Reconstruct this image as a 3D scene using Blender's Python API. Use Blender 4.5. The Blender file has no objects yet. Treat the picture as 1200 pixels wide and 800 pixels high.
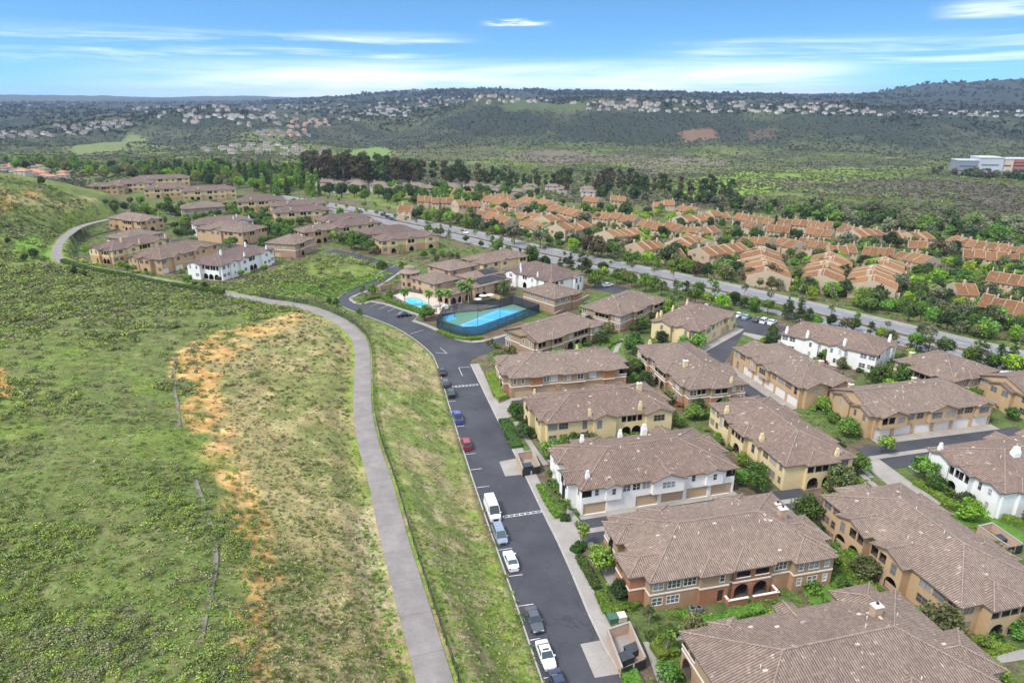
import bpy, math, random
import numpy as np
from mathutils import Vector, Matrix
from mathutils.geometry import tessellate_polygon

random.seed(7)
RNG = np.random.default_rng(11)
SC = bpy.context.scene
COL = SC.collection
R = math.radians

# ------------------------------------------------------------------ camera model
CAM_H, PITCH, FPX = 70.0, R(19.8), 800.0      # drone height, tilt, focal length for a 1200 px wide picture
CP, SP = math.cos(PITCH), math.sin(PITCH)

def ray(px, py):
    u = (px - 600) / FPX
    v = -(py - 400) / FPX
    return u, CP + v * SP, -SP + v * CP

def G(px, py, z=0.0):
    d = ray(px, py)
    t = (z - CAM_H) / d[2]
    return d[0] * t, d[1] * t

def project(x, y, z):
    z = z - CAM_H
    f = y * CP - z * SP
    up = y * SP + z * CP
    return 600 + FPX * x / f, 400 - FPX * up / f

# ------------------------------------------------------------------ numpy noise
def _hash(ix, iy, seed):
    h = (ix.astype(np.int64) * 374761393 + iy.astype(np.int64) * 668265263 + seed * 1442695041) & 0x7fffffff
    h = ((h ^ (h >> 13)) * 1274126177) & 0x7fffffff
    return ((h ^ (h >> 16)) & 0xffff) / 65535.0

def vnoise(x, y, seed=0):
    x = np.asarray(x, float); y = np.asarray(y, float)
    ix = np.floor(x); iy = np.floor(y)
    fx = x - ix; fy = y - iy
    fx = fx * fx * (3 - 2 * fx); fy = fy * fy * (3 - 2 * fy)
    a = _hash(ix, iy, seed); b = _hash(ix + 1, iy, seed)
    c = _hash(ix, iy + 1, seed); d = _hash(ix + 1, iy + 1, seed)
    return (a * (1 - fx) + b * fx) * (1 - fy) + (c * (1 - fx) + d * fx) * fy

def fbm(x, y, seed=0, octv=4):
    s = 0; a = 0.5; t = 0
    for i in range(octv):
        s = s + a * vnoise(x * 2 ** i, y * 2 ** i, seed + i * 17); t += a; a *= 0.5
    return s / t

def sstep(a, b, x):
    t = np.clip((x - a) / (b - a), 0, 1)
    return t * t * (3 - 2 * t)

def in_poly(x, y, poly):
    x = np.asarray(x); y = np.asarray(y)
    r = np.zeros(x.shape, bool)
    n = len(poly)
    for i in range(n):
        x0, y0 = poly[i]; x1, y1 = poly[(i + 1) % n]
        c = ((y0 > y) != (y1 > y)) & (x < (x1 - x0) * (y - y0) / (y1 - y0 + 1e-12) + x0)
        r ^= c
    return r

def seg_dist(x, y, pts, closed=False):
    x = np.asarray(x, float); y = np.asarray(y, float)
    best = np.full(x.shape, 1e9); bt = np.zeros(x.shape)
    n = len(pts)
    for i in range(n if closed else n - 1):
        x0, y0 = pts[i][:2]; x1, y1 = pts[(i + 1) % n][:2]
        dx, dy = x1 - x0, y1 - y0
        t = np.clip(((x - x0) * dx + (y - y0) * dy) / (dx * dx + dy * dy + 1e-9), 0, 1)
        d = np.hypot(x - x0 - t * dx, y - y0 - t * dy)
        m = d < best
        best = np.where(m, d, best); bt = np.where(m, i + t, bt)
    return best, bt

# ------------------------------------------------------------------ terrain
CTRL = []
def cz(px, py, z):                    # a height known for a pixel
    x, y = G(px, py, z); CTRL.append((x, y, z))
def cy(px, py, Y):                    # a forward distance known for a pixel
    d = ray(px, py); t = Y / d[1]; CTRL.append((d[0] * t, Y, CAM_H + d[2] * t))
def cw(x, y, z):
    CTRL.append((x, y, z))

PATH_PX = [(560, 1000, 10), (530, 870, 9.5), (510, 800, 9), (463, 635, 8), (445, 560, 7.6), (431, 520, 7.2), (424, 480, 6.6), (425, 440, 6.2),
           (425, 405, 5.6), (414, 387, 5.2), (390, 371, 4.8), (356, 358.5, 4.5), (310, 352.5, 4.2), (250, 341, 4), (200, 331.5, 4),
           (150, 322, 4), (105, 314.5, 4), (78, 309, 4.2), (66, 302, 4.5), (66, 292, 4.7), (74, 279, 5), (90, 267, 5.5), (108, 261, 6), (128, 257, 6)]
PATH = [G(a, b, z) + (z,) for a, b, z in PATH_PX]
for x, y, z in PATH: cw(x, y, z)
# left hill
for a in [(352, 371, 6.6), (300, 380, 8), (255, 395, 9.5), (212, 425, 12), (225, 480, 13), (240, 540, 14.5), (270, 600, 15), (290, 680, 17), (300, 800, 18), (320, 950, 19),
          (390, 600, 10.2), (400, 700, 11.5), (430, 800, 12), (380, 480, 9), (360, 420, 8.2), (150, 1000, 22), (0, 800, 20), (0, 700, 20), (100, 650, 19), (0, 600, 19.5), (0, 500, 18.5),
          (0, 430, 17), (0, 370, 13), (100, 430, 15.5), (150, 500, 16.5), (100, 370, 12), (200, 370, 9), (250, 360, 6.5), (150, 340, 6.5), (60, 335, 8.5), (0, 330, 9.5), (0, 305, 8),
          (20, 285, 9), (0, 262, 15), (40, 258, 12), (45, 238, 18), (0, 235, 22), (0, 209, 29), (60, 214, 24), (110, 229, 13.5), (140, 244, 6.5), (85, 250, 9), (-200, 500, 22), (-250, 300, 20), (-250, 210, 34),
          (300, 335, 3.0), (380, 318, 3.4), (420, 318, 2.0), (350, 330, 3.6), (330, 345, 3.6),
          (470, 700, 8.4), (470, 560, 6.6), (470, 470, 5)]: cz(*a)
# flat estate
for a in [(650, 800), (560, 560), (515, 430), (440, 372), (480, 340), (600, 450), (700, 500), (800, 600), (1000, 700), (1200, 800), (900, 480), (1100, 450), (1200, 420), (1000, 370),
          (800, 330), (650, 295), (520, 265), (430, 245), (300, 260), (230, 280), (160, 290), (200, 240), (140, 226), (300, 240), (380, 240), (1350, 470), (400, 270), (330, 300)]: cz(a[0], a[1], 0)
# condos sloping to the valley
for a in [(500, 243, -2), (650, 280, -2), (800, 318, -2), (950, 345, -2), (1100, 382, -2), (1250, 415, -2), (600, 248, -6), (750, 275, -6), (900, 300, -7), (1050, 320, -7), (1200, 350, -6),
          (560, 232, -9), (700, 243, -11), (850, 262, -12), (1000, 278, -12), (1150, 295, -12), (1300, 330, -10), (480, 225, -6), (420, 222, -5), (330, 215, -4), (200, 200, -6), (60, 200, -3)]: cz(*a)
# valley and mesa
for px in (-150, 100, 300):
    for py, Y in ((192, 780), (182, 1000), (170, 1350)): cy(px, py, Y)
for px in (500, 700, 900, 1100, 1350):
    for py, Y in ((212, 800), (198, 1010), (185, 1300)): cy(px, py, Y)
for a in [(-150, 155, 1900), (0, 158, 1800), (0, 140, 2400), (0, 127, 3600), (0, 120, 6500), (0, 117.5, 11000), (100, 150, 1900), (150, 135, 2700), (150, 125, 4200), (150, 119, 8000),
          (240, 170, 1500), (240, 139, 1850), (240, 137, 2300), (300, 130, 3300), (300, 121, 6000), (300, 117, 12000), (170, 168, 1500), (320, 160, 1600), (380, 150, 1900), (340, 140, 2400),
          (400, 160, 1700), (410, 130, 2900), (450, 120, 3400), (450, 112, 4600), (480, 135, 2400), (500, 108, 5200), (480, 160, 1750),
          (560, 160, 1650), (565, 127, 1980), (565, 124, 2700), (520, 142, 1850), (620, 142, 1850), (560, 107, 4800), (640, 122, 2900), (700, 131, 2050), (690, 158, 1650), (760, 130, 2080), (660, 147, 1850),
          (850, 160, 1600), (850, 133, 2050), (850, 127, 2500), (800, 113, 3600), (700, 112, 4200), (900, 115, 3800), (1000, 163, 1550), (1000, 136, 1950), (1000, 131, 2350), (1000, 123, 3200),
          (1150, 168, 1500), (1150, 137, 1900), (1150, 132, 2300), (1350, 138, 1900), (1200, 128, 2700), (1070, 128, 2700), (1080, 108.5, 3900), (1120, 110, 3900), (1180, 108, 3900), (1230, 104, 3900), (1000, 119, 4200), (1300, 108, 3800),
          (640, 110, 8000), (900, 112, 9000), (1100, 111, 9000), (400, 114, 9000)]: cy(*a)
for az in (-50, -38, 38, 50):
    cw(math.sin(R(az)) * 15500, math.cos(R(az)) * 15500, 60)
cw(0, 15800, 40); cw(-9000, 1500, 40); cw(9000, 1500, 60); cw(-60, 20, 22); cw(20, 20, 5); cw(60, 30, 0); cw(200, 60, 0); cw(-200, 60, 26)

C = np.array(CTRL)
def _feat(x, y):
    az = np.arctan2(x, np.maximum(y, 1e-3)); lr = np.log(np.maximum(np.hypot(x, y), 5.0))
    return np.stack([az * 2.2, lr], -1)
CF = _feat(C[:, 0], C[:, 1])
CFu, ui = np.unique(np.round(CF, 3), axis=0, return_index=True)
CF = CF[ui]; CZ = C[ui, 2]
def _k(d2): return np.sqrt(d2 + 0.0025)
D2 = ((CF[:, None] - CF[None]) ** 2).sum(-1)
n_ = len(CF)
A_ = np.zeros((n_ + 3, n_ + 3)); A_[:n_, :n_] = _k(D2) - 0.02 * np.eye(n_)
A_[:n_, n_] = 1; A_[:n_, n_ + 1:] = CF; A_[n_, :n_] = 1; A_[n_ + 1:, :n_] = CF.T
W_ = np.linalg.solve(A_, np.concatenate([CZ, [0, 0, 0]]))
def rbf(x, y):
    F = _feat(x, y).reshape(-1, 2); out = np.empty(len(F))
    for i in range(0, len(F), 20000):
        f = F[i:i + 20000]
        d2 = ((f[:, None] - CF[None]) ** 2).sum(-1)
        out[i:i + 20000] = _k(d2) @ W_[:n_] + W_[n_] + f @ W_[n_ + 1:]
    return out.reshape(np.shape(x))

FLAT = [G(*p) for p in [(668, 900), (636, 800), (600, 697), (565, 600), (528, 487), (510, 421), (494, 404), (466, 385), (431, 372), (398, 363), (384, 352), (400, 341), (440, 324), (458, 314),
                        (392, 295), (350, 306), (330, 315), (262, 338), (215, 333), (150, 322), (100, 309), (84, 300), (88, 282), (118, 265), (140, 255), (150, 240), (105, 222), (95, 211), (250, 206), (400, 231),
                        (470, 246), (560, 266), (662, 291), (800, 321), (900, 340), (1050, 373), (1200, 408), (1420, 462), (1500, 900)]]
RAD = [20.0]
while RAD[-1] < 16500: RAD.append(RAD[-1] + max(0.55, RAD[-1] * 0.0062))
RAD = np.array(RAD); AZ = np.radians(np.arange(-56, 56.01, 0.2))
RR, AA = np.meshgrid(RAD, AZ, indexing='ij')
GX = RR * np.sin(AA); GY = RR * np.cos(AA)
GZ = rbf(GX, GY)
ins = in_poly(GX, GY, FLAT)
fd, _ = seg_dist(GX, GY, FLAT, True)
fd = np.where(ins, 0, fd)
GZ = GZ * sstep(0.0, 9.0, fd)
relief = sstep(4, 40, fd)
far = sstep(550, 1200, RR)
GZ += relief * (1 - far) * ((fbm(GX / 7, GY / 7, 3) - 0.5) * 0.9 + (fbm(GX / 30, GY / 30, 5) - 0.5) * 1.6)
rg = 1 - np.abs(2 * fbm(GX / 300, GY / 520, 9, 5) - 1)
GZ += far * relief * ((rg - 0.72) * 62 * sstep(1200, 2000, RR) * (1 - 0.4 * sstep(5000, 9000, RR)) + (fbm(GX / 60, GY / 60, 21) - 0.5) * 7)
for px_, Y_, am, sx_, sy_ in ((565, 1930, 42, 100, 150), (615, 1900, 22, 60, 120), (690, 2030, 26, 80, 130), (755, 1980, 32, 90, 150), (830, 2020, 30, 110, 130), (905, 1960, 24, 90, 110), (985, 1930, 20, 90, 100), (250, 1850, 26, 160, 130), (1075, 3900, 34, 380, 320), (1190, 3900, 40, 420, 320), (1290, 3900, 40, 420, 320), (130, 8500, 60, 900, 500), (290, 9000, 48, 700, 500), (10, 8000, 55, 700, 500), (210, 7000, 25, 500, 400)):
    xc = (px_ - 600) / 800 * Y_ / .98
    k_ = 1.45 if Y_ < 2500 else 1.0
    GZ += (.62 * am if Y_ < 2500 else am) * np.exp(-((GX - xc) / (sx_ * k_)) ** 2 - ((GY - Y_) / (sy_ * k_)) ** 2)
# the service path is benched into the hill
pd, pt = seg_dist(GX, GY, PATH)
pz = np.interp(pt, np.arange(len(PATH)), [p[2] for p in PATH])
wgt = 1 - sstep(3.0, 8.0, pd)
GZ = np.where(ins, GZ, GZ * (1 - wgt) + (pz - 0.03) * wgt)

def hz(x, y):
    x = np.asarray(x, float); y = np.asarray(y, float)
    r = np.clip(np.hypot(x, y), RAD[0], RAD[-1] - 1); a = np.clip(np.arctan2(x, y), AZ[0], AZ[-1] - 1e-6)
    i = np.clip(np.searchsorted(RAD, r) - 1, 0, len(RAD) - 2)
    fi = (r - RAD[i]) / (RAD[i + 1] - RAD[i])
    j = (a - AZ[0]) / (AZ[1] - AZ[0]); jj = np.clip(np.floor(j).astype(int), 0, len(AZ) - 2); fj = j - jj
    return (GZ[i, jj] * (1 - fj) + GZ[i, jj + 1] * fj) * (1 - fi) + (GZ[i + 1, jj] * (1 - fj) + GZ[i + 1, jj + 1] * fj) * fi
def hz1(x, y): return float(hz(np.array([x]), np.array([y]))[0])

def hit(px, py, far_max=15000.):
    """where the line of sight of a photo pixel first meets the terrain"""
    d = ray(px, py)
    t = np.concatenate([np.arange(60, 900, 1.0), np.geomspace(900, far_max, 2500)])
    x = d[0] * t; y = d[1] * t; z = CAM_H + d[2] * t
    below = np.nonzero(z < hz(x, y))[0]
    if len(below) == 0: return None
    k = below[0]
    return float(x[k]), float(y[k]), float(z[k])
def hitxy(px, py):
    h = hit(px, py)
    return (h[0], h[1])

# ------------------------------------------------------------------ object helpers
def link(o): COL.objects.link(o); return o

def tag(o, label=None, cat=None, group=None, kind=None):
    if label: o['label'] = label
    if cat: o['category'] = cat
    if group: o['group'] = group
    if kind: o['kind'] = kind
    return o

def empty(name, loc=(0, 0, 0), rz=0.0):
    o = bpy.data.objects.new(name, None); o.empty_display_size = 0.5
    o.location = loc; o.rotation_euler = (0, 0, rz)
    return link(o)

def obj(name, me, parent=None, loc=None, rz=None, scale=None):
    o = bpy.data.objects.new(name, me)
    if loc is not None: o.location = loc
    if rz is not None: o.rotation_euler = (0, 0, rz)
    if scale is not None: o.scale = scale if hasattr(scale, '__len__') else (scale,) * 3
    if parent: o.parent = parent
    return link(o)

KIDS = {}
def kids(o):
    return [c for c in o.children]
def copy_tree(o, parent=None, loc=None, rz=None, scale=None, label=None):
    c = o.copy(); COL.objects.link(c)
    if parent: c.parent = parent
    if loc is not None: c.location = loc
    if rz is not None: c.rotation_euler = (0, 0, rz)
    if scale is not None: c.scale = scale if hasattr(scale, '__len__') else (scale,) * 3
    if label: c['label'] = label
    for ch in o.children: copy_tree(ch, c)
    return c

class MB:
    """collects faces and links them as one mesh"""
    def __init__(s): s.v = []; s.f = []; s.m = []; s.uv = []
    def face(s, pts, m=0, uv=None):
        i = len(s.v); s.v.extend([tuple(p) for p in pts]); s.f.append(tuple(range(i, i + len(pts)))); s.m.append(m)
        s.uv.append(uv)
    def box(s, x0, x1, y0, y1, z0, z1, m=0, bottom=True, top=True):
        p = [(x0, y0), (x1, y0), (x1, y1), (x0, y1)]
        for i in range(4):
            a, b = p[i], p[(i + 1) % 4]
            s.face([(a[0], a[1], z0), (b[0], b[1], z0), (b[0], b[1], z1), (a[0], a[1], z1)], m)
        if top: s.face([(q[0], q[1], z1) for q in p], m)
        if bottom: s.face([(q[0], q[1], z0) for q in reversed(p)], m)
    def prism(s, pts, z0, z1, m=0, ms=None):
        """a horizontal polygon with thickness"""
        ms = m if ms is None else ms
        ar = sum(pts[i][0] * pts[(i + 1) % len(pts)][1] - pts[(i + 1) % len(pts)][0] * pts[i][1] for i in range(len(pts)))
        if ar < 0: pts = pts[::-1]
        for i in range(len(pts)):
            a, b = pts[i], pts[(i + 1) % len(pts)]
            s.face([(a[0], a[1], z0), (b[0], b[1], z0), (b[0], b[1], z1), (a[0], a[1], z1)], ms)
        s.sheet(pts, z1, m)
    def sheet(s, pts, z, m=0):
        ar = sum(pts[i][0] * pts[(i + 1) % len(pts)][1] - pts[(i + 1) % len(pts)][0] * pts[i][1] for i in range(len(pts)))
        if ar < 0: pts = pts[::-1]
        for t in tessellate_polygon([[Vector((p[0], p[1], 0)) for p in pts]]):
            q = [pts[k] for k in t]
            a2 = (q[1][0] - q[0][0]) * (q[2][1] - q[0][1]) - (q[2][0] - q[0][0]) * (q[1][1] - q[0][1])
            if a2 < 0: q = q[::-1]
            s.face([(p[0], p[1], z if not callable(z) else z(p[0], p[1])) for p in q], m)
    def tube(s, a, b, r0, r1=None, n=6, m=0, cap=True):
        r1 = r0 if r1 is None else r1
        a = Vector(a); b = Vector(b); d = (b - a).normalized()
        u = d.orthogonal().normalized(); w = d.cross(u)
        A = [a + (u * math.cos(2 * math.pi * k / n) + w * math.sin(2 * math.pi * k / n)) * r0 for k in range(n)]
        B = [b + (u * math.cos(2 * math.pi * k / n) + w * math.sin(2 * math.pi * k / n)) * r1 for k in range(n)]
        for k in range(n):
            s.face([A[k], A[(k + 1) % n], B[(k + 1) % n], B[k]], m)
        if cap: s.face(B, m); s.face(A[::-1], m)
    def mesh(s, name, mats, smooth=False, weld=False):
        me = bpy.data.meshes.new(name)
        me.from_pydata(s.v, [], s.f)
        for m in mats: me.materials.append(m)
        if any(s.m): me.polygons.foreach_set('material_index', s.m)
        if any(u is not None for u in s.uv):
            l = me.uv_layers.new(name='UVMap'); flat = []
            for f, u in zip(s.f, s.uv):
                flat.extend(c for p in (u if u is not None else [(0, 0)] * len(f)) for c in p)
            l.data.foreach_set('uv', flat)
        if weld:
            import bmesh
            bm = bmesh.new(); bm.from_mesh(me); bmesh.ops.remove_doubles(bm, verts=bm.verts, dist=0.001); bm.to_mesh(me); bm.free()
        if smooth: me.polygons.foreach_set('use_smooth', [True] * len(me.polygons))
        me.update()
        return me
    def build(s, name, mats, parent=None, **k):
        return obj(name, s.mesh(name, mats, k.pop('smooth', False), k.pop('weld', False)), parent, **k)

def np_mesh(name, verts, quads, mats, col=None, smooth=False, midx=None):
    """a big quad mesh straight from arrays"""
    me = bpy.data.meshes.new(name)
    nv, nf = len(verts), len(quads)
    me.vertices.add(nv); me.vertices.foreach_set('co', np.ascontiguousarray(verts, np.float32).ravel())
    me.loops.add(nf * 4); me.loops.foreach_set('vertex_index', np.ascontiguousarray(quads, np.int32).ravel())
    me.polygons.add(nf); me.polygons.foreach_set('loop_start', np.arange(0, nf * 4, 4, dtype=np.int32))
    try: me.polygons.foreach_set('loop_total', np.full(nf, 4, np.int32))
    except Exception: pass
    for m in mats: me.materials.append(m)
    if col is not None:
        a = me.color_attributes.new('tone', 'FLOAT_COLOR', 'POINT')
        c4 = np.ones((nv, 4), np.float32); c4[:, :3] = col
        a.data.foreach_set('color', c4.ravel())
    if smooth: me.polygons.foreach_set('use_smooth', np.ones(nf, bool))
    if midx is not None: me.polygons.foreach_set('material_index', np.asarray(midx, np.int32))
    me.update(calc_edges=True); me.validate()
    return me

# ------------------------------------------------------------------ materials
MATS = {}
class NT:
    def __init__(s, name):
        s.m = bpy.data.materials.new(name); s.m.use_nodes = True
        s.t = s.m.node_tree; s.b = s.t.nodes['Principled BSDF']
        s.out = s.t.nodes['Material Output']
    def n(s, typ, **kw):
        x = s.t.nodes.new(typ)
        for k, v in kw.items():
            if k.startswith('i_'):
                key = k[2:]; key = int(key) if key.isdigit() else key
                x.inputs[key].default_value = v
            else: setattr(x, k, v)
        return x
    def l(s, a, b): s.t.links.new(a, b)
    def math(s, op, a, b=None, c=None):
        x = s.n('ShaderNodeMath', operation=op)
        for i, q in enumerate((a, b, c)):
            if q is None: continue
            if hasattr(q, 'is_linked') or hasattr(q, 'links'): s.l(q, x.inputs[i])
            else: x.inputs[i].default_value = q
        return x.outputs[0]
    def mix(s, fac, a, b, mode='MIX'):
        x = s.n('ShaderNodeMix', data_type='RGBA', blend_type=mode)
        for i, q in ((0, fac), (6, a), (7, b)):
            if hasattr(q, 'links'): s.l(q, x.inputs[i])
            else: x.inputs[i].default_value = q if i == 0 else (tuple(q) + (1,) if len(q) == 3 else q)
        return x.outputs[2]
    def noise(s, vec, scale, detail=3, rough=0.55):
        x = s.n('ShaderNodeTexNoise'); x.inputs['Scale'].default_value = scale
        x.inputs['Detail'].default_value = detail; x.inputs['Roughness'].default_value = rough
        if vec is not None: s.l(vec, x.inputs['Vector'])
        return x.outputs[0]
    def rng(s, v, a, b, c=0.0, d=1.0):
        x = s.n('ShaderNodeMapRange'); s.l(v, x.inputs[0])
        for i, q in enumerate((a, b, c, d)): x.inputs[i + 1].default_value = q
        return x.outputs[0]
    def bump(s, h, dist, strength=1.0):
        x = s.n('ShaderNodeBump'); x.inputs['Distance'].default_value = dist; x.inputs['Strength'].default_value = strength
        s.l(h, x.inputs['Height']); s.l(x.outputs[0], s.b.inputs['Normal'])
    def pos(s): return s.n('ShaderNodeNewGeometry').outputs['Position']
    def rnd(s): return s.n('ShaderNodeObjectInfo').outputs['Random']
    def done(s, rough=0.8, spec=0.3):
        s.b.inputs['Roughness'].default_value = rough
        s.b.inputs['Specular IOR Level'].default_value = spec
        return s.m

def hsv_scale(c, k): return tuple(min(1, q * k) for q in c)

def mat(name, base, rough=0.8, spec=0.3, var=0.15, scale=1.0, fine=0.1, fscale=9.0, bump=0.0, tint=None, metallic=0.0):
    """a plain surface with a broad mottling, a fine grain and optional roughness"""
    if name in MATS: return MATS[name]
    k = NT(name); p = k.pos()
    a = k.rng(k.noise(p, scale, 4), 0.3, 0.7, 1 - var, 1 + var)
    b = k.rng(k.noise(p, fscale, 2), 0.3, 0.7, 1 - fine, 1 + fine)
    f = k.math('MULTIPLY', a, b)
    c = k.mix(1.0, base, f, 'MULTIPLY')
    if tint:
        c = k.mix(k.rng(k.noise(p, scale * 0.6, 3), 0.45, 0.7), c, tint)
    k.l(c, k.b.inputs['Base Color'])
    k.b.inputs['Metallic'].default_value = metallic
    if bump: k.bump(k.noise(p, fscale, 3), bump)
    MATS[name] = k.done(rough, spec); return MATS[name]

def tile_mat(name, light, dark, blotch, pitch=0.34, patch=0.65, wide=1.7, bd=0.10, rv=0.14):
    k = NT(name)
    uv = k.n('ShaderNodeUVMap'); uv.uv_map = 'UVMap'
    sx = k.n('ShaderNodeSeparateXYZ'); k.l(uv.outputs[0], sx.inputs[0])
    u = k.math('DIVIDE', sx.outputs[0], pitch); v = k.math('DIVIDE', sx.outputs[1], 0.42)
    fu = k.math('FLOOR', u); fv = k.math('FLOOR', v)
    cell = k.n('ShaderNodeCombineXYZ'); k.l(fu, cell.inputs[0]); k.l(fv, cell.inputs[1])
    rnd = k.rnd(); k.l(k.math('MULTIPLY', rnd, 91.7), cell.inputs[2])
    wn = k.n('ShaderNodeTexWhiteNoise', noise_dimensions='3D'); k.l(cell.outputs[0], wn.inputs['Vector'])
    p = k.pos()
    big = k.rng(k.noise(p, 0.16, 3), 0.3, 0.7, -0.16, 0.16)
    t = k.math('ADD', k.rng(wn.outputs['Value'], 0, 1, 0.3, 0.8), big)
    t = k.math('ADD', t, k.rng(rnd, 0, 1, -rv, rv))
    tc = k.n('ShaderNodeClamp'); k.l(t, tc.inputs[0])
    col = k.mix(tc.outputs[0], dark, light)
    # pale mortar and efflorescence patches, broken up tile by tile
    pn = k.noise(p, 0.55 * wide, 2, 0.5)
    pm = k.math('MULTIPLY', k.rng(pn, patch, patch + 0.05), k.rng(wn.outputs['Color'], 0.25, 0.6))
    pc = k.n('ShaderNodeClamp'); k.l(pm, pc.inputs[0])
    col = k.mix(pc.outputs[0], col, blotch)
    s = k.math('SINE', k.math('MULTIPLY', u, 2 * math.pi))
    # shade between the tile barrels painted into the channels, with a little dirt
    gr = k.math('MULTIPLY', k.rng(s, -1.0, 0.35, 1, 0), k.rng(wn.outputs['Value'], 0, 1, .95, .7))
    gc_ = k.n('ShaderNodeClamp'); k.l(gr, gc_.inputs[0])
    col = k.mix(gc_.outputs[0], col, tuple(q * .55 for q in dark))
    k.l(col, k.b.inputs['Base Color'])
    saw = k.math('SUBTRACT', 1.0, k.math('FRACT', v))
    h = k.math('ADD', k.math('MULTIPLY', s, 0.5), k.math('MULTIPLY', saw, 0.45))
    k.bump(h, bd)
    return k.done(0.85, 0.2)

def leaf_mat(name, base, var=0.35, trans=0.15):
    k = NT(name)
    at = k.n('ShaderNodeAttribute', attribute_name='tone')
    c = k.mix(1.0, base, at.outputs['Color'], 'MULTIPLY')
    rnd = k.rng(k.rnd(), 0, 1, 1 - var, 1 + var)
    c = k.mix(1.0, c, rnd, 'MULTIPLY')
    hs = k.n('ShaderNodeHueSaturation'); k.l(c, hs.inputs['Color'])
    k.l(k.rng(k.math('FRACT', k.math('MULTIPLY', k.rnd(), 7.31)), 0, 1, 0.475, 0.525), hs.inputs['Hue'])
    k.l(hs.outputs[0], k.b.inputs['Base Color'])
    m = k.done(0.75, 0.25)
    if trans:
        tr = k.n('ShaderNodeBsdfTranslucent'); k.l(hs.outputs[0], tr.inputs[0])
        mx = k.n('ShaderNodeMixShader'); mx.inputs[0].default_value = trans
        k.l(k.b.outputs[0], mx.inputs[1]); k.l(tr.outputs[0], mx.inputs[2]); k.l(mx.outputs[0], k.out.inputs[0])
    return m

def ground_mat():
    k = NT('ground_cover'); p = k.pos()
    at = k.n('ShaderNodeAttribute', attribute_name='tone')
    a = k.rng(k.noise(p, 0.35, 5, 0.65), 0.25, 0.75, 0.55, 1.45)
    b = k.rng(k.noise(p, 2.6, 4, 0.6), 0.3, 0.7, 0.72, 1.28)
    c = k.mix(1.0, at.outputs['Color'], k.math('MULTIPLY', a, b), 'MULTIPLY')
    hs = k.n('ShaderNodeHueSaturation'); k.l(c, hs.inputs['Color'])
    k.l(k.rng(k.noise(p, 0.9, 3), 0.3, 0.7, 0.475, 0.525), hs.inputs['Hue'])
    k.l(hs.outputs[0], k.b.inputs['Base Color'])
    k.bump(k.noise(p, 1.7, 5, 0.7), 0.35)
    return k.done(0.95, 0.1)

def asphalt_mat():
    k = NT('asphalt'); p = k.pos()
    a = k.rng(k.noise(p, 0.13, 4), 0.3, 0.7, 0.8, 1.22); b = k.rng(k.noise(p, 6, 2), 0.3, 0.7, 0.9, 1.1)
    c = k.mix(1.0, (0.062, 0.063, 0.074), k.math('MULTIPLY', a, b), 'MULTIPLY')
    # hairline cracks and tar lines
    wv = k.n('ShaderNodeVectorMath', operation='ADD'); k.l(p, wv.inputs[0])
    nz = k.n('ShaderNodeTexNoise'); nz.inputs['Scale'].default_value = 0.6; k.l(p, nz.inputs['Vector'])
    vm = k.n('ShaderNodeVectorMath', operation='SCALE'); k.l(nz.outputs['Color'], vm.inputs[0]); vm.inputs['Scale'].default_value = 2.5
    k.l(vm.outputs[0], wv.inputs[1])
    vo = k.n('ShaderNodeTexVoronoi', feature='DISTANCE_TO_EDGE'); vo.inputs['Scale'].default_value = 0.16; k.l(wv.outputs[0], vo.inputs['Vector'])
    crack = k.math('MULTIPLY', k.rng(vo.outputs['Distance'], 0.0, 0.016, 1, 0), k.rng(k.noise(p, 0.11, 2), 0.42, 0.52))
    cc = k.n('ShaderNodeClamp'); k.l(crack, cc.inputs[0])
    c = k.mix(k.math('MULTIPLY', cc.outputs[0], 0.7), c, (0.028, 0.028, 0.034))
    st = k.n('ShaderNodeClamp'); k.l(k.rng(k.noise(p, 0.5, 3), 0.66, 0.72), st.inputs[0])
    c = k.mix(k.math('MULTIPLY', st.outputs[0], 0.35), c, (0.12, 0.115, 0.12))
    k.l(c, k.b.inputs['Base Color']); k.bump(k.noise(p, 25, 2), 0.01)
    return k.done(0.85, 0.25)

def old_asphalt_mat():
    k = NT('worn_asphalt'); p = k.pos()
    a = k.rng(k.noise(p, 0.3, 5, 0.7), 0.3, 0.7, 0.78, 1.2); b = k.rng(k.noise(p, 5, 2), 0.3, 0.7, 0.9, 1.1)
    c = k.mix(1.0, (0.25, 0.225, 0.214), k.math('MULTIPLY', a, b), 'MULTIPLY')
    uv = k.n('ShaderNodeUVMap'); uv.uv_map = 'UVMap'
    sx = k.n('ShaderNodeSeparateXYZ'); k.l(uv.outputs[0], sx.inputs[0])
    # worn wheel tracks with darker tar streaks between them, cross cracks every few metres
    w = k.math('ABSOLUTE', k.math('SINE', k.math('MULTIPLY', sx.outputs[0], 2 * math.pi)))
    tr = k.math('MULTIPLY', k.rng(w, 0.2, 0.9), k.rng(k.noise(p, 0.8, 3), 0.35, 0.65))
    c = k.mix(k.math('MULTIPLY', tr, 0.35), c, (0.22, 0.20, 0.195))
    ck = k.rng(k.math('ABSOLUTE', k.math('SUBTRACT', k.math('FRACT', k.math('ADD', k.math('DIVIDE', sx.outputs[1], 7.0), k.math('MULTIPLY', k.noise(p, 0.4, 2), 0.1))), 0.5)), 0.0, 0.012, 1, 0)
    cl = k.n('ShaderNodeClamp'); k.l(ck, cl.inputs[0])
    c = k.mix(k.math('MULTIPLY', cl.outputs[0], 0.6), c, (0.09, 0.085, 0.085))
    k.l(c, k.b.inputs['Base Color']); k.bump(k.noise(p, 18, 2), 0.01)
    return k.done(0.9, 0.2)

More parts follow.
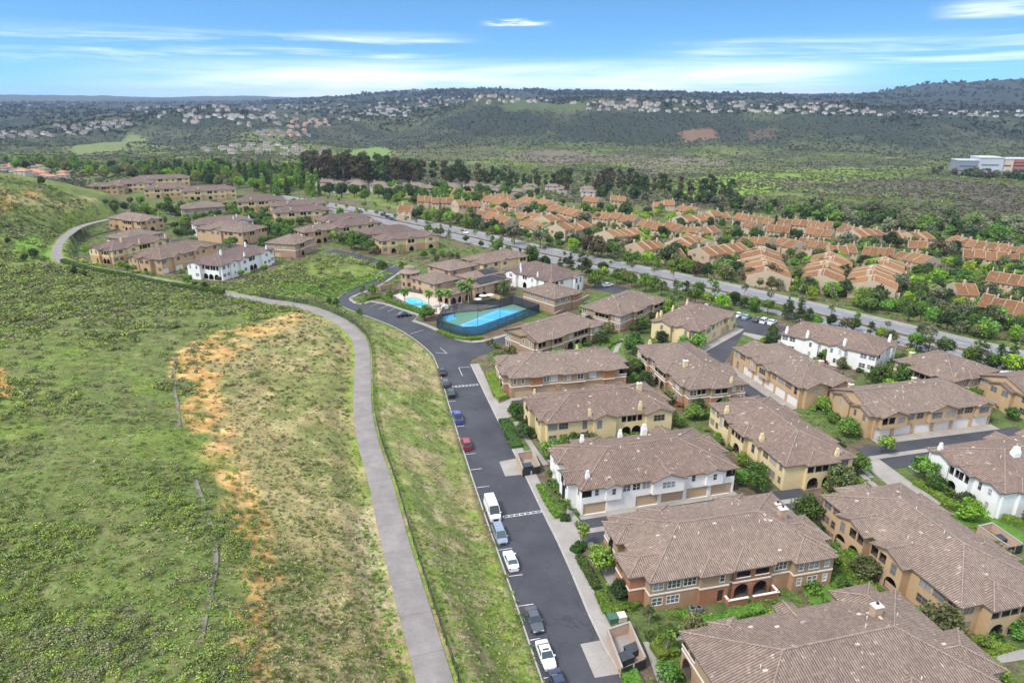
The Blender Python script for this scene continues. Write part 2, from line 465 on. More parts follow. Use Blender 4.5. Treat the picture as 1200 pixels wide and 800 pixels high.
def glass_mat(name, base, rough=0.08):
    k = NT(name)
    n = k.rng(k.rnd(), 0, 1, 0.35, 2.4)
    k.l(k.mix(1.0, base, n, 'MULTIPLY'), k.b.inputs['Base Color'])
    return k.done(rough, 0.6)

def garage_mat(name, base):
    k = NT(name); uv = k.pos(); sx = k.n('ShaderNodeSeparateXYZ'); k.l(uv, sx.inputs[0])
    f = k.math('FRACT', k.math('DIVIDE', sx.outputs[2], 0.55))
    g = k.rng(f, 0.0, 0.06, 0.6, 1.0)
    gc = k.n('ShaderNodeClamp', i_Min=0.6); k.l(g, gc.inputs[0])
    k.l(k.mix(1.0, base, gc.outputs[0], 'MULTIPLY'), k.b.inputs['Base Color'])
    return k.done(0.6, 0.3)

def wire_mat(name, col, period, frac):
    """woven wire: the gaps of the mesh are open"""
    k = NT(name); uv = k.n('ShaderNodeUVMap'); uv.uv_map = 'UVMap'
    sx = k.n('ShaderNodeSeparateXYZ'); k.l(uv.outputs[0], sx.inputs[0])
    a = k.math('FRACT', k.math('DIVIDE', k.math('ADD', sx.outputs[0], sx.outputs[1]), period))
    b = k.math('FRACT', k.math('DIVIDE', k.math('SUBTRACT', sx.outputs[0], sx.outputs[1]), period))
    w = k.math('MAXIMUM', k.math('LESS_THAN', a, frac), k.math('LESS_THAN', b, frac))
    k.b.inputs['Base Color'].default_value = col + (1,)
    tr = k.n('ShaderNodeBsdfTransparent'); mx = k.n('ShaderNodeMixShader')
    k.l(w, mx.inputs[0]); k.l(tr.outputs[0], mx.inputs[1]); k.l(k.b.outputs[0], mx.inputs[2]); k.l(mx.outputs[0], k.out.inputs[0])
    return k.done(0.6, 0.3)

def paint_mat(name, col, rough=0.25, metallic=0.0):
    k = NT(name); k.b.inputs['Base Color'].default_value = col + (1,)
    k.b.inputs['Metallic'].default_value = metallic
    k.b.inputs['Coat Weight'].default_value = 0.6; k.b.inputs['Coat Roughness'].default_value = 0.05
    p = k.pos(); k.l(k.rng(k.noise(p, 3, 2), 0.3, 0.7, rough * 0.8, rough * 1.3), k.b.inputs['Roughness'])
    k.b.inputs['Specular IOR Level'].default_value = 0.5
    return k.m

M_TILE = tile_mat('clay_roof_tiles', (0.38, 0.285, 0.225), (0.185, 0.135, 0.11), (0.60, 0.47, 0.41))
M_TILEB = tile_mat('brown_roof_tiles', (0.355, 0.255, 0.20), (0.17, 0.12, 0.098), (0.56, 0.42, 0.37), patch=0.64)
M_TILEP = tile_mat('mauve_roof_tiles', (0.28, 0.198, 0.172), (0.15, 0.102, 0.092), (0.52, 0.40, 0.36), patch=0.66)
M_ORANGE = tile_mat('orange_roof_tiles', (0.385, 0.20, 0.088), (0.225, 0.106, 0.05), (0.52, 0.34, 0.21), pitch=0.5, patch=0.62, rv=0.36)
M_CAP = mat('ridge_tiles', (0.285, 0.212, 0.175), var=0.2, scale=0.8, fine=0.25, fscale=4)
M_FASCIA = mat('fascia_board', (0.16, 0.115, 0.09), var=0.1)
M_ASPH = asphalt_mat()
M_PATH = old_asphalt_mat()
M_CONC = mat('concrete', (0.315, 0.288, 0.265), 0.85, var=0.12, scale=0.35, fine=0.08, fscale=5)
M_CURB = mat('kerb_concrete', (0.38, 0.35, 0.33), 0.85, var=0.15, scale=0.8)
M_PKWY = mat('parkway_asphalt', (0.20, 0.20, 0.215), 0.85, var=0.1, scale=0.2, fine=0.06)
M_PAINTW = mat('road_paint', (0.62, 0.62, 0.62), 0.6, var=0.3, scale=1.2, fine=0.2)
M_GROUND = ground_mat()
M_LAWN = mat('lawn', (0.10, 0.20, 0.035), 0.95, 0.1, var=0.25, scale=0.9, fine=0.3, fscale=7, bump=0.05)
M_MULCH = mat('mulch', (0.14, 0.098, 0.075), 0.95, 0.1, var=0.35, scale=1.2, fine=0.3, fscale=8, bump=0.05, tint=(0.075, 0.085, 0.04))
M_BRICK = mat('terracotta_stucco', (0.36, 0.165, 0.095), 0.85, var=0.15, scale=0.6, fine=0.18, fscale=6)
M_TAN = mat('tan_stucco', (0.46, 0.32, 0.215), 0.85, var=0.07, scale=0.5)
M_TAN2 = mat('sand_stucco', (0.50, 0.345, 0.20), 0.85, var=0.07, scale=0.5)
M_BROWN = mat('brown_stucco', (0.34, 0.23, 0.155), 0.85, var=0.08, scale=0.5)
M_UMBER = mat('upper_brown_stucco', (0.36, 0.265, 0.175), 0.85, var=0.08, scale=0.5)
M_CREAM = mat('cream_stucco', (0.68, 0.545, 0.315), 0.85, var=0.06, scale=0.5)
M_WHITE = mat('white_stucco', (0.80, 0.79, 0.775), 0.8, var=0.05, scale=0.5)
M_ACCENT = mat('rust_panel', (0.38, 0.17, 0.075), 0.8, var=0.12)
M_TRIM = mat('white_trim', (0.76, 0.71, 0.66), 0.6, var=0.05)
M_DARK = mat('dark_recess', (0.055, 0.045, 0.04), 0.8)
M_PATIO = mat('painted_patio_shade', (0.075, 0.06, 0.052), 0.85)  # shade inside balconies and arches painted in as dark wall colour
M_PANE = glass_mat('window_glass', (0.07, 0.085, 0.10))
M_BLIND = glass_mat('blinds_behind_glass', (0.23, 0.25, 0.265), 0.15)
M_GWHITE = garage_mat('white_garage_door', (0.72, 0.69, 0.67))
M_GTAN = garage_mat('tan_garage_door', (0.50, 0.37, 0.25))
M_IRON = mat('black_metal', (0.025, 0.027, 0.03), 0.5, 0.4)
M_GALV = mat('galvanised_metal', (0.30, 0.31, 0.32), 0.5, 0.5, metallic=0.4)
M_BARK = mat('bark', (0.13, 0.095, 0.07), 0.9, var=0.25, scale=3)
M_PALEBARK = mat('pale_bark', (0.30, 0.26, 0.22), 0.9, var=0.25, scale=2)
M_RUBBER = mat('tyre_rubber', (0.02, 0.02, 0.021), 0.7)
M_RIM = mat('alloy_rim', (0.35, 0.36, 0.37), 0.35, 0.5, metallic=0.7)
M_CARGLASS = glass_mat('car_glass', (0.03, 0.04, 0.048), 0.05)
M_LAMPW = mat('headlamp_lens', (0.6, 0.62, 0.64), 0.15, 0.6)
M_LAMPR = mat('tail_lamp_lens', (0.30, 0.02, 0.02), 0.2, 0.6)
M_SOLAR = mat('solar_mat_black', (0.022, 0.024, 0.03), 0.6, 0.4, var=0.2)
M_HOUSEW = mat('pale_house_wall', (0.46, 0.42, 0.37), 0.9, var=0.05, scale=0.05)
M_HOUSER = mat('brown_house_roof', (0.20, 0.15, 0.125), 0.9, var=0.1, scale=0.05)
M_HOUSEG = mat('grey_house_roof', (0.25, 0.23, 0.22), 0.9, var=0.1, scale=0.05)

L_DARK = leaf_mat('dark_leaves', (0.063, 0.096, 0.0297))
L_MID = leaf_mat('green_leaves', (0.1085, 0.184, 0.0351))
L_LIME = leaf_mat('lime_leaves', (0.2625, 0.4, 0.0405), 0.25)
L_FRESH = leaf_mat('fresh_leaves', (0.1663, 0.28, 0.0459), 0.25)
L_OLIVE = leaf_mat('olive_leaves', (0.1663, 0.184, 0.0675))
L_GREY = leaf_mat('grey_leaves', (0.175, 0.184, 0.1013))
L_BROWN = leaf_mat('brown_leaves', (0.1155, 0.0896, 0.0486))
L_RUST = leaf_mat('red_leaves', (0.2975, 0.096, 0.054))
L_PALM = leaf_mat('palm_fronds', (0.1488, 0.216, 0.0473))
L_SCRUB = leaf_mat('scrub_leaves', (1, 1, 1), 0.0, 0.0)
L_HEDGE = leaf_mat('hedge_leaves', (0.1488, 0.248, 0.0351), 0.2)
L_HEDGED = leaf_mat('dark_hedge_leaves', (0.07, 0.12, 0.027), 0.2)

# ------------------------------------------------------------------ the ground, as one sheet out to the hills
def pw(pts): return [hitxy(*p) for p in pts]
def pg(pts, z=0.0): return [G(p[0], p[1], z) for p in pts]
jx = (fbm(GX / 4.0, GY / 4.0, 31) - 0.5); jy = (fbm(GX / 4.0, GY / 4.0, 47) - 0.5)
def zone(pts, jit=4.0, soft=1.5):
    poly = pw(pts)
    x = GX + jx * jit; y = GY + jy * jit
    i = in_poly(x, y, poly); d, _ = seg_dist(x, y, poly, True)
    return np.where(i, 1.0, 1 - sstep(0, soft, d))
TONE = np.zeros(GX.shape + (3,))
def lay(c, w):
    global TONE
    c = np.array(c, float)
    TONE = TONE * (1 - w[..., None]) + c * w[..., None]
n1 = fbm(GX / 9, GY / 9, 61); n2 = fbm(GX / 3, GY / 3, 62); n3 = fbm(GX / 25, GY / 25, 63)
one = np.ones(GX.shape)
lay((0.145, 0.178, 0.055), one)                                             # green hill
lay((0.17, 0.225, 0.05), sstep(0.5, 0.62, n3) * 0.9)                       # bright grass
lay((0.155, 0.165, 0.065), sstep(0.52, 0.62, n1) * 0.6)
lay((0.22, 0.20, 0.09), sstep(0.6, 0.7, n2) * 0.35)
SLOPE = [(352, 366), (392, 378), (412, 392), (416, 420), (411, 470), (414, 520), (428, 575), (452, 650), (490, 800), (520, 900), (300, 900), (300, 790), (306, 690), (312, 640), (290, 580), (262, 520), (240, 460), (236, 425), (270, 400), (310, 380)]
zs = zone(SLOPE, 5, 3)
lay((0.33, 0.265, 0.125), zs * 0.92)
lay((0.18, 0.205, 0.065), zs * sstep(0.5, 0.6, n1) * 0.75)
lay((0.43, 0.345, 0.18), zs * sstep(0.57, 0.68, n2) * 0.5)
DIRT = [(352, 368), (318, 374), (290, 380), (255, 393), (226, 406), (207, 424), (204, 440), (225, 446), (238, 456), (222, 470), (222, 492), (238, 512), (252, 530), (264, 562), (282, 610), (295, 650), (298, 700), (294, 745), (288, 790), (284, 850), (304, 850), (303, 790), (304, 745), (307, 690), (311, 650), (304, 610), (290, 575), (280, 550), (268, 515), (255, 485), (250, 455), (262, 430), (286, 406), (322, 388), (356, 376)]
zd = zone(DIRT, 5, 2.5)
lay((0.52, 0.305, 0.105), zd * sstep(0.37, 0.48, n2 * 0.6 + n1 * 0.4))
lay((0.60, 0.41, 0.19), zd * sstep(0.56, 0.66, n2) * 0.7)
for pts in ([(-30, 428), (4, 436), (9, 450), (5, 464), (-30, 470)], [(-20, 228), (12, 230), (20, 236), (14, 246), (-20, 250)], [(30, 224), (46, 228), (42, 232), (30, 231)]):
    lay((0.50, 0.29, 0.10), zone(pts, 3, 1.5))
lay((0.36, 0.29, 0.14), zone([(60, 226), (100, 232), (120, 240), (90, 246), (40, 240), (-20, 236), (-20, 224)], 8, 6) * sstep(0.45, 0.6, n1) * 0.8)
lay((0.24, 0.30, 0.065), zone([(90, 246), (130, 246), (128, 254), (96, 258), (70, 264), (76, 252)], 4, 3) * 0.8)
lay((0.18, 0.36, 0.04), zone([(36, 278), (54, 284), (56, 304), (30, 306), (16, 296)], 4, 3) * 0.7)
# road bank: dry grass with green along the path and at the foot of the hill
BANK = [(438, 380), (466, 388), (494, 408), (510, 425), (530, 490), (567, 600), (600, 695), (636, 800), (668, 900), (570, 900), (536, 800), (486, 650), (458, 560), (440, 490), (436, 425)]
zb = zone(BANK, 2, 1)
lay((0.335, 0.275, 0.14), zb * 0.9)
lay((0.18, 0.235, 0.06), zb * sstep(0.38, 0.5, n1) * 0.85)
lay((0.19, 0.26, 0.04), zone([(567, 600), (600, 695), (636, 800), (668, 900), (600, 900), (590, 740), (572, 660), (552, 600)], 4, 3) * 0.75 * sstep(0.35, 0.5, n2))
lay((0.41, 0.33, 0.20), zb * sstep(0.6, 0.68, n2) * 0.6)
pgr = (1 - sstep(2.4, 4.2, pd)) * sstep(0.4, 0.55, n2)
lay((0.20, 0.29, 0.04), pgr * 0.8)
lay((0.40, 0.33, 0.21), zone([(436, 590), (456, 650), (476, 700), (470, 740), (440, 700), (420, 640)], 4, 3) * 0.7)
zm = zone([(262, 344), (455, 319), (462, 322), (428, 335), (398, 351), (380, 348), (330, 350), (290, 349)], 2, 1)
lay((0.16, 0.235, 0.05), zm); lay((0.26, 0.23, 0.1), zm * sstep(0.55, 0.62, n2) * 0.6)
lay((0.30, 0.20, 0.125), zone([(456, 317), (462, 322), (430, 334), (400, 350), (396, 347), (424, 331)], 1.5, 1) * 0.9)
# estate planting beds
ze = np.where(ins, 1.0, 1 - sstep(0, 1.0, fd)) * (1 - zm)
lay((0.155, 0.118, 0.085), ze)
lay((0.10, 0.155, 0.04), ze * sstep(0.40, 0.54, n1) * 0.85)
# condo slope and wooded edge
zc = (1 - np.maximum(ze, 0)) * sstep(0, 4, fd) * np.where((GX > -75) & (GX < 520) & (GY > 150), 1, 0) * (1 - sstep(560, 640, GY)) * (GX > (430 - GY) * 0.9 - 60)
lay((0.14, 0.13, 0.06), zc * 0.9); lay((0.11, 0.16, 0.04), zc * sstep(0.5, 0.6, n1) * 0.7)
# valley scrub and far hills
zf = sstep(520, 760, RR)
m1 = fbm(GX / 90, GY / 60, 71, 5); m2 = fbm(GX / 22, GY / 22, 72, 4); m3 = fbm(GX / 240, GY / 160, 73, 4)
lay((0.105, 0.112, 0.055), zf)
lay((0.15, 0.195, 0.05), zf * sstep(0.48, 0.6, m1) * 0.75)
lay((0.175, 0.145, 0.11), zf * sstep(0.52, 0.62, 1 - m3) * 0.6)
lay((0.04, 0.052, 0.032), zf * sstep(0.5, 0.62, m2) * 0.6)
lay((0.055, 0.066, 0.045), sstep(1350, 1700, RR) * 0.8)
lay((0.032, 0.042, 0.034), sstep(1350, 1700, RR) * sstep(0.46, 0.56, m3) * 0.85)
lay((0.085, 0.10, 0.05), sstep(1250, 1500, RR) * sstep(0.56, 0.66, fbm(GX / 330, GY / 200, 75, 3)) * 0.7)
lay((0.15, 0.185, 0.055), zf * (1 - sstep(1350, 1600, RR)) * sstep(0.54, 0.64, fbm(GX / 150, GY / 70, 76, 4)) * .8)
lay((0.055, 0.066, 0.035), zf * (1 - sstep(1350, 1600, RR)) * sstep(0.54, 0.64, fbm(GX / 120, GY / 50, 78, 4)) * .7)
lay((0.034, 0.045, 0.038), sstep(1350, 1700, RR) * sstep(0.48, 0.6, m1) * 0.6)
lay((0.034, 0.046, 0.046), sstep(2700, 3600, RR) * 0.85)
for pts, c in (([(505, 150), (530, 137), (560, 127), (610, 131), (640, 145), (630, 158), (560, 160)], (0.032, 0.042, 0.036)), ([(640, 150), (700, 131), (800, 134), (860, 137), (900, 150), (860, 164), (700, 166)], (0.034, 0.043, 0.036)), ([(1000, 128), (1080, 108), (1200, 107), (1240, 110), (1240, 128)], (0.03, 0.038, 0.034)), ([(800, 214), (870, 202), (935, 205), (900, 224), (800, 234)], (0.19, 0.30, 0.045)), ([(880, 200), (1000, 196), (1060, 205), (960, 215), (900, 212)], (0.16, 0.22, 0.05)),  # dark knolls and bright valley patch: shade and sunlight painted into the tone
               ([(408, 178), (440, 172), (458, 176), (452, 188), (420, 190)], (0.17, 0.25, 0.07)), ([(84, 172), (150, 158), (170, 163), (140, 176), (90, 182)], (0.17, 0.21, 0.08)),
               ([(140, 168), (200, 172), (190, 180), (120, 180)], (0.16, 0.19, 0.08)), ([(800, 155), (835, 152), (840, 162), (806, 166)], (0.19, 0.115, 0.075)), ([(880, 152), (902, 151), (906, 162), (884, 164)], (0.11, 0.085, 0.06)),
               ([(740, 190), (790, 184), (850, 188), (840, 202), (760, 204)], (0.19, 0.155, 0.12)), ([(590, 184), (640, 176), (760, 182), (730, 190), (640, 194)], (0.16, 0.13, 0.10)), ([(1060, 208), (1200, 215), (1200, 250), (1080, 238)], (0.105, 0.088, 0.072)),
               ([(590, 126), (650, 122), (690, 126), (650, 132), (600, 131)], (0.085, 0.11, 0.05)), ([(460, 176), (560, 170), (600, 180), (520, 190)], (0.105, 0.105, 0.06)), ([(280, 158), (320, 152), (400, 178), (330, 190), (290, 172)], (0.14, 0.17, 0.06))):
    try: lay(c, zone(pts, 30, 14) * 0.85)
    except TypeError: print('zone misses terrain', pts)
TONE *= (0.82 + 0.36 * fbm(GX / 1.7, GY / 1.7, 81, 2))[..., None]
nr, na = GX.shape
idx = np.arange(nr * na).reshape(nr, na)
q = np.stack([idx[:-1, :-1], idx[:-1, 1:], idx[1:, 1:], idx[1:, :-1]], -1).reshape(-1, 4)[:, ::-1]
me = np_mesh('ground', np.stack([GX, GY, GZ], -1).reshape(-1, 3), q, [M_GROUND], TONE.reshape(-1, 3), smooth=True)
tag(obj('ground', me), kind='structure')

# ------------------------------------------------------------------ roads, kerbs, pavements
def structure(name, mb, mats, **k): return tag(mb.build(name, mats, **k), kind='structure')

def offset_line(pts, d):
    """parallel polyline, d metres to the left of the running direction"""
    out = []
    n = len(pts)
    for i in range(n):
        a = Vector(pts[max(i - 1, 0)][:2]); b = Vector(pts[min(i + 1, n - 1)][:2]); t = (b - a).normalized()
        out.append((pts[i][0] - t.y * d, pts[i][1] + t.x * d))
    return out
def strip(mb, pts, d0, d1, z0, z1, m=0):
    A = offset_line(pts, d0); B = offset_line(pts, d1)
    for i in range(len(pts) - 1):
        q = [A[i], A[i + 1], B[i + 1], B[i]]
        ar = sum(q[k][0] * q[(k + 1) % 4][1] - q[(k + 1) % 4][0] * q[k][1] for k in range(4))
        if ar < 0: q = q[::-1]
        mb.face([(p[0], p[1], z1) for p in q], m)
    for L, s in ((A, d0 > d1), (B, d1 > d0)):
        for i in range(len(pts) - 1):
            f = [(*L[i], z0), (*L[i + 1], z0), (*L[i + 1], z1), (*L[i], z1)]
            mb.face(f[::-1] if s else f, m)
def dense(pts, step=3.0):
    out = []
    for a, b in zip(pts[:-1], pts[1:]):
        n = max(1, int(math.dist(a[:2], b[:2]) / step))
        for i in range(n): out.append(tuple(a[k] + (b[k] - a[k]) * i / n for k in range(len(a))))
    out.append(tuple(pts[-1])); return out
def smooth_line(pts, it=2):
    for _ in range(it):
        o = [pts[0]]
        for a, b in zip(pts[:-1], pts[1:]):
            o.append(tuple(a[k] * .75 + b[k] * .25 for k in range(len(a)))); o.append(tuple(a[k] * .25 + b[k] * .75 for k in range(len(a))))
        o.append(pts[-1]); pts = o
    return pts

LEFT_PX = [(672, 900), (637, 800), (601, 693), (567.5, 600), (530, 487), (512, 421), (497, 405), (467, 384.5), (432, 371), (407, 362), (397, 356)]
TOP_PX = [(396, 350), (406, 342), (420, 333), (435, 325), (452, 317), (464, 311)]
RIGHT_PX = [(551, 427), (575, 477), (605, 537), (636, 602), (660, 650), (700, 747), (732, 800), (780, 900)]
LEFT = smooth_line(pg(LEFT_PX), 1); RIGHT = smooth_line(pg(RIGHT_PX), 1)
mb = MB()
road_poly = LEFT + pg(TOP_PX + [(472, 316), (442, 336), (415, 346), (408, 350), (412, 355), (425, 357.5), (437, 352.5), (490, 370), (482, 376.5), (500, 382.5), (516, 391), (530, 397), (550, 402), (570, 400.5), (584, 396), (606, 390), (612, 396), (590, 404), (572, 414), (560, 418), (553, 422)]) + RIGHT
mb.sheet(road_poly, 0.03)
mb.sheet(pg([(452, 317), (464, 311), (440, 303), (392, 292), (380, 295)]), 0.034)
structure('estate_road', mb, [M_ASPH])
mb = MB(); strip(mb, LEFT, 0.02, 0.24, -0.2, 0.13)
strip(mb, pg(TOP_PX), 0.02, 0.3, -0.2, 0.13)
structure('road_kerb', mb, [M_CURB])
mb = MB(); strip(mb, RIGHT, 0.0, 0.3, -0.1, 0.16, 0); strip(mb, RIGHT, 0.32, 2.35, -0.1, 0.13, 1)
structure('pavement', mb, [M_CURB, M_CONC])
mb = MB(); strip(mb, smooth_line(pg([(606, 390), (570, 400.5), (550, 402), (530, 397), (500, 382.5), (482, 376.5)]), 1), 0.0, -1.5, -0.1, 0.13)
strip(mb, smooth_line(pg([(490, 370), (437, 352.5), (425, 357.5), (412, 355), (408, 350), (415, 346), (442, 336), (472, 316)]), 1), 0.0, -1.2, -0.1, 0.135)
structure('court_pavement', mb, [M_CONC])
mb = MB()
for p in ([(680, 754.5), (709, 749), (728, 789), (697, 794)], [(585, 541), (605, 537), (613, 556), (592, 558)], [(583, 474), (598, 468), (607, 486), (590, 492)], [(640, 606), (668, 604), (688, 645), (660, 650)]):
    mb.sheet(pg(p), 0.06 if p[0][0] in (680, 585) else 0.15)
structure('concrete_apron', mb, [M_CONC])
# painted markings
mb = MB()
def mark(a, b, w=0.12, z=0.042):
    A = G(*a); B = G(*b); strip(mb, [A, B], -w / 2, w / 2, z - 0.01, z)
for a, b in [((584, 644.3), (600, 642)), ((595.5, 675.2), (612, 673)), ((607.5, 710), (625, 707.5)), ((620.5, 750), (633, 747.6)), ((637, 794.5), (648, 792)), ((559, 571), (573, 569.5)), ((551.5, 550.3), (564.5, 548.8)),
             ((544.8, 532.4), (557, 531)), ((535, 499.6), (544, 499)), ((525, 470.3), (534, 469.8)), ((511, 413.2), (524, 414.2)), ((524, 414.2), (516, 407.5)), ((537.5, 430.6), (551, 430)), ((537.5, 430.6), (542, 440.5)), ((481, 391), (497, 386.5)),
             ((589.5, 604.5), (634, 598)), ((590.3, 606.6), (634.8, 600)), ((530, 452.4), (559.5, 450)), ((530.4, 453.8), (560, 451.4))]: mark(a, b)
for k in range(8):
    t = k / 7; mark((589.5 + 44.5 * t, 604.4 - 6.5 * t), (590.4 + 44.5 * t, 606.7 - 6.5 * t), 0.16, 0.046)
    mark((530 + 29.5 * t, 452.3 - 2.4 * t), (530.4 + 29.5 * t, 453.9 - 2.4 * t), 0.16, 0.046)
for k in range(7):
    t = k / 6; mark((423 + 62 * t, 356 + 20 * t * .95), (436 + 54 * t, 352.5 + 17 * t), 0.1)
structure('road_markings', mb, [M_PAINTW])

# service path on the hill
pl = smooth_line(dense(PATH, 12), 2); mb = MB()
A = offset_line(pl, 1.98); B = offset_line(pl, -1.98); s = 0
for i in range(len(pl) - 1):
    ds = math.dist(pl[i][:2], pl[i + 1][:2])
    mb.face([(*B[i], pl[i][2] + .06), (*B[i + 1], pl[i + 1][2] + .06), (*A[i + 1], pl[i + 1][2] + .06), (*A[i], pl[i][2] + .06)], 0, [(1, s), (1, s + ds), (0, s + ds), (0, s)])
    for L, sg in ((A, 1), (B, -1)):
        f = [(*L[i], pl[i][2] - .4), (*L[i + 1], pl[i + 1][2] - .4), (*L[i + 1], pl[i + 1][2] + .06), (*L[i], pl[i][2] + .06)]
        mb.face(f, 0, [(0, 0)] * 4)
    s += ds
structure('service_path', mb, [M_PATH])
M_DRAIN = mat('weathered_concrete', (.17, .15, .125), .9, var=.4, scale=.5, fine=.2, fscale=3)
# concrete drain running down the hill
for pts in ([(206, 418), (203, 440), (204, 455), (208, 475), (210, 500)], [(228, 562), (238, 590), (246, 610), (252, 640), (254, 662), (248, 690), (242, 720), (236, 760)]):
    ln = [hit(*p) for p in pts]; ln = [(p[0], p[1]) for p in smooth_line(ln, 1)]; mb = MB()
    for o0, o1, h0, h1 in ((-0.28, -0.1, .12, .05), (-0.1, 0.1, .05, .05), (0.1, 0.28, .05, .12)):
        a = offset_line(ln, o0); b = offset_line(ln, o1)
        for i in range(len(ln) - 1):
            mb.face([(*a[i], hz1(*ln[i]) + h0), (*a[i + 1], hz1(*ln[i + 1]) + h0), (*b[i + 1], hz1(*ln[i + 1]) + h1), (*b[i], hz1(*ln[i]) + h1)][::-1], 0)
    structure('concrete_drain', mb, [M_DRAIN])

# parkway: two carriageways with a planted median
FARK = smooth_line(pg([(330, 229.5), (387, 239), (431, 246.8), (506, 261.5), (552, 270.8), (615, 285.2), (662, 295.6), (733, 309.5), (800, 322.5), (857, 334.5), (927, 350.5), (1050, 379), (1200, 414), (1400, 461)]), 1)
mb = MB(); strip(mb, FARK, 0, -8.6, -0.2, 0.03); structure('parkway_lanes', mb, [M_PKWY])
mb = MB(); strip(mb, FARK, -12.2, -20.4, -0.2, 0.03); structure('parkway_lanes', mb, [M_PKWY])
mb = MB(); strip(mb, FARK, -8.6, -8.9, -0.2, 0.17); strip(mb, FARK, -11.9, -12.2, -0.2, 0.17); strip(mb, FARK, -8.92, -11.88, -0.2, 0.14, 1); strip(mb, FARK, 0.02, 0.3, -0.2, 0.17); strip(mb, FARK, 1.0, 2.5, -0.2, 0.06, 2); strip(mb, FARK, -20.42, -20.7, -0.2, 0.17)
structure('parkway_kerbs', mb, [M_CURB, M_MULCH, M_CONC])
mb = MB()
for o in (-0.5, -4.3, -8.2, -12.6, -16.3, -20.0):
    L = offset_line(FARK, o)
    if o in (-4.3, -16.3):
        d = dense(L, 3.0)
        for i in range(0, len(d) - 1, 4): strip(mb, d[i:i + 2], -0.06, 0.06, 0.02, 0.042)
    else: strip(mb, L, -0.06, 0.06, 0.02, 0.042)
structure('parkway_markings', mb, [M_PAINTW])

# motor courts, car park and walks between the townhouses (world rectangles along the rows)
def rect(o, a, x0, x1, y0, y1):
    c, s = math.cos(R(a)), math.sin(R(a))
    return [(o[0] + c * x - s * y, o[1] + s * x + c * y) for x, y in ((x0, y0), (x1, y0), (x1, y1), (x0, y1))]
mb = MB(); mc = MB()
for o, L in (((15.3, 95.4), 42), ((3.2, 144.4), 34)):
    mb.prism(rect(o, 13.5, -4.2, L, 0.4, 7.4), -0.1, 0.07); mc.sheet(rect(o, 13.5, -4.2, L, 3.2, 4.5), 0.09)
for p in ([(858, 367), (928, 385), (915, 394), (890, 396), (872, 389.5), (848, 426), (826, 413), (868, 389)], [(700, 330), (738, 338), (730, 346), (692, 338)]):
    mb.sheet(pg(p), 0.05)
mb.sheet(rect((85.0, 101.8), 14, -6, 36, 19.4, 28.2), 0.058); mb.sheet(rect((67.5, 146.9), 15, -8.5, -2.6, -3, 31), 0.054)
structure('motor_court', mb, [M_ASPH])
for p in ([(872, 389.5), (890, 393), (926, 401), (922, 405), (886, 398), (870, 392)], [(826, 413), (868, 389.5), (872, 386), (862, 384), (815, 410)], [(1008, 541), (1026, 535), (1060, 560), (1104, 590), (1090, 596), (1040, 568)]):
    mc.sheet(pg(p), 0.085 + .006 * len(mc.f) % .06)
for o, a, r4 in (((67.5, 146.9), 15, (-2.6, .3, 0, 29)), ((41.2, 145.9), 13.5, (15.4, 18, 0, 31)), ((54.5, 187.5), 48.5, (0, 25, -2.4, .3)), ((77.6, 131.6), 13, (0, 31.5, -2.2, .3)), ((85.0, 101.8), 14, (-1, 31, 16.8, 19.4)), ((85.0, 101.8), 14, (-6, 34, 23.2, 24.6)), ((50.5, 110.9), 13.5, (15.2, 17.5, 2, 28)), ((11.9, 102.8), 14.5, (0, 31, -.9, .3)), ((19.3, 78.8), 13.5, (0, 30, 16.8, 17.6)), ((-.6, 152.6), 13.4, (0, 31, -1.2, .3)), ((19.3, 78.8), 13.5, (-3, .3, 4, 14))):
    mc.sheet(rect(o, a, *r4), 0.1 + .005 * (len(mc.f) % 9))
structure('concrete_court', mc, [M_CONC])
mb = MB()
for p in ([(-133, 300), (-120, 296), (-128, 318), (-108, 330), (-100, 338), (-106, 344), (-140, 328)], [(-176, 345), (-140, 330), (-112, 345), (-116, 352), (-142, 338), (-174, 352)], [(-215, 440), (-190, 425), (-196, 418), (-222, 432)], [(-158, 298), (-152, 296), (-142, 326), (-148, 328)]): mb.sheet(p, .05)
structure('motor_court', mb, [M_ASPH])
mb = MB()
for a, b, w in (((690, 636), (737, 700), 1.4), ((737, 700), (748, 706), 1.2), ((660, 590), (676, 612), 1.2), ((604, 494), (628, 530), 1.2), ((628, 530), (640, 545), 1.2), ((642, 541), (652, 538), 1.2), ((655, 565), (668, 590), 1.3),
                ((718, 420), (728, 397), 1.4), ((760, 752), (800, 745), 1.3), ((760, 752), (778, 800), 1.5), ((1130, 778), (1210, 765), 1.5), ((1150, 776), (1140, 762), 1.3), ((830, 558), (845, 575), 1.1), ((870, 590), (846, 565), 1.2), ((1003, 540), (1022, 560), 1.0), ((1010, 556), (1060, 600), 1.2), ((628, 575), (650, 610), 1.5)):
    strip(mb, [G(*a), G(*b)], -w / 2, w / 2, -0.1, 0.10)
structure('garden_path', mb, [M_CONC])
mb = MB()
for p in ([(700, 395), (728, 400), (735, 425), (712, 425), (700, 410)], [(652, 590), (668, 615), (640, 612), (632, 590)], [(1110, 600), (1160, 600), (1200, 625), (1200, 640), (1160, 640)], [(1010, 545), (1036, 545), (1060, 560), (1040, 570)], [(940, 690), (990, 670), (1010, 690), (985, 705), (950, 712)], [(1080, 420), (1056, 432), (1040, 430), (1056, 418)]):
    mb.sheet(pg(p), 0.022)
structure('lawn', mb, [M_LAWN])

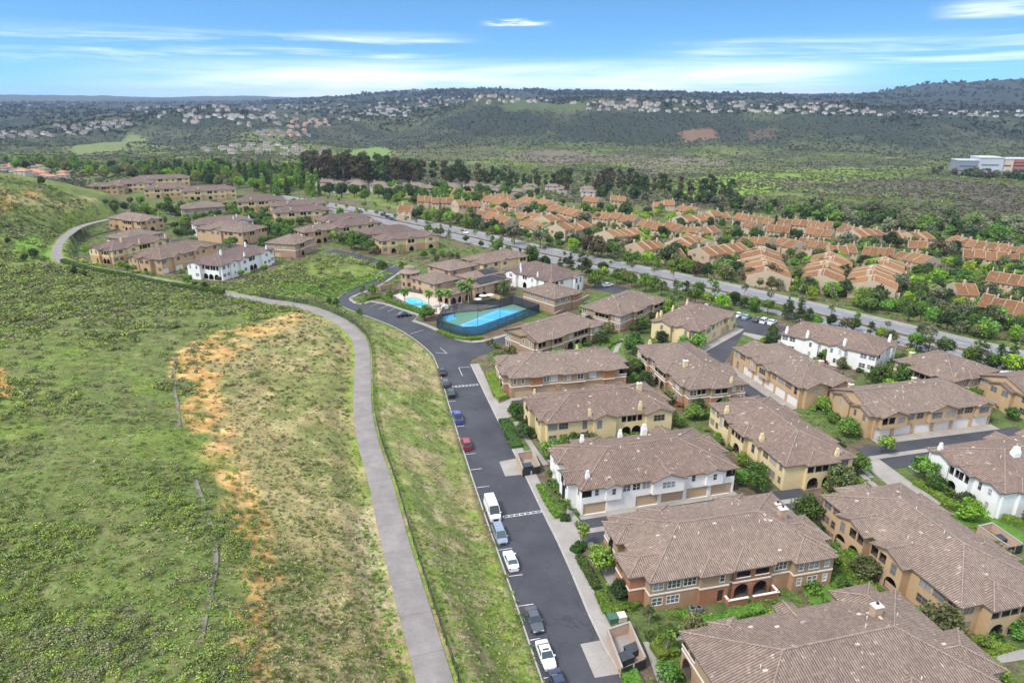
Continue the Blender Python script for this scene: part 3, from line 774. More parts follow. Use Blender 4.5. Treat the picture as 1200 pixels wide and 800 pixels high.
# ------------------------------------------------------------------ townhouse generator
EZ = 5.4; EO = 0.45
_wm = {}
def window_mesh(w, h, kind, frame_mat):
    key = (round(w, 2), round(h, 2), kind, frame_mat.name)
    if key in _wm: return _wm[key]
    f = MB(); b = 0.11 if frame_mat is M_TRIM or frame_mat is M_WHITE else 0.08
    x, z = w / 2, h / 2
    f.box(-x, x, -0.05, 0.06, z - b, z); f.box(-x, x, -0.05, 0.06, -z, -z + b)
    f.box(-x, -x + b, -0.048, 0.058, -z + b, z - b); f.box(x - b, x, -0.048, 0.058, -z + b, z - b)
    nm = 0 if w < 1.2 else (1 if w < 2 else 2)
    for i in range(nm):
        c = -x + (i + 1) * w / (nm + 1); f.box(c - .045, c + .045, -0.046, 0.04, -z + b, z - b)
    f.box(-x + b, x - b, -0.02, 0.03, -0.025, 0.025)
    if kind == 'far':
        f.face([(-x + b, 0.02, -z + b), (x - b, 0.02, -z + b), (x - b, 0.02, z - b), (-x + b, 0.02, z - b)], 1)
        r = (f.mesh('window', [frame_mat, M_PANE]), None)
    else:
        p = MB(); p.face([(-x + b, 0.02, -z + b), (x - b, 0.02, -z + b), (x - b, 0.02, z - b), (-x + b, 0.02, z - b)])
        r = (f.mesh('window', [frame_mat]), (p.mesh('pane', [M_PANE]), p.mesh('pane', [M_BLIND])))
    _wm[key] = r; return r

HOUSES = []
class House:
    def __init__(s, name, label, cat, o, a, L, W, style, group=None, ez=EZ, near=True, pitch=0.36, z=0.0, root=None, seed=0):
        s.L, s.W, s.ez, s.near, s.pitch = L, W, ez, near, pitch
        s.st = STY[style]; s.rn = random.Random(seed * 131 + 7)
        s.root = root or tag(empty(name, (o[0], o[1], z), R(a)), label, cat, group)
        if root: s.root.location = (o[0], o[1], z); s.root.rotation_euler = (0, 0, R(a))
        s.wall = MB(); s.roof = MB(); s.trim = MB(); s.caps = []
        s.wins = []; s.doors = []; s.chim = []
        s.wingspan = {k: [] for k in 'frbl'}
        HOUSES.append((o, a, L, W, label))
        e = EO
        s.P = {'f': ((e, e), (L - e, e)), 'r': ((L - e, e), (L - e, W - e)), 'b': ((L - e, W - e), (e, W - e)), 'l': ((e, W - e), (e, e))}

    def rface(s, pts, m=0):
        a = Vector(pts[0]); n = (Vector(pts[1]) - a).cross(Vector(pts[2]) - a)
        if n.z < 0: pts = pts[::-1]; n = -n
        n.normalize(); u = Vector((0, 0, 1)).cross(n)
        u = u.normalized() if u.length > 1e-4 else Vector((1, 0, 0)); v = n.cross(u)
        s.roof.face(pts, m, [(Vector(p).dot(u), Vector(p).dot(v)) for p in pts])

    def fascia(s, a, b, h=0.22):
        s.roof.face([(a[0], a[1], a[2] - h), (b[0], b[1], b[2] - h), b, a], 2, [(0, 0)] * 4)

    def main_roof(s, ends=('h', 'h')):
        L, W, z = s.L, s.W, s.ez; half = W / 2; rz = z + s.pitch * half
        x0 = half if ends[0] == 'h' else 0.0; x1 = L - half if ends[1] == 'h' else L
        s.ends = ends
        if L >= W:
            A, B = (x0, half, rz), (x1, half, rz)
            c = [(0, 0, z), (L, 0, z), (L, W, z), (0, W, z)]
            s.rface([c[0], c[1], B, A]); s.rface([c[2], c[3], A, B])
            if ends[0] == 'h': s.rface([c[3], c[0], A])
            else: s.wall.face([(EO, 0 + EO, z), (EO, half, rz - .2), (EO, W - EO, z)], s.um)
            if ends[1] == 'h': s.rface([c[1], c[2], B])
            else: s.wall.face([(L - EO, EO, z), (L - EO, W - EO, z), (L - EO, half, rz - .2)], s.um)
            s.caps += [(A, B)]
            s.caps += [(A, c[0]), (A, c[3])] if ends[0] == 'h' else []
            s.caps += [(B, c[1]), (B, c[2])] if ends[1] == 'h' else []
        else:
            half = L / 2; rz = z + s.pitch * half
            A, B = (half, half, rz), (half, W - half, rz)
            c = [(0, 0, z), (L, 0, z), (L, W, z), (0, W, z)]
            s.rface([c[0], c[1], A]); s.rface([c[1], c[2], B, A]); s.rface([c[2], c[3], B]); s.rface([c[3], c[0], A, B])
            s.caps += [(A, B), (A, c[0]), (A, c[1]), (B, c[2]), (B, c[3])]
        for i in range(4): s.fascia(c[i], c[(i + 1) % 4])
        s.roof.face([(p[0], p[1], z - 0.21) for p in c][::-1], 2, [(0, 0)] * 4)

    def rh(s, x, y):
        return s.ez + s.pitch * min(x, y, s.L - x, s.W - y)

    def put_wall(s, p0, p1, ups, los, skip=(), z1=None, lower=None, upper=None, gable=0, z0=0):
        st = s.st; S = math.dist(p0, p1); d = ((p1[0] - p0[0]) / S, (p1[1] - p0[1]) / S); n = (d[1], -d[0])
        z1 = z1 or s.ez - 0.1
        ops = []
        def blocked(a, b, row=0): return any(a < q1 and b > q0 and (row or not up) for q0, q1, up in skip)
        for row, codes in ((1, ups), (0, los)):
            if not codes: continue
            bw = S / len(codes)
            for i, c in enumerate(codes):
                cx = (i + 0.5) * bw
                sp = {'w': (1.75, 1.45), 'W': (2.6, 1.5), 'n': (.9, 1.45), 't': (1.1, 2.0)}.get(c)
                hs = s.ez / 5.4
                if sp:
                    w = min(sp[0], bw * .86); zb = (5.0 if row else 2.35) * hs - sp[1]
                    a, b = cx - w / 2, cx + w / 2
                    if blocked(a, b, row): continue
                    ops.append((a, b, zb, zb + sp[1], 0.14, 0)); s.wins.append((p0, d, n, cx, zb + sp[1] / 2, w, sp[1]))
                elif c in 'bB':
                    w = min(3.1 if c == 'b' else 2.2, bw * .97)
                    if blocked(cx - w / 2, cx + w / 2, row): continue
                    ops.append((cx - w / 2, cx + w / 2, 3.62 * hs, 5.18 * hs, 2.3, 0))
                    if st['cap']:
                        s._tbox(p0, d, n, cx - w / 2 - .1, cx + w / 2 + .1, 3.62 * hs, 3.76 * hs, 0.12)
                    if c == 'b' and w > 2: s._tbox(p0, d, n, cx - .12, cx + .12, 3.63 * hs, 5.17 * hs, 0.0, -0.24, s.wall, s.um)
                elif c in 'ao':
                    w = min(2.35, bw * .92)
                    if blocked(cx - w / 2, cx + w / 2, row): continue
                    zb, zt = (0.15, 2.5) if row == 0 else (3.8, 5.2)
                    ops.append((cx - w / 2, cx + w / 2, zb, zt, 2.0, 1))
                elif c == 'g':
                    w = min(4.8, bw * .86)
                    if blocked(cx - w / 2, cx + w / 2, row): continue
                    ops.append((cx - w / 2, cx + w / 2, 0.03, 2.3, 0.35, 0)); s.doors.append((p0, d, n, cx, w, 2.27, 0))
                elif c == 'd':
                    if blocked(cx - .6, cx + .6, row): continue
                    ops.append((cx - .5, cx + .5, 0.1, 2.2, 0.3, 0)); s.doors.append((p0, d, n, cx, 1.0, 2.1, 1))
                elif c == 'e':
                    w = min(1.7, bw * .8)
                    if blocked(cx - w / 2, cx + w / 2, row): continue
                    ops.append((cx - w / 2, cx + w / 2, 0.05, 4.9, 3.0, 0))
        lm = s.lm if lower is None else lower; um = s.um if upper is None else upper
        zs = s.st['split'] * s.ez / 5.4
        xs = sorted({0, S} | {o[0] for o in ops} | {o[1] for o in ops}); zz = sorted({z0, z1} | ({zs} if zs > z0 else set()) | {o[2] for o in ops} | {o[3] for o in ops})
        holes = [(a + .12, b - .12, 2.62 if up else 0) for a, b, up in skip]
        xs = sorted(set(xs) | {min(max(q, 0), S) for h_ in holes for q in h_[:2]}); zz = sorted(set(zz) | ({2.62} if any(h_[2] for h_ in holes) and z0 < 2.62 else set()))
        P = lambda q, z, k=0: (p0[0] + d[0] * q - n[0] * k, p0[1] + d[1] * q - n[1] * k, z)
        for i in range(len(xs) - 1):
            for j in range(len(zz) - 1):
                cx, cz_ = (xs[i] + xs[i + 1]) / 2, (zz[j] + zz[j + 1]) / 2
                if any(o[0] < cx < o[1] and o[2] < cz_ < o[3] for o in ops) or any(h_[0] < cx < h_[1] and cz_ > h_[2] for h_ in holes): continue
                s.wall.face([P(xs[i], zz[j]), P(xs[i + 1], zz[j]), P(xs[i + 1], zz[j + 1]), P(xs[i], zz[j + 1])], lm if cz_ < zs else um)
        for a, b, za, zb, dp, arch in ops:
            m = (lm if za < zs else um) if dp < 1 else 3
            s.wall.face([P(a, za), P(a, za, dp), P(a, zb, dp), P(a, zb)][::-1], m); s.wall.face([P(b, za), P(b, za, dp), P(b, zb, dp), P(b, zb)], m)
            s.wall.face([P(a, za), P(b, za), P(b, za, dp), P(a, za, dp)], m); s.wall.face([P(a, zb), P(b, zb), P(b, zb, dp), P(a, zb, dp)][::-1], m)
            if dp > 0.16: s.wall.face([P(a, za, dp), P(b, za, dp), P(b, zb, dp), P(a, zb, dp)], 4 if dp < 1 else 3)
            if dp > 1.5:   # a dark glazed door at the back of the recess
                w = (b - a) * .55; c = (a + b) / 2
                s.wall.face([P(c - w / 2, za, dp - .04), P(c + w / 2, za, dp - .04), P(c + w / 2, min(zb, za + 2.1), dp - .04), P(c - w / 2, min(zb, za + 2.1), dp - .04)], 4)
            if arch:
                rr = min((b - a) / 2, zb - za - 0.3); N = 8
                cv = [((a + b) / 2 - (b - a) / 2 * math.cos(math.pi * k / N), zb - rr + rr * math.sin(math.pi * k / N)) for k in range(N + 1)]
                for (q0, h0), (q1, h1) in zip(cv[:-1], cv[1:]):
                    s.wall.face([P(q0, h0, -.004), P(q1, h1, -.004), P(q1, zb, -.004), P(q0, zb, -.004)], lm if za < zs else um)
                    s.wall.face([P(q0, h0, -.004), P(q1, h1, -.004), P(q1, h1, .3), P(q0, h0, .3)], lm if za < zs else um)
        if st['band'] and z0 < zs - .3:
            gaps = sorted([(o[0], o[1]) for o in ops if o[2] < zs < o[3]] + [h_[:2] for h_ in holes]); q = 0
            for a, b in gaps + [(S, S)]:
                if a - q > .2: s._tbox(p0, d, n, q, a, zs - .12, zs + .12, .09)
                q = max(q, b)

    def _tbox(s, p0, d, n, a, b, z0, z1, out, inn=-0.02, mb=None, m=0):
        mb = mb or s.trim
        P = lambda q, k, z: (p0[0] + d[0] * q + n[0] * k, p0[1] + d[1] * q + n[1] * k, z)
        if mb is s.trim: inn = 0.001
        q = [P(a, out, z0), P(b, out, z0), P(b, inn, z0), P(a, inn, z0)]; t = [(x, y, z1) for x, y, z in q]
        for i in range(4): mb.face([q[i], q[(i + 1) % 4], t[(i + 1) % 4], t[i]], m)
        mb.face(t, m); mb.face(q[::-1], m)

    def wing(s, side, s0, w, proj, kind='h', ups='', los='', lower=None, upper=None, ez=None, top=False):
        p0, p1 = s.P[side]; S = math.dist(p0, p1); d = ((p1[0] - p0[0]) / S, (p1[1] - p0[1]) / S); n = (d[1], -d[0])
        P = lambda q, k: (p0[0] + d[0] * q + n[0] * k, p0[1] + d[1] * q + n[1] * k)
        s.wingspan[side].append((s0 - .05, s0 + w + .05, top)); z0 = 2.62 if top else 0
        if top: s.wall.face([(*P(s0, 0), z0), (*P(s0, proj), z0), (*P(s0 + w, proj), z0), (*P(s0 + w, 0), z0)], 3)
        a, b, c, e = P(s0, 0), P(s0, proj), P(s0 + w, proj), P(s0 + w, 0)
        if proj > .3:
            s.put_wall(a, b, '', '', lower=lower, upper=upper, z0=z0); s.put_wall(c, e, '', '', lower=lower, upper=upper, z0=z0)
        s.put_wall(b, c, ups, '' if top else los, lower=lower, upper=upper, z0=z0)
        z = (ez or s.ez) - 0.03 + s.rn.uniform(-.02, .02); hw = w / 2 + EO * .8; rz = z + s.pitch * hw; o = proj + EO; inn = -w / 2 - .2
        q = lambda u, k, zz: (*P(u, k), zz); mid = s0 + w / 2
        E0, E1 = q(mid - hw, o, z), q(mid + hw, o, z); I0, I1 = q(mid - hw, inn, z), q(mid + hw, inn, z)
        if kind == 'g':
            Rt, Ri = q(mid, o, rz), q(mid, inn, rz)
            s.rface([E0, Rt, Ri, I0]); s.rface([Rt, E1, I1, Ri])
            s.fascia(E0, Rt, .18); s.fascia(Rt, E1, .18); s.fascia(E0, q(mid - hw, EO, z)); s.fascia(E1, q(mid + hw, EO, z))
            zt = s.ez - .1
            s.wall.face([(*P(s0, proj), zt), (*P(s0 + w, proj), zt), (*P(s0 + w, proj), z), (*P(mid, proj), rz - .12), (*P(s0, proj), z)], s.um if upper is None else upper)
            s.caps.append((Rt, Ri))
        else:
            Rt, Ri = q(mid, o - hw, rz), q(mid, inn, rz)
            s.rface([E0, E1, Rt]); s.rface([E0, Rt, Ri, I0]); s.rface([Rt, E1, I1, Ri])
            s.fascia(E0, E1); s.fascia(E0, q(mid - hw, EO, z)); s.fascia(E1, q(mid + hw, EO, z))
            s.roof.face([(v[0], v[1], z - .2) for v in (E0, E1, q(mid + hw, EO, z), q(mid - hw, EO, z))][::-1], 2, [(0, 0)] * 4)
            s.caps += [(Rt, Ri), (Rt, E0), (Rt, E1)]

    def chimney(s, x, y, kind='box', h=1.5, w=1.1):
        s.chim.append((x, y, kind, h, w))

    lm, um = 0, 1
    def finish(s, f=('', ''), r=('', ''), b=('', ''), l=('', ''), vents=6):
        vents = int(vents * 1.3)
        st = s.st
        for k, (u, lo) in (('f', f), ('r', r), ('b', b), ('l', l)):
            s.put_wall(*s.P[k], u, lo, s.wingspan[k])
        s.wall.build('wall', [st['lower'], st['upper'], st['accent'], M_PATIO, M_DARK], s.root)
        for A, B in s.caps:
            up = Vector((0, 0, .05)); s.roof.tube(Vector(A) + up, Vector(B) + up, .12, .12, 5, 1, False)
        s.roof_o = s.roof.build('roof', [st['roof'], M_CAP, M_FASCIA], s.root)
        if s.trim.f: s.trim.build('white_band', [M_TRIM], s.root)
        far = not s.near
        for p0, d, n, cx, zc, w, h in s.wins:
            fm, pn = window_mesh(w, h, 'far' if far else 'near', st['frame'])
            o = obj('window', fm, s.root, (p0[0] + d[0] * cx - n[0] * .03, p0[1] + d[1] * cx - n[1] * .03, zc), math.atan2(d[1], d[0]))
            if pn: obj('pane', pn[0] if s.rn.random() < .55 else pn[1], o)
        for p0, d, n, cx, w, h, k in s.doors:
            m = MB(); m.box(-w / 2, w / 2, 0, .06, 0, h)
            m.build('front_door' if k else 'garage_door', [M_DARK if k else st['garage']], s.root, loc=(p0[0] + d[0] * cx - n[0] * .22, p0[1] + d[1] * cx - n[1] * .22, .04), rz=math.atan2(d[1], d[0]))
        for x, y, kind, h, w in s.chim:
            z0 = s.rh(x, y) - .8; m = MB(); w2 = w / 2 * (1 if s.near else .72) * (.64 if kind == 'taper' else .9); h *= .88
            top = z0 + .8 + h
            if kind == 'taper':
                for (wa, za), (wb, zb) in (((w2, z0), (w2, top - .9)), ((w2, top - .9), (w2 * .72, top - .35)), ((w2 * .72, top - .35), (w2 * .62, top))):
                    for i in range(4):
                        sg = [(-1, -1), (1, -1), (1, 1), (-1, 1)]; a, b = sg[i], sg[(i + 1) % 4]
                        m.face([(x + a[0] * wa, y + a[1] * wa * .7, za), (x + b[0] * wa, y + b[1] * wa * .7, za), (x + b[0] * wb, y + b[1] * wb * .7, zb), (x + a[0] * wb, y + a[1] * wb * .7, zb)])
                m.box(x - w2 * .62, x + w2 * .62, y - w2 * .45, y + w2 * .45, top - .02, top + .12, 0)
                mm = [st['chim']]
            else:
                m.box(x - w2, x + w2, y - w2 * .8, y + w2 * .8, z0, top); mm = [st['chim'], M_TRIM, M_IRON]
                m.box(x - w2 - .08, x + w2 + .08, y - w2 * .8 - .08, y + w2 * .8 + .08, top, top + .14, 1)
                m.box(x - w2 * .7, x + w2 * .7, y - w2 * .55, y + w2 * .55, top + .14, top + .3, 1)
                m.tube((x, y, top + .3), (x, y, top + .55), .2, .2, 8, 2)
            m.build('chimney', mm, s.roof_o)
        if s.near:
            for i in range(vents):
                x, y = s.rn.uniform(3, s.L - 3), s.rn.choice([s.rn.uniform(1.5, s.W * .47), s.rn.uniform(s.W * .36, s.W * .47), s.rn.uniform(s.W * .55, s.W - 1.5)])
                z = s.rh(x, y)
                if i % 3 == 0: v = obj('vent_pipe', VENTP, s.roof_o, (x, y, z))
                else: v = obj('roof_vent', VENTB, s.roof_o, (x, y, z), s.rn.choice([0, 0, math.pi / 2]))
        return s

m_ = MB(); m_.tube((0, 0, -.2), (0, 0, .45), .07, .07, 6); VENTP = m_.mesh('vent_pipe', [M_TRIM])
m_ = MB(); m_.box(-.28, .28, -.16, .16, -.1, .15); m_.box(-.22, .22, -.18, -.16, .02, .1); VENTB = m_.mesh('roof_vent', [mat('pale_vent', (0.52, 0.43, 0.38), 0.7)])
M_SPICE = mat('spice_stucco', (0.41, 0.25, 0.155), 0.85, var=0.1, scale=0.7, fine=0.14, fscale=6)

def sty(lower, upper, garage, frame, roof, chim, split=2.95, band=False, cap=False, accent=None):
    return dict(lower=lower, upper=upper, garage=garage, frame=frame, roof=roof, chim=chim, split=split, band=band, cap=cap, accent=accent or M_ACCENT)
STY = {
    'spice': sty(M_SPICE, M_UMBER, M_GTAN, M_TRIM, M_TILE, M_TAN, band=True, cap=True, accent=M_BRICK),
    'rust': sty(M_SPICE, M_UMBER, M_GTAN, M_TRIM, M_TILE, M_CREAM, band=True, cap=True),
    'white': sty(M_WHITE, M_WHITE, M_GTAN, M_TRIM, M_TILEB, M_WHITE, accent=M_WHITE),
    'cream': sty(M_CREAM, M_CREAM, M_GTAN, M_UMBER, M_TILEB, M_CREAM, accent=M_CREAM),
    'brown': sty(M_BROWN, M_UMBER, M_GTAN, M_TRIM, M_TILE, M_TAN, band=True, accent=M_BRICK),
    'tan': sty(M_TAN2, M_TAN2, M_GWHITE, M_BROWN, M_TILE, M_TAN2, accent=M_TAN),
    'tan2': sty(M_TAN2, M_TAN2, M_GWHITE, M_BROWN, M_TILEB, M_TAN2, accent=M_TAN),
    'mauve': sty(M_TAN2, M_CREAM, M_GTAN, M_UMBER, M_TILEP, M_CREAM, accent=M_TAN),
    'mauvew': sty(M_WHITE, M_WHITE, M_GTAN, M_TRIM, M_TILEP, M_WHITE, accent=M_WHITE),
    'club': sty(M_TAN, M_TAN, M_GTAN, M_BROWN, M_TILE, M_TAN, accent=M_TAN),
}
TG = 'two storey townhouse blocks with brown tile roofs'
def house(label, o, a, L, W, style, **k): return House('townhouse', label, 'townhouse', o, a, L, W, style, group=TG, **k)

# --- the row along the estate road
h = house('terracotta and brown townhouse with white bands and arched patios, beside the dark sedan', (19.3, 78.8), 13.5, 30.5, 17, 'spice', seed=1)
h.main_roof(); h.wing('f', 7.6, 4.6, .5, 'h', '.n', '.d', lower=2); h.wing('f', 22.6, 6.6, 1.0, 'h', 'nWn', 'nwn'); h.wing('f', 13.0, 6.2, .35, 'h', 'BB', 'aa', lower=2, upper=2)
h.wing('l', 9.2, 5.2, 2.4, 'h', 'o.', '.a', lower=2, upper=2); h.wing('l', 1.2, 5.5, 1.2, 'h', 'w.', 'e'); h.wing('b', 5, 5, .8, 'h', 'w', '.'); h.wing('b', 19, 5, .8, 'h', 'w', '.'); h.wing('r', 3, 6, 1.4, 'h', 'w', 'w')
h.chimney(26.3, 8.2, 'box', 1.7, 1.3); h.chimney(27.8, 11.5, 'box', .6, .8)
m = MB()
for a, b, c, d in ((12.2, 15.4, -1.2, -1.0), (16.3, 20.5, -1.2, -1.0), (20.3, 20.5, -1.0, .5), (12.2, 12.4, -1.0, .4)): m.box(a, b, c, d, 0, .95, 0); m.box(a - .08, b + .08, c - .08, d + .08, .95, 1.06, 1)
m.build('patio_wall', [M_BRICK, M_TRIM], h.root)
h.finish(('wWWbb.bbWnWn', 'wW.aa.aa..nw'), ('w.b.w', 'w.a.w'), ('wwWwWwwW', 'gggg'), ('w.b.w', '.e..w'), 9)

h = house('brown roofed townhouse at the bottom edge with square chimney, only its roof showing', (25.6, 52.9), 14, 33, 17.4, 'spice', seed=2)
h.main_roof(); h.wing('l', 9.5, 5.5, 1.6, 'h', 'b', 'a'); h.wing('b', 2.5, 6.0, 2.0, 'h', 'w', 'w'); h.wing('b', 15.5, 2.4, 1.2, 'g', '', ''); h.wing('r', 2.0, 6.5, 2.2, 'h', 'W', 'w'); h.wing('f', 18, 7, .9, 'h', 'w', 'w'); h.wing('b', 24.5, 3.4, .7, 'h', '', '')
h.chimney(24.6, 12.0, 'box', 1.7, 1.3); h.finish(('wwWwWw', 'wwWwWw'), ('w.w.w', 'w.w.w'), ('wWwwWwbw', 'wWaaw.aw'), ('b.b.w', 'a.a.w'), 10)

h = house('white townhouse with tan garage doors, behind the terracotta one', (11.9, 102.8), 14.5, 31, 17, 'white', seed=3)
h.main_roof(); h.wing('f', 4.4, 2.9, .5, 'g', 'n', '.', top=True); h.wing('f', 13.2, 6.2, .8, 'g', 'W', 'g', top=True); h.wing('f', 24.0, 3.4, .5, 'g', 'n', '.', top=True)
h.wing('l', 9.0, 4.6, 1.7, 'g', 'b', 'e'); h.wing('l', 1.0, 5.4, 1.0, 'h', 'w', 'w'); h.wing('r', 6, 7, 1.5, 'h', 'w', 'w'); h.wing('b', 20, 6, 1.2, 'h', 'w', 'w'); h.wing('b', 5, 4, 1.0, 'g', 'w', 'w')
h.chimney(18.9, 15.3, 'taper', 2.6, 1.7); h.chimney(2.2, 2.6, 'taper', 1.5, 1.2); h.chimney(6, 15.8, 'taper', 1.8, 1.3); h.chimney(14.2, 16.2, 'taper', 1.8, 1.3)
h.finish(('bn.nwwWWw..nwwnb', 'g.gggg'), ('w.b.w', 'w.a.w'), ('wwbwwbww', 'waawwaaw'), ('w..wt', '.e..w'), 9)

h = house('cream townhouse with square chimney and balcony row, behind the white one with tan garages', (7.1, 128.4), 13.5, 29.5, 16, 'cream', seed=4)
h.main_roof(); h.wing('f', 10.2, 5.0, .6, 'g', 't.', '.'); h.wing('f', 22.0, 6.0, 1.0, 'g', 'W', 'w'); h.wing('l', 2.0, 5.8, 1.8, 'g', 'o', 'a'); h.wing('l', 9.0, 4.5, 1.0, 'h', 'b', '.'); h.wing('b', 6, 6, .8, 'h', 'w', ''); h.wing('r', 5, 6, 1.4, 'h', 'w', 'w')
h.chimney(24.2, 8.0, 'box', 1.8, 1.1); h.chimney(10.0, 1.0, 'taper', 1.7, 1.0); h.chimney(21.6, 1.2, 'taper', 2.1, 1.2); h.chimney(1.4, 14.3, 'taper', 1.3, 1.0)
h.finish(('WW.tbb.bbwww', 'ww.waa.aawww'), ('w.w.w', 'w.w.w'), ('wWwwWw', 'gggg'), ('n.b.w', 'a...w'), 9)

h = house('brown townhouse with rust orange panels and white windows, beside the parked pickup', (-0.6, 152.6), 13.4, 31, 16, 'rust', seed=5)
h.main_roof(); h.wing('f', 4.9, 3.0, .45, 'h', '.', '', upper=2, lower=2, top=True); h.wing('f', 13.2, 6.0, .4, 'h', 'nw', '', top=True); h.wing('f', 23.8, 3.0, .45, 'h', '.', '', upper=2, lower=2, top=True)
h.wing('l', 7.5, 5.0, 1.3, 'h', 'b', 'e'); h.wing('l', .8, 5.0, .8, 'h', 'w', 'w'); h.wing('r', 4, 6, 1.5, 'h', 'w', 'w'); h.wing('b', 18, 6, 1, 'h', 'w', 'w')
h.chimney(22, 14.5, 'taper', 1.2, 1.1); h.finish(('nnwWWwnwWWWwwwb', 'ggggg'), ('w.b.w', 'w.a.w'), ('wwbwwbww', 'waawwaaw'), ('b.w', 'e.w'), 9)

h = house('brown townhouse with low gabled end, beside the blue sport court', (7.3, 178.0), 41.5, 27, 15, 'brown', near=True, seed=6)
h.main_roof(('g', 'h')); h.wing('l', 7.0, 6.0, .6, 'g', 'nn', '.'); h.wing('f', 5.0, 4.6, .5, 'h', 'b', '.'); h.wing('f', 21, 4.0, 1.0, 'h', 'w', 'w')
h.chimney(21.5, .9, 'taper', 1.2, 1.0); h.finish(('bWwWtbbWw', 'awwwaaaww'), ('w.w.w', 'w.w.w'), ('wWwwWw', 'wwaaww'), ('w.nn.', 'w.nn.'), 7)

h = house('brown townhouse with terracotta lower walls, its corner pointing at the curved lawn path', (33.9, 202.1), 47.5, 27, 16, 'spice', seed=7)
h.main_roof(); h.wing('f', 7.0, 6, .8, 'h', 'b', 'a', lower=2); h.wing('f', 18, 6, 1.0, 'h', 'BB', 'aa', lower=2); h.wing('l', 6, 5, .8, 'h', 'bb', 'w')
h.chimney(4.5, 4.2, 'taper', 1.4, 1.1); h.finish(('wnWbBwbBw', 'w.waawaaw'), ('w.b.w', 'w.a.w'), ('wwbwwbww', 'waawwaaw'), ('w.bbw.w', 'w.aw..w'), 7)

h = house('cream townhouse with tapered chimneys, beside the row of parked cars', (54.5, 187.5), 48.5, 25, 16.5, 'cream', seed=8)
h.main_roof(('h', 'h')); h.wing('l', 1.0, 6.0, 1.0, 'g', 'n', '.'); h.wing('l', 8.5, 4.6, 1.0, 'g', '.n', '.d'); h.wing('f', 3.0, 4.6, .5, 'g', 'W', 'd', top=True); h.wing('f', 18.5, 5.0, .8, 'g', 'W', 'd', top=True)
h.chimney(3.5, 14.8, 'taper', 2.2, 1.5); h.chimney(2.0, 15.2, 'taper', 2.0, 1.3); h.chimney(12, 15.4, 'taper', 2, 1.3); h.chimney(21, 15.2, 'taper', 2, 1.3)
h.finish(('wWWwnnwwW', 'gg.w.gg.'), ('w.w.w', 'w.w.w'), ('wWwwWw', 'wwaaww'), ('n..b..w', '....a.w'), 8)

h = house('brown townhouse with orange square chimney, end on to the cream townhouse with the yard wall', (41.2, 145.9), 13.5, 15.7, 31, 'rust', seed=9)
h.main_roof(); h.wing('l', 4.0, 4.5, .8, 'h', 'b', 'a'); h.wing('l', 13.5, 6.0, 1.0, 'h', 'bb', 'aa'); h.wing('l', 23, 5, .7, 'h', 'w', 'w'); h.wing('f', 5.5, 5, .6, 'h', 'b', 'a'); h.wing('r', 6, 7, .6, 'g', 'w', 'g'); h.wing('r', 20, 5, .6, 'h', 'w', 'g')
h.chimney(4.3, 10.5, 'box', 1.6, 1.2); h.chimney(3.0, 28.6, 'taper', 1.5, 1.3); h.chimney(11.5, 1.0, 'taper', 1.6, 1.1)
h.finish(('Wb.b.nn', 'w.a.a.w'), ('wwWwWwww', 'gggg'), ('w.w.w', 'w.w.w'), ('wbwwbbwbWw', 'wawwaawaww'), 8)

h = house('cream townhouse with long wall of arched balconies and tapered white chimneys', (50.5, 110.9), 13.5, 15.5, 28.6, 'cream', seed=10)
h.main_roof(); h.wing('l', 5.2, 4.0, .9, 'g', 'tb', '..'); h.wing('l', 10.8, 4.6, 1.1, 'h', 'bb', 'a'); h.wing('l', 16.5, 3.4, .7, 'g', 't', '.'); h.wing('f', 4.2, 6.4, .8, 'h', 'bb', 'aa'); h.wing('r', 6, 6, .8, 'h', 'w', 'g'); h.wing('r', 18, 5, .8, 'h', 'w', 'g'); h.wing('b', 2, 7, 1.2, 'h', 'w', 'w')
h.chimney(1.0, 22.6, 'taper', 1.7, 1.4); h.chimney(1.0, 9.4, 'taper', 1.8, 1.4); h.chimney(11.6, .9, 'taper', 1.7, 1.2)
h.finish(('.b.w', '.a.w'), ('wwWwWwww', 'gggg'), ('w.w.w', 'w.w.w'), ('wWWbbWbbwWn', 'wWwaa.aawWn'), 8)

h = house('tan townhouse with white garage doors along its long wall', (67.5, 146.9), 15, 15.5, 28.7, 'tan', seed=11)
h.main_roof(); h.wing('l', 7.0, 4.2, .6, 'g', 'w', '.', top=True); h.wing('l', 12.0, 4.6, .9, 'g', 'W', 'g', top=True); h.wing('f', 1.2, 6.0, .9, 'g', 'w', '.'); h.wing('f', 8.0, 5.5, 1.3, 'g', 'n.', '..'); h.wing('r', 8, 6, 1.0, 'h', 'w', 'w'); h.wing('b', 5, 6, .8, 'g', 'w', 'w')
h.chimney(13, 9.5, 'box', 1.2, 1.1); h.finish(('w..n', '...w'), ('wbwwbwww', 'waawwaaw'), ('w.w.w', 'w.w.w'), ('tWWwWWwWWt', 'tggggg'), 8)

h = house('white townhouse with plain tapered chimneys, beside the parkway behind the tan one with white garages', (96.6, 168.1), 46.5, 15.7, 26.5, 'white', seed=12)
h.main_roof(); h.wing('l', 6.5, 4.2, .8, 'g', 'n', 'n'); h.wing('l', 13.5, 4.4, 1.4, 'g', 'nn', 'n'); h.wing('f', 10.5, 4.0, .9, 'g', 't', 'd')
h.chimney(.9, 24.9, 'taper', 2.0, 1.5); h.chimney(.9, 19.0, 'taper', 2.2, 1.5); h.chimney(1.0, 9.0, 'taper', 2.2, 1.5); h.chimney(12.6, 1.0, 'taper', 2.3, 1.6)
h.finish(('b.t.', '.w.d'), ('wWwwWw', 'gggg'), ('w.w.w', 'w.w.w'), ('ww.n.bb.n.ww', 'ww.n.aa.n.ww'), 6)

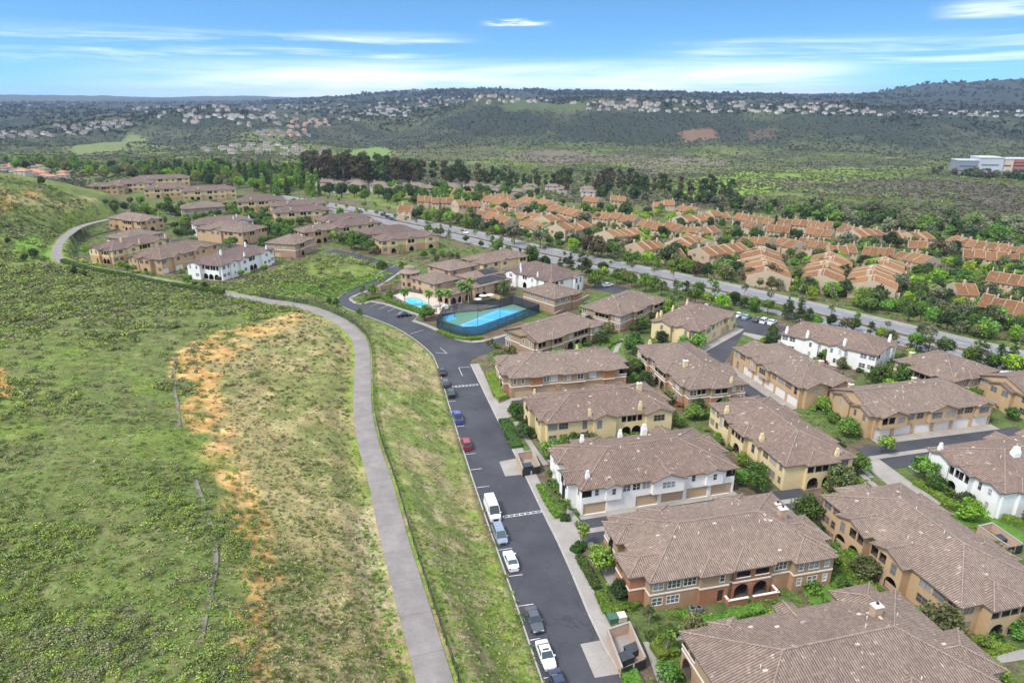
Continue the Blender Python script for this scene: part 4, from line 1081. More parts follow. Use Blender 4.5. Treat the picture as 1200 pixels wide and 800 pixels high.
_o = G(1052, 502, EZ)
h = house('tan townhouse with stepped gable end and garages, behind the white house at the right edge', (77.6, 131.6), 13, 31.5, 15.5, 'tan', seed=13)
h.main_roof(('g', 'h')); h.wing('f', 1.0, 6.4, 1.0, 'g', 'bw', 'g', top=True); h.wing('f', 13.5, 7.0, .7, 'g', 'WW', 'g', top=True); h.wing('f', 26, 3.6, .6, 'g', 'W', '', top=True); h.wing('l', 8.5, 5.6, 1.2, 'g', 'nn', '.'); h.wing('l', 2.0, 5.0, .5, 'g', 'n', '.')
h.chimney(21, 13, 'box', 1.0, 1.0); h.chimney(4.5, 13.8, 'box', .9, 1.1); h.finish(('bwWWwWWwWWWb', 'gggggg'), ('w.w.w', 'w.a.w'), ('wwbwwbww', 'waawwaaw'), ('n.n.ww', '.d..w.'), 9)

h = house('square brown and terracotta townhouse with white bands, right of the two parkway pines', (106, 150.5), 25, 17.5, 16.5, 'brown', seed=14)
h.main_roof(); h.wing('l', 5.0, 6.0, 1.6, 'h', 'bb', 'w'); h.wing('f', 5.5, 4.5, .6, 'h', 'nn', '.'); h.chimney(4.0, 14.4, 'box', 1.4, 1.2); h.chimney(2.4, 1.5, 'taper', 1.0, 1.2)
h.finish(('.nnn.W', '......'), ('w.w.w', 'w.w.w'), ('w.w.w', 'gg'), ('wnbbw', 'w..ww'), 6)

h = house('tan townhouse cut by the right edge, behind the stepped gable block', (117.5, 140.5), 13, 27, 15, 'tan2', seed=15)
h.main_roof(('g', 'h')); h.wing('l', 4, 6, 1.2, 'g', 'ww', '.'); h.wing('f', 3, 5, .8, 'g', 'bb', 'a')
h.finish(('b.W.w.W', 'a.g.g.g'), ('w.w.w', 'w.w.w'), ('w.w.w', 'gg'), ('w.w.w', 'w.w.w'), 6)

h = house('white townhouse at the right edge with big white chimney and arched gable', (85.0, 101.8), 14, 31, 17, 'white', seed=16)
h.main_roof(); h.wing('l', 6.0, 4.2, 1.2, 'g', 'bb', 'a.'); h.wing('l', 1.0, 4.2, .6, 'g', '..', '..'); h.wing('l', 12.3, 3.4, .6, 'g', 'n', 'n'); h.wing('f', 3.0, 5.0, .6, 'h', 'w', 'w'); h.wing('b', 3, 5, .8, 'g', 'w', ''); h.wing('b', 11, 5, .8, 'g', 'w', '')
h.chimney(9.3, 7.0, 'taper', 1.8, 2.3); h.chimney(1.3, 15.2, 'taper', 1.4, 1.3)
h.finish(('wWwwbWw', 'wWwwaWw'), ('w.w.w', 'w.w.w'), ('wwWwWwww', 'gggg'), ('w.bbttttw', 'w.awwww.w'), 8)

h = house('large tan townhouse with paired arches and open balconies at the right edge', (60.2, 73.9), 14.5, 16.5, 28.5, 'tan', seed=17)
h.main_roof(); h.wing('l', 5.2, 6.2, 1.6, 'g', 'tb', 'aa'); h.wing('l', 13.0, 6.2, 1.6, 'g', 'bt', 'aa'); h.wing('f', 3.6, 6.6, 1.6, 'h', 'bb', 'aa'); h.wing('f', 11.2, 3.6, .6, 'h', 'b', 'a'); h.wing('r', 6, 6, .8, 'h', 'w', 'g'); h.wing('r', 18, 6, .8, 'h', 'w', 'g'); h.wing('b', 6, 6, 1.4, 'h', 'w', 'w')
m = MB(); m.box(-.9, -.7, 8.6, 23.0, 0, 1.1, 0); m.build('patio_wall', [M_TAN], h.root)
h.finish(('wbb.b', 'waa.a'), ('wwWwWwww', 'gggg'), ('w.w.w', 'w.w.w'), ('wWWbbwbbwWWw', 'wWwaa.aawWww'), 10)

# --- around the sport court and pool
h = house('brown townhouse with terracotta top floor, right behind the sport court', (14.4, 221.0), 42, 14.5, 16.5, 'brown', seed=18, near=True)
h.main_roof(); h.chimney(11, 13, 'taper', 1.6, 1.0); h.wing('f', 8.5, 3, .4, 'h', '.', '', upper=2); h.finish(('WWn.w', '.....'), ('w.w', 'w.w'), ('w.w.w', 'gg'), ('.w.w.', '.....'), 4)
h = house('white townhouse with black windows, between the court and the parkway', (14.7, 243.3), 42.5, 18.5, 27.8, 'mauvew', seed=19, near=False)
h.main_roof(); h.wing('l', 3.0, 5.5, 1.2, 'g', 'w', 'w'); h.wing('l', 15, 4.5, .8, 'g', 'n', 'n'); h.wing('f', 11, 4.5, 1.2, 'g', 'tt', 'd'); h.chimney(1.2, 17.8, 'taper', 2, 1.4); h.chimney(1, 8.5, 'taper', 2, 1.4); h.chimney(3, 20, 'taper', 2.4, 1.4)
h.finish(('bw.t.', 'ww.w.'), ('wWwwWw', 'gggg'), ('w.w.w', 'w.w.w'), ('nn.w.bb.n.ww', 'ww.w.aa.n.ww'))
h = house('cream townhouse behind the clubhouse solar roofs', (-11.8, 271.6), 42, 26, 14.5, 'cream', seed=20, near=False)
h.main_roof(); h.wing('l', 6, 5, 1.0, 'g', 'b', 'a'); h.wing('f', 9, 4.5, .8, 'g', 'w', 'g'); h.wing('f', 19, 4.5, 1, 'h', 'b', 'a'); h.chimney(21, 13, 'box', 1.2, 1); h.finish(('w.wWn.b.w', 'w.gg..g.w'), ('w.w', 'w.w'), ('w.w.w', 'gg'), ('b.w.b', 'a.w.a'))

# --- far side of the green bank
F = dict(near=False, ez=6.2); F2 = dict(near=False)
h = house('tan townhouse with cream bays, behind the oval green shrubs above the clubhouse', (-61.1, 314.2), 30, 30, 12.5, 'mauve', seed=21, **F)
h.main_roof(); h.wing('f', 3, 5, 1, 'g', 'w', 'a'); h.wing('f', 12, 5, 1, 'g', 'b', 'a'); h.wing('f', 22, 5, 1, 'g', 'w', 'a'); h.finish(('wbw.bw.bw', 'waw.aw.aw'), ('w.w', 'w.w'), ('w.w.w', 'gg'), ('bwb', 'awa'))
h = house('mauve roofed townhouse behind the tan one with cream bays', (-70.5, 329.5), 32, 27, 13.5, 'mauve', seed=22, **F)
h.main_roof(); h.wing('f', 4, 5, .8, 'h', 'b', 'a'); h.finish(('wbw.bw.bw', 'waw.aw.aw'), ('w.w', 'w.w'), ('w.w.w', 'gg'), ('bwb', 'awa'))
h = house('cream townhouse with corner chimneys behind the big green tree', (-89.6, 348.5), 38, 26, 14, 'mauve', seed=23, **F)
h.main_roof(); h.wing('f', 2, 5, .8, 'g', 'b', 'a'); h.wing('f', 16, 5, .8, 'g', 'b', 'a'); h.chimney(1, 12, 'taper', 2, 1.4); h.chimney(20, 1.2, 'taper', 2.2, 1.4); h.finish(('bbw.wb.bw', 'aaw.wa.aw'), ('w.w', 'w.w'), ('w.w.w', 'gg'), ('bwb', 'awa'))
h = house('mauve roofed townhouse with white gable, beside the dark cars on the parkway', (-101, 365), 38, 28, 14, 'mauve', seed=24, **F)
h.main_roof(); h.wing('f', 12, 6, 1, 'g', 'w', 'w'); h.finish(('wbw.bw.bw', 'waw.aw.aw'), ('w.w', 'w.w'), ('w.w.w', 'gg'), ('bwb', 'awa'))
h = house('white townhouse with tapered chimneys at the head of the green bank', (-115.6, 265.7), 72, 34, 17.5, 'mauvew', seed=25, **F)
h.main_roof(); h.wing('f', 4.5, 4, .8, 'g', 'n', 'n'); h.wing('f', 10, 5, 1.2, 'g', 'w', 'w'); h.wing('f', 24, 5.5, 1.2, 'g', 'w', 'ww'); h.wing('l', 1, 6, 1.5, 'g', 'nn', '.w'); h.wing('l', 10, 5.5, .6, 'h', 'bb', 'aa'); h.chimney(8, 6.5, 'taper', 2.2, 2); h.chimney(15.5, 1.2, 'taper', 2, 1.5); h.chimney(30, 1.2, 'taper', 2, 1.5); h.chimney(24, 7, 'taper', 2.2, 2)
h.finish(('wn..w.bb..w.w', 'ww..ww.aa.ww.w'), ('w.w', 'w.w'), ('w.w.w', 'gg'), ('nn.bb.w', '.w.aa.w'))
h = house('small tan townhouse with white banded corner above the green bank', (-98.5, 306.5), 74, 17, 16.5, 'brown', seed=26, **F)
h.main_roof(); h.chimney(11, 3, 'box', 1.4, 1.3); h.wing('f', 3, 4, .6, 'h', 'b', 'a'); h.finish(('bW.w', 'aw.w'), ('w.w', 'w.w'), ('w.w', 'gg'), ('nww.', '.g..'))
h = house('long brown townhouse between the white one with chimneys and the parkway', (-133.1, 334.9), 67, 18, 31, 'tan', seed=27, **F)
h.main_roof(); h.wing('l', 10, 7, 1, 'g', 'ww', '.'); h.wing('f', 4, 4, .6, 'h', 'b', '.'); h.finish(('nb.nb', 'a..a.'), ('w.w', 'w.w'), ('w.w', 'gg'), ('wW.wW.wW.w', '..........'))
h = house('white townhouse with row of small chimneys in the middle of the far cluster', (-166.0, 356.0), 30, 30, 15, 'mauvew', seed=28, **F)
h.main_roof(); h.wing('l', 4, 5, .8, 'g', 'w', 'w'); h.wing('f', 6, 5, .8, 'g', 'w', 'w'); h.wing('f', 20, 6, .8, 'g', 'w', 'w'); h.chimney(12, 12, 'taper', 1.8, 1.3); h.chimney(20, 3, 'taper', 1.8, 1.3); h.chimney(22, 5, 'taper', 1.8, 1.3); h.chimney(28, 3, 'taper', 2, 1.4); h.finish(('w.w.w.w.w', 'w.w.w.w.w'), ('w.w', 'w.w'), ('w.w.w', 'gg'), ('wnnw', 'wwww'))
h = house('cream townhouse with gabled bays, nearest the bend of the hill path', (-174.5, 293.2), 66, 31, 15.5, 'mauve', seed=29, **F)
h.main_roof(); h.wing('l', 1, 6, 1, 'g', 'nn', '.d'); h.wing('l', 8.5, 4.5, .6, 'g', 'bb', 'aa'); h.wing('f', 7, 5.5, 1, 'g', 'w', 'w'); h.wing('f', 21, 5.5, 1, 'g', 'w', 'w'); h.chimney(9, 5, 'taper', 2.2, 1.8); h.chimney(15, 1.2, 'taper', 2.2, 1.5); h.chimney(29, 1.2, 'taper', 2.2, 1.5); h.finish(('nw.W.bb.w.w', 'ww.w.aa.w.w'), ('w.w', 'w.w'), ('w.w.w', 'gg'), ('nn.bb', 'd..aa'))
h = house('orange tan townhouse with arched entry, between the cream and white ones by the hedge', (-144.7, 276.1), 72, 34, 18, 'tan2', seed=30, **F)
h.main_roof(); h.wing('l', .8, 5, 1, 'g', 'nn', 'n.'); h.wing('l', 7, 5.5, 1.6, 'g', 'ww', 'a'); h.wing('f', 6, 5, .8, 'g', 'w', 'g'); h.wing('f', 18, 7, 1, 'g', 'ww', 'g'); h.finish(('W.w.wW.ww.w', 'g.g..g..g'), ('w.w', 'w.w'), ('w.w.w', 'gg'), ('n.ww.w', 'n.a..w'))
h = house('tall brown townhouse with open balconies, at the foot of the left hill', (-200.0, 366.5), 62, 15, 28, 'tan', seed=31, **F)
h.main_roof(); h.wing('l', 14, 7, .8, 'h', 'bb', 'aa'); h.wing('f', 3, 6, 1.2, 'g', 'ww', 'a'); h.chimney(13, 2, 'taper', 1.6, 1.4); h.finish(('w..w', 'a..w'), ('w.w', 'w.w'), ('w.w', 'gg'), ('n.n.n.bb.b', 'w.w.w.aa.a'))
h = house('brown roofed low building behind the cream townhouse by the path', (-186.0, 328.0), 66, 20, 17, 'brown', seed=32, ez=4.2, **F2)
h.main_roof(); h.finish(('w.w.w', 'gg'), ('w.w', 'w.w'), ('w.w', 'gg'), ('w.w', 'w.w'))
h = house('brown townhouse with white bands, behind the tall one with open balconies', (-196.0, 409.0), 30, 24, 16, 'brown', seed=33, **F)
h.main_roof(); h.wing('l', 6, 6, .8, 'h', 'ww', 'ww'); h.finish(('ww.ww.ww', 'ww.aa.ww'), ('w.w', 'w.w'), ('w.w', 'gg'), ('ww.ww', 'ww.ww'))
def far_house(label, px, py, a, L, W, style, seed, f=('wbw.bw.bw', 'waw.aw.aw')):
    h = house(label, G(px, py, EZ), a, L, W, style, seed=seed, **F); h.main_roof(); h.wing('f', L * .2, 5, .9, 'g', 'b', 'a'); h.wing('f', L * .65, 5, .9, 'g', 'w', 'w'); h.chimney(L * .3, 3, 'box', 1.2, 1.2); h.chimney(L * .8, W - 3, 'box', 1.2, 1.2)
    return h.finish(f, ('w.w', 'w.w'), ('w.w.w', 'gg'), ('bwb', 'awa'))
far_house('mauve roofed townhouse beyond the small trees, nearest the far parkway bend', 277, 239, 22, 30, 15, 'mauve', 34)
far_house('mauve roofed townhouse left of the street trees in the middle of the cluster', 322, 252, 25, 32, 14, 'mauve', 35)
far_house('mauve roofed townhouse behind its twin beside the far parkway', 318, 244, 25, 34, 13, 'mauve', 36)
far_house('long townhouse with balconies at the right end of the far row', 213, 226.5, 22, 36, 16, 'mauve', 37)
far_house('long townhouse in the middle of the far row beside the cream chimney', 168, 224, 22, 30, 16, 'mauve', 38)
far_house('townhouse at the left end of the far row behind the hill', 122, 218, 20, 34, 16, 'mauve', 39)
far_house('mauve roofed townhouse behind the middle of the far row', 152, 212.5, 22, 44, 15, 'mauve', 40)
far_house('tan townhouse beside the cul de sac behind the hill', 98, 221, 20, 26, 13, 'tan2', 41)
far_house('tan townhouse half hidden by street trees above the green bank', 356, 275, 40, 22, 13, 'tan2', 42)

# --- clubhouse
club = tag(empty('clubhouse', (0, 0, 0)), 'tan clubhouse with round turret and black solar mats on two roofs', 'clubhouse')
def block(o, a, L, W, ez, f, l, solar=None):
    e = bpy.data.objects.new('clubhouse_wing', None); link(e); e.parent = club
    h = House('', None, None, o, a, L, W, 'club', near=False, ez=ez, root=e, pitch=.30); h.main_roof()
    h.finish(f, (), (), l) if False else h.finish(f, ('w.w', ''), ('w.w', ''), l, 0)
    if solar:
        m = MB(); z = lambda y: ez + .30 * min(y, W - y) + .12
        x0, x1, y0, y1 = solar
        for k in range(3):
            a0 = x0 + (x1 - x0) * k / 3 + .1; a1 = x0 + (x1 - x0) * (k + 1) / 3 - .1
            m.face([(a0, y0, z(y0)), (a1, y0, z(y0)), (a1, y1, z(y1)), (a0, y1, z(y1))])
        m.build('solar_mat', [M_SOLAR], e)
    return h
block((-28.3, 240.9), 45, 13, 15, 5.2, ('w.w', 'www'), ('ww.w', 'wdww'))
block((-24.0, 258.0), 45, 15, 15, 6.0, ('w.w', '...'), ('w.w', '...'))
block((-14.5, 249.5), 45, 17, 11, 4.6, ('w.w.', '....'), ('w.w', '...'), (7, 15, 1.5, 5.2))
block((-13.5, 237.5), 44, 19, 11, 4.8, ('nn.w.w', 'aa.w.w'), ('w', 'a'), (3.5, 17.5, 1.2, 5.2))
block((-22.0, 231.5), 45, 11, 8, 3.6, ('', 'aaa'), ('', 'aa'))
m = MB(); c = G(480, 318, 6.2); N = 10
for zz0, zz1, r0, r1, mm in ((0, 6.0, 3.6, 3.6, 0), (6.0, 6.25, 4.2, 4.2, 2), (6.25, 7.3, 4.2, 2.0, 2), (7.3, 8.0, 1.9, 1.9, 1), (8.0, 8.1, 2.3, 2.3, 2), (8.1, 8.9, 2.3, .2, 2)):
    for k in range(N):
        a0, a1 = 2 * math.pi * k / N, 2 * math.pi * (k + 1) / N
        m.face([(c[0] + r0 * math.cos(a0), c[1] + r0 * math.sin(a0), zz0), (c[0] + r0 * math.cos(a1), c[1] + r0 * math.sin(a1), zz0), (c[0] + r1 * math.cos(a1), c[1] + r1 * math.sin(a1), zz1), (c[0] + r1 * math.cos(a0), c[1] + r1 * math.sin(a0), zz1)], mm)
        if mm == 0:
            for z in (1.2, 4.2):
                am = (a0 + a1) / 2; t = Vector((-math.sin(am), math.cos(am), 0)) * .5; p = Vector((c[0] + 3.47 * math.cos(am), c[1] + 3.47 * math.sin(am), 0))
                m.face([(p.x - t.x, p.y - t.y, z), (p.x + t.x, p.y + t.y, z), (p.x + t.x, p.y + t.y, z + 1.4), (p.x - t.x, p.y - t.y, z + 1.4)], 3)
m.build('turret', [M_TAN, M_CREAM, mat('turret_tiles', (.26, .19, .155), .85, var=.2, scale=2, fine=.3, fscale=8), M_DARK], club)

# ------------------------------------------------------------------ vegetation
def leaf_quads(clumps, n, leaf, seed, flat=0.0, shell=0.55, tv=0.22):
    """leaf-sized faces spread through ellipsoidal clumps -> verts (k,4,3), tone (k,4,3)"""
    g = np.random.default_rng(seed); V = []; T = []
    for c in clumps:
        k = int(n * (c[6] if len(c) > 6 else 1))
        d = g.normal(size=(k, 3)); d /= np.linalg.norm(d, axis=1)[:, None]
        r = shell + (1 - shell) * g.random(k) ** 0.7; r *= 1 + 0.18 * g.normal(size=k)
        p = np.array(c[:3]) + d * r[:, None] * np.array(c[3:6])
        nrm = d * 0.7 + g.normal(size=(k, 3)) * 0.6; nrm[:, 2] += flat
        nrm /= np.linalg.norm(nrm, axis=1)[:, None]
        a = np.cross(nrm, g.normal(size=(k, 3))); a /= np.linalg.norm(a, axis=1)[:, None] + 1e-9
        b = np.cross(nrm, a); s = leaf * (0.55 + 0.8 * g.random(k))[:, None]
        a = a * s; b = b * s * 0.75
        V.append(np.stack([p - a - b * .4, p - b + a * .3, p + a + b * .4, p + b - a * .3], 1))
        ct = 1 + tv * g.normal(); lt = np.clip(ct * (1 + 0.2 * g.normal(size=k)), .45, 1.9)
        hue = np.array([1 + 0.05 * g.normal(), 1, 1 + .08 * g.normal()])
        T.append(np.repeat((lt[:, None] * hue)[:, None, :], 4, 1))
    return np.concatenate(V), np.concatenate(T)

def blob_crown(g, cx, cy, cz, rx, ry, rz, n, r, low=-.5):
    out = []
    for i in range(n):
        while True:
            d = g.normal(size=3); d /= np.linalg.norm(d)
            if d[2] > low: break
        q = 0.45 + 0.4 * g.random()
        s = r * (0.7 + 0.6 * g.random())
        out.append((cx + d[0] * rx * q, cy + d[1] * ry * q, cz + d[2] * rz * q, s, s, s * .85))
    return out

def branchy(mb, g, h0, r0, tips, m=0):
    mb.tube((0, 0, -.3), (0, 0, h0), r0, r0 * .7, 7, m, False)
    for t in tips:
        mid = Vector((t[0] * .4, t[1] * .4, h0 + (t[2] - h0) * .55)); mb.tube((0, 0, h0 * .92), mid, r0 * .5, r0 * .33, 5, m, False); mb.tube(mid, t[:3], r0 * .33, r0 * .1, 5, m, False)

def tree_parts(kind, seed):
    """-> crown (verts, tone), trunk MB, in metres"""
    g = np.random.default_rng(seed); tr = MB()
    if kind == 'round':
        cl = blob_crown(g, 0, 0, 4.0, 2.3, 2.3, 1.9, 17, 1.0); V, T = leaf_quads(cl, 95, .26, seed); branchy(tr, g, 2.2, .16, [c for c in cl[:5]])
    elif kind in ('broad', 'oak'):  # one bushy broadleaf tree under two names, not two species
        cl = blob_crown(g, 0, 0, 4.3, 3.3, 3.0, 2.7, 24, 1.35, -.75); V, T = leaf_quads(cl, 105, .30, seed); branchy(tr, g, 1.7, .22, cl[:6])
    elif kind == 'euca':
        cl = []
        for i in range(17):
            z = 6 + 12 * g.random(); w = 2.6 * (1 - abs(z - 12) / 11); a = 6.28 * g.random(); q = w * g.random() ** .5 * 1.25
            s = 1.25 + g.random() * .8; cl.append((math.cos(a) * q, math.sin(a) * q, z, s, s, s * .9))
        V, T = leaf_quads(cl, 62, .46, seed, shell=.35); branchy(tr, g, 6.5, .3, cl[:7])
    elif kind == 'pine':
        cl = []
        for i in range(26):
            z = 1.6 + 8.2 * g.random(); w = 3.1 * (1 - max(0, z - 2.6) / 8.6); a = 6.28 * g.random(); q = w * (0.35 + .7 * g.random())
            s = .62 + g.random() * .5; cl.append((math.cos(a) * q, math.sin(a) * q, z, s * 1.25, s * 1.25, s * .6))
        cl.append((0, 0, 9.9, .4, .4, .9)); V, T = leaf_quads(cl, 60, .22, seed, shell=.3); branchy(tr, g, 7.5, .2, cl[:7])
    elif kind == 'cone':
        cl = []
        for i in range(22):
            z = .8 + 8.6 * i / 22; w = 1.9 * (1 - z / 10.5); a = 2.4 * i; s = .45 + w * .42
            cl.append((math.cos(a) * w * .6, math.sin(a) * w * .6, z, s, s, s))
        V, T = leaf_quads(cl, 70, .26, seed); tr.tube((0, 0, -.3), (0, 0, 6), .2, .08, 6, 0, False)
    elif kind == 'sapling':
        cl = blob_crown(g, 0, 0, 3.7, 1.5, 1.5, 1.5, 12, .62, -.8); V, T = leaf_quads(cl, 30, .2, seed, shell=.2); branchy(tr, g, 1.9, .08, cl)
    elif kind == 'willow':  # also stands for other spreading green trees, not only willows
        cl = blob_crown(g, 0, 0, 3.6, 3.6, 3.4, 2.9, 18, 1.5, -.9); V, T = leaf_quads(cl, 62, .42, seed, shell=.4); branchy(tr, g, 1.5, .25, cl[:5])
    elif kind == 'shrub':
        cl = blob_crown(g, 0, 0, .55, .75, .75, .5, 7, .42, -.2); V, T = leaf_quads(cl, 45, .14, seed); branchy(tr, g, .2, .05, cl[:4])
    elif kind == 'palm':
        tr.tube((0, 0, -.3), (.12, .05, 3.2), .2, .15, 7, 0, False); tr.tube((.12, .05, 3.2), (.05, .1, 6.3), .15, .13, 7, 0, False)
        V = []; T = []
        for i in range(26):
            a = 2.4 * i; up = 1.25 - 1.9 * (i / 26); L = 2.3 + .5 * g.random(); p = np.array([.05, .1, 6.25]); w = .0
            hd = np.array([math.cos(a), math.sin(a), 0]); sd = np.array([-math.sin(a), math.cos(a), 0]); el = up; prev = None; lt = .75 + .5 * g.random()
            for k in range(6):
                wk = [.06, .32, .42, .38, .24, .03][k]
                l, r = p - sd * wk + np.array([0, 0, -wk * .5]), p + sd * wk + np.array([0, 0, -wk * .5])
                if prev is not None:
                    V += [[prev[0], prev[2], p, l], [prev[2], prev[1], r, p]]; T += [[[lt, lt, lt]] * 4] * 2
                prev = (l, r, p.copy()); p = p + (hd * math.cos(el) + np.array([0, 0, math.sin(el)])) * L / 5; el -= .34
        V = np.array(V); T = np.array(T)
    return V, T, tr

_proto = {}
def tree_meshes(kind, leafm, bark, var, far):
    key = (kind, leafm.name, bark.name, var, far)
    if key in _proto: return _proto[key]
    V, T, tr = tree_parts(kind, 1000 + 37 * var + sum(map(ord, kind)))
    if far:
        tv = []; tq = []
        for f in tr.f:
            if len(f) == 4: i = len(tv); tv += [tr.v[k] for k in f]; tq.append((i, i + 1, i + 2, i + 3))
        nv = len(V) * 4
        verts = np.concatenate([V.reshape(-1, 3), np.array(tv)]); quads = np.concatenate([np.arange(nv).reshape(-1, 4), np.array(tq) + nv])
        col = np.concatenate([T.reshape(-1, 3), np.ones((len(tv), 3))]); mi = np.concatenate([np.zeros(len(V)), np.ones(len(tq))])
        r = (np_mesh('tree', verts, quads, [leafm, bark], col, midx=mi), None)
    else:
        nv = len(V) * 4
        r = (np_mesh('crown', V.reshape(-1, 3), np.arange(nv).reshape(-1, 4), [leafm], T.reshape(-1, 3)), tr.mesh('trunk', [bark], True))
    _proto[key] = r; return r

NAMES = {'oak': 'bushy_tree', 'round': 'round_tree', 'broad': 'broadleaf_tree', 'euca': 'eucalyptus_tree', 'pine': 'pine_tree', 'cone': 'conifer_tree', 'sapling': 'young_tree', 'willow': 'willow_shaped_tree', 'shrub': 'garden_shrub', 'palm': 'palm_tree'}
BASE_H = {'oak': 7.6, 'round': 6.2, 'broad': 7.6, 'euca': 19.0, 'pine': 10.6, 'cone': 10, 'sapling': 5.4, 'willow': 6.8, 'shrub': 1.25, 'palm': 7.2}
LOOK = {'green_leaves': 'green', 'dark_leaves': 'dark green', 'lime_leaves': 'bright lime green', 'fresh_leaves': 'light green', 'olive_leaves': 'olive green', 'grey_leaves': 'grey green', 'brown_leaves': 'dark brownish', 'red_leaves': 'dark red', 'palm_fronds': 'feathery', 'hedge_leaves': 'clipped green', 'dark_hedge_leaves': 'clipped dark green'}
KINDW = {'oak': 'bushy tree', 'round': 'round crowned tree', 'broad': 'bushy tree', 'euca': 'tall eucalyptus', 'pine': 'ragged pine', 'cone': 'pointed conifer', 'sapling': 'thin young tree', 'willow': 'spreading willow', 'shrub': 'low garden shrub', 'palm': 'palm'}
AUTO = []          # things whose labels are told apart at the end
rt = random.Random(5)
def inside_house(x, y, pad=0.5):
    for o, a, L, W, _ in HOUSES:
        c, s = math.cos(R(a)), math.sin(R(a)); dx, dy = x - o[0], y - o[1]
        u, v = dx * c + dy * s, -dx * s + dy * c
        if -pad < u < L + pad and -pad < v < W + pad: return True
    return False
def tree(x, y, h, kind, leafm, where=None, label=None, group=None, bark=None, far=False, z=None, wid=1.0):
    z = hz1(x, y) if z is None else z
    cr, tk = tree_meshes(kind, leafm, bark or (M_PALEBARK if kind in ('euca', 'palm', 'sapling') else M_BARK), rt.randrange(3), far)
    k = h / BASE_H[kind]; sc = (k * wid * rt.uniform(.92, 1.08), k * wid * rt.uniform(.92, 1.08), k); rz = rt.uniform(0, 6.28)
    lab = label or f"{LOOK[leafm.name]} {KINDW[kind]} {where}"
    grp = group or KINDW[kind] + 's around the estate'
    if tk is None: o = obj(NAMES[kind], cr, None, (x, y, z), rz, sc)
    else:
        o = empty(NAMES[kind], (x, y, z), rz); o.scale = sc; obj('trunk', tk, o); obj('crown', cr, o)
    tag(o, lab, 'shrub' if kind == 'shrub' else 'tree', grp)
    return o
def ptree(px, py, h, kind, leafm, where, far=None, **k):
    p = hit(px, py)
    far = (p[1] > 330) if far is None else far
    o = tree(p[0], p[1], h, kind, leafm, where, far=far, z=p[2], **k); AUTO.append(o); return o

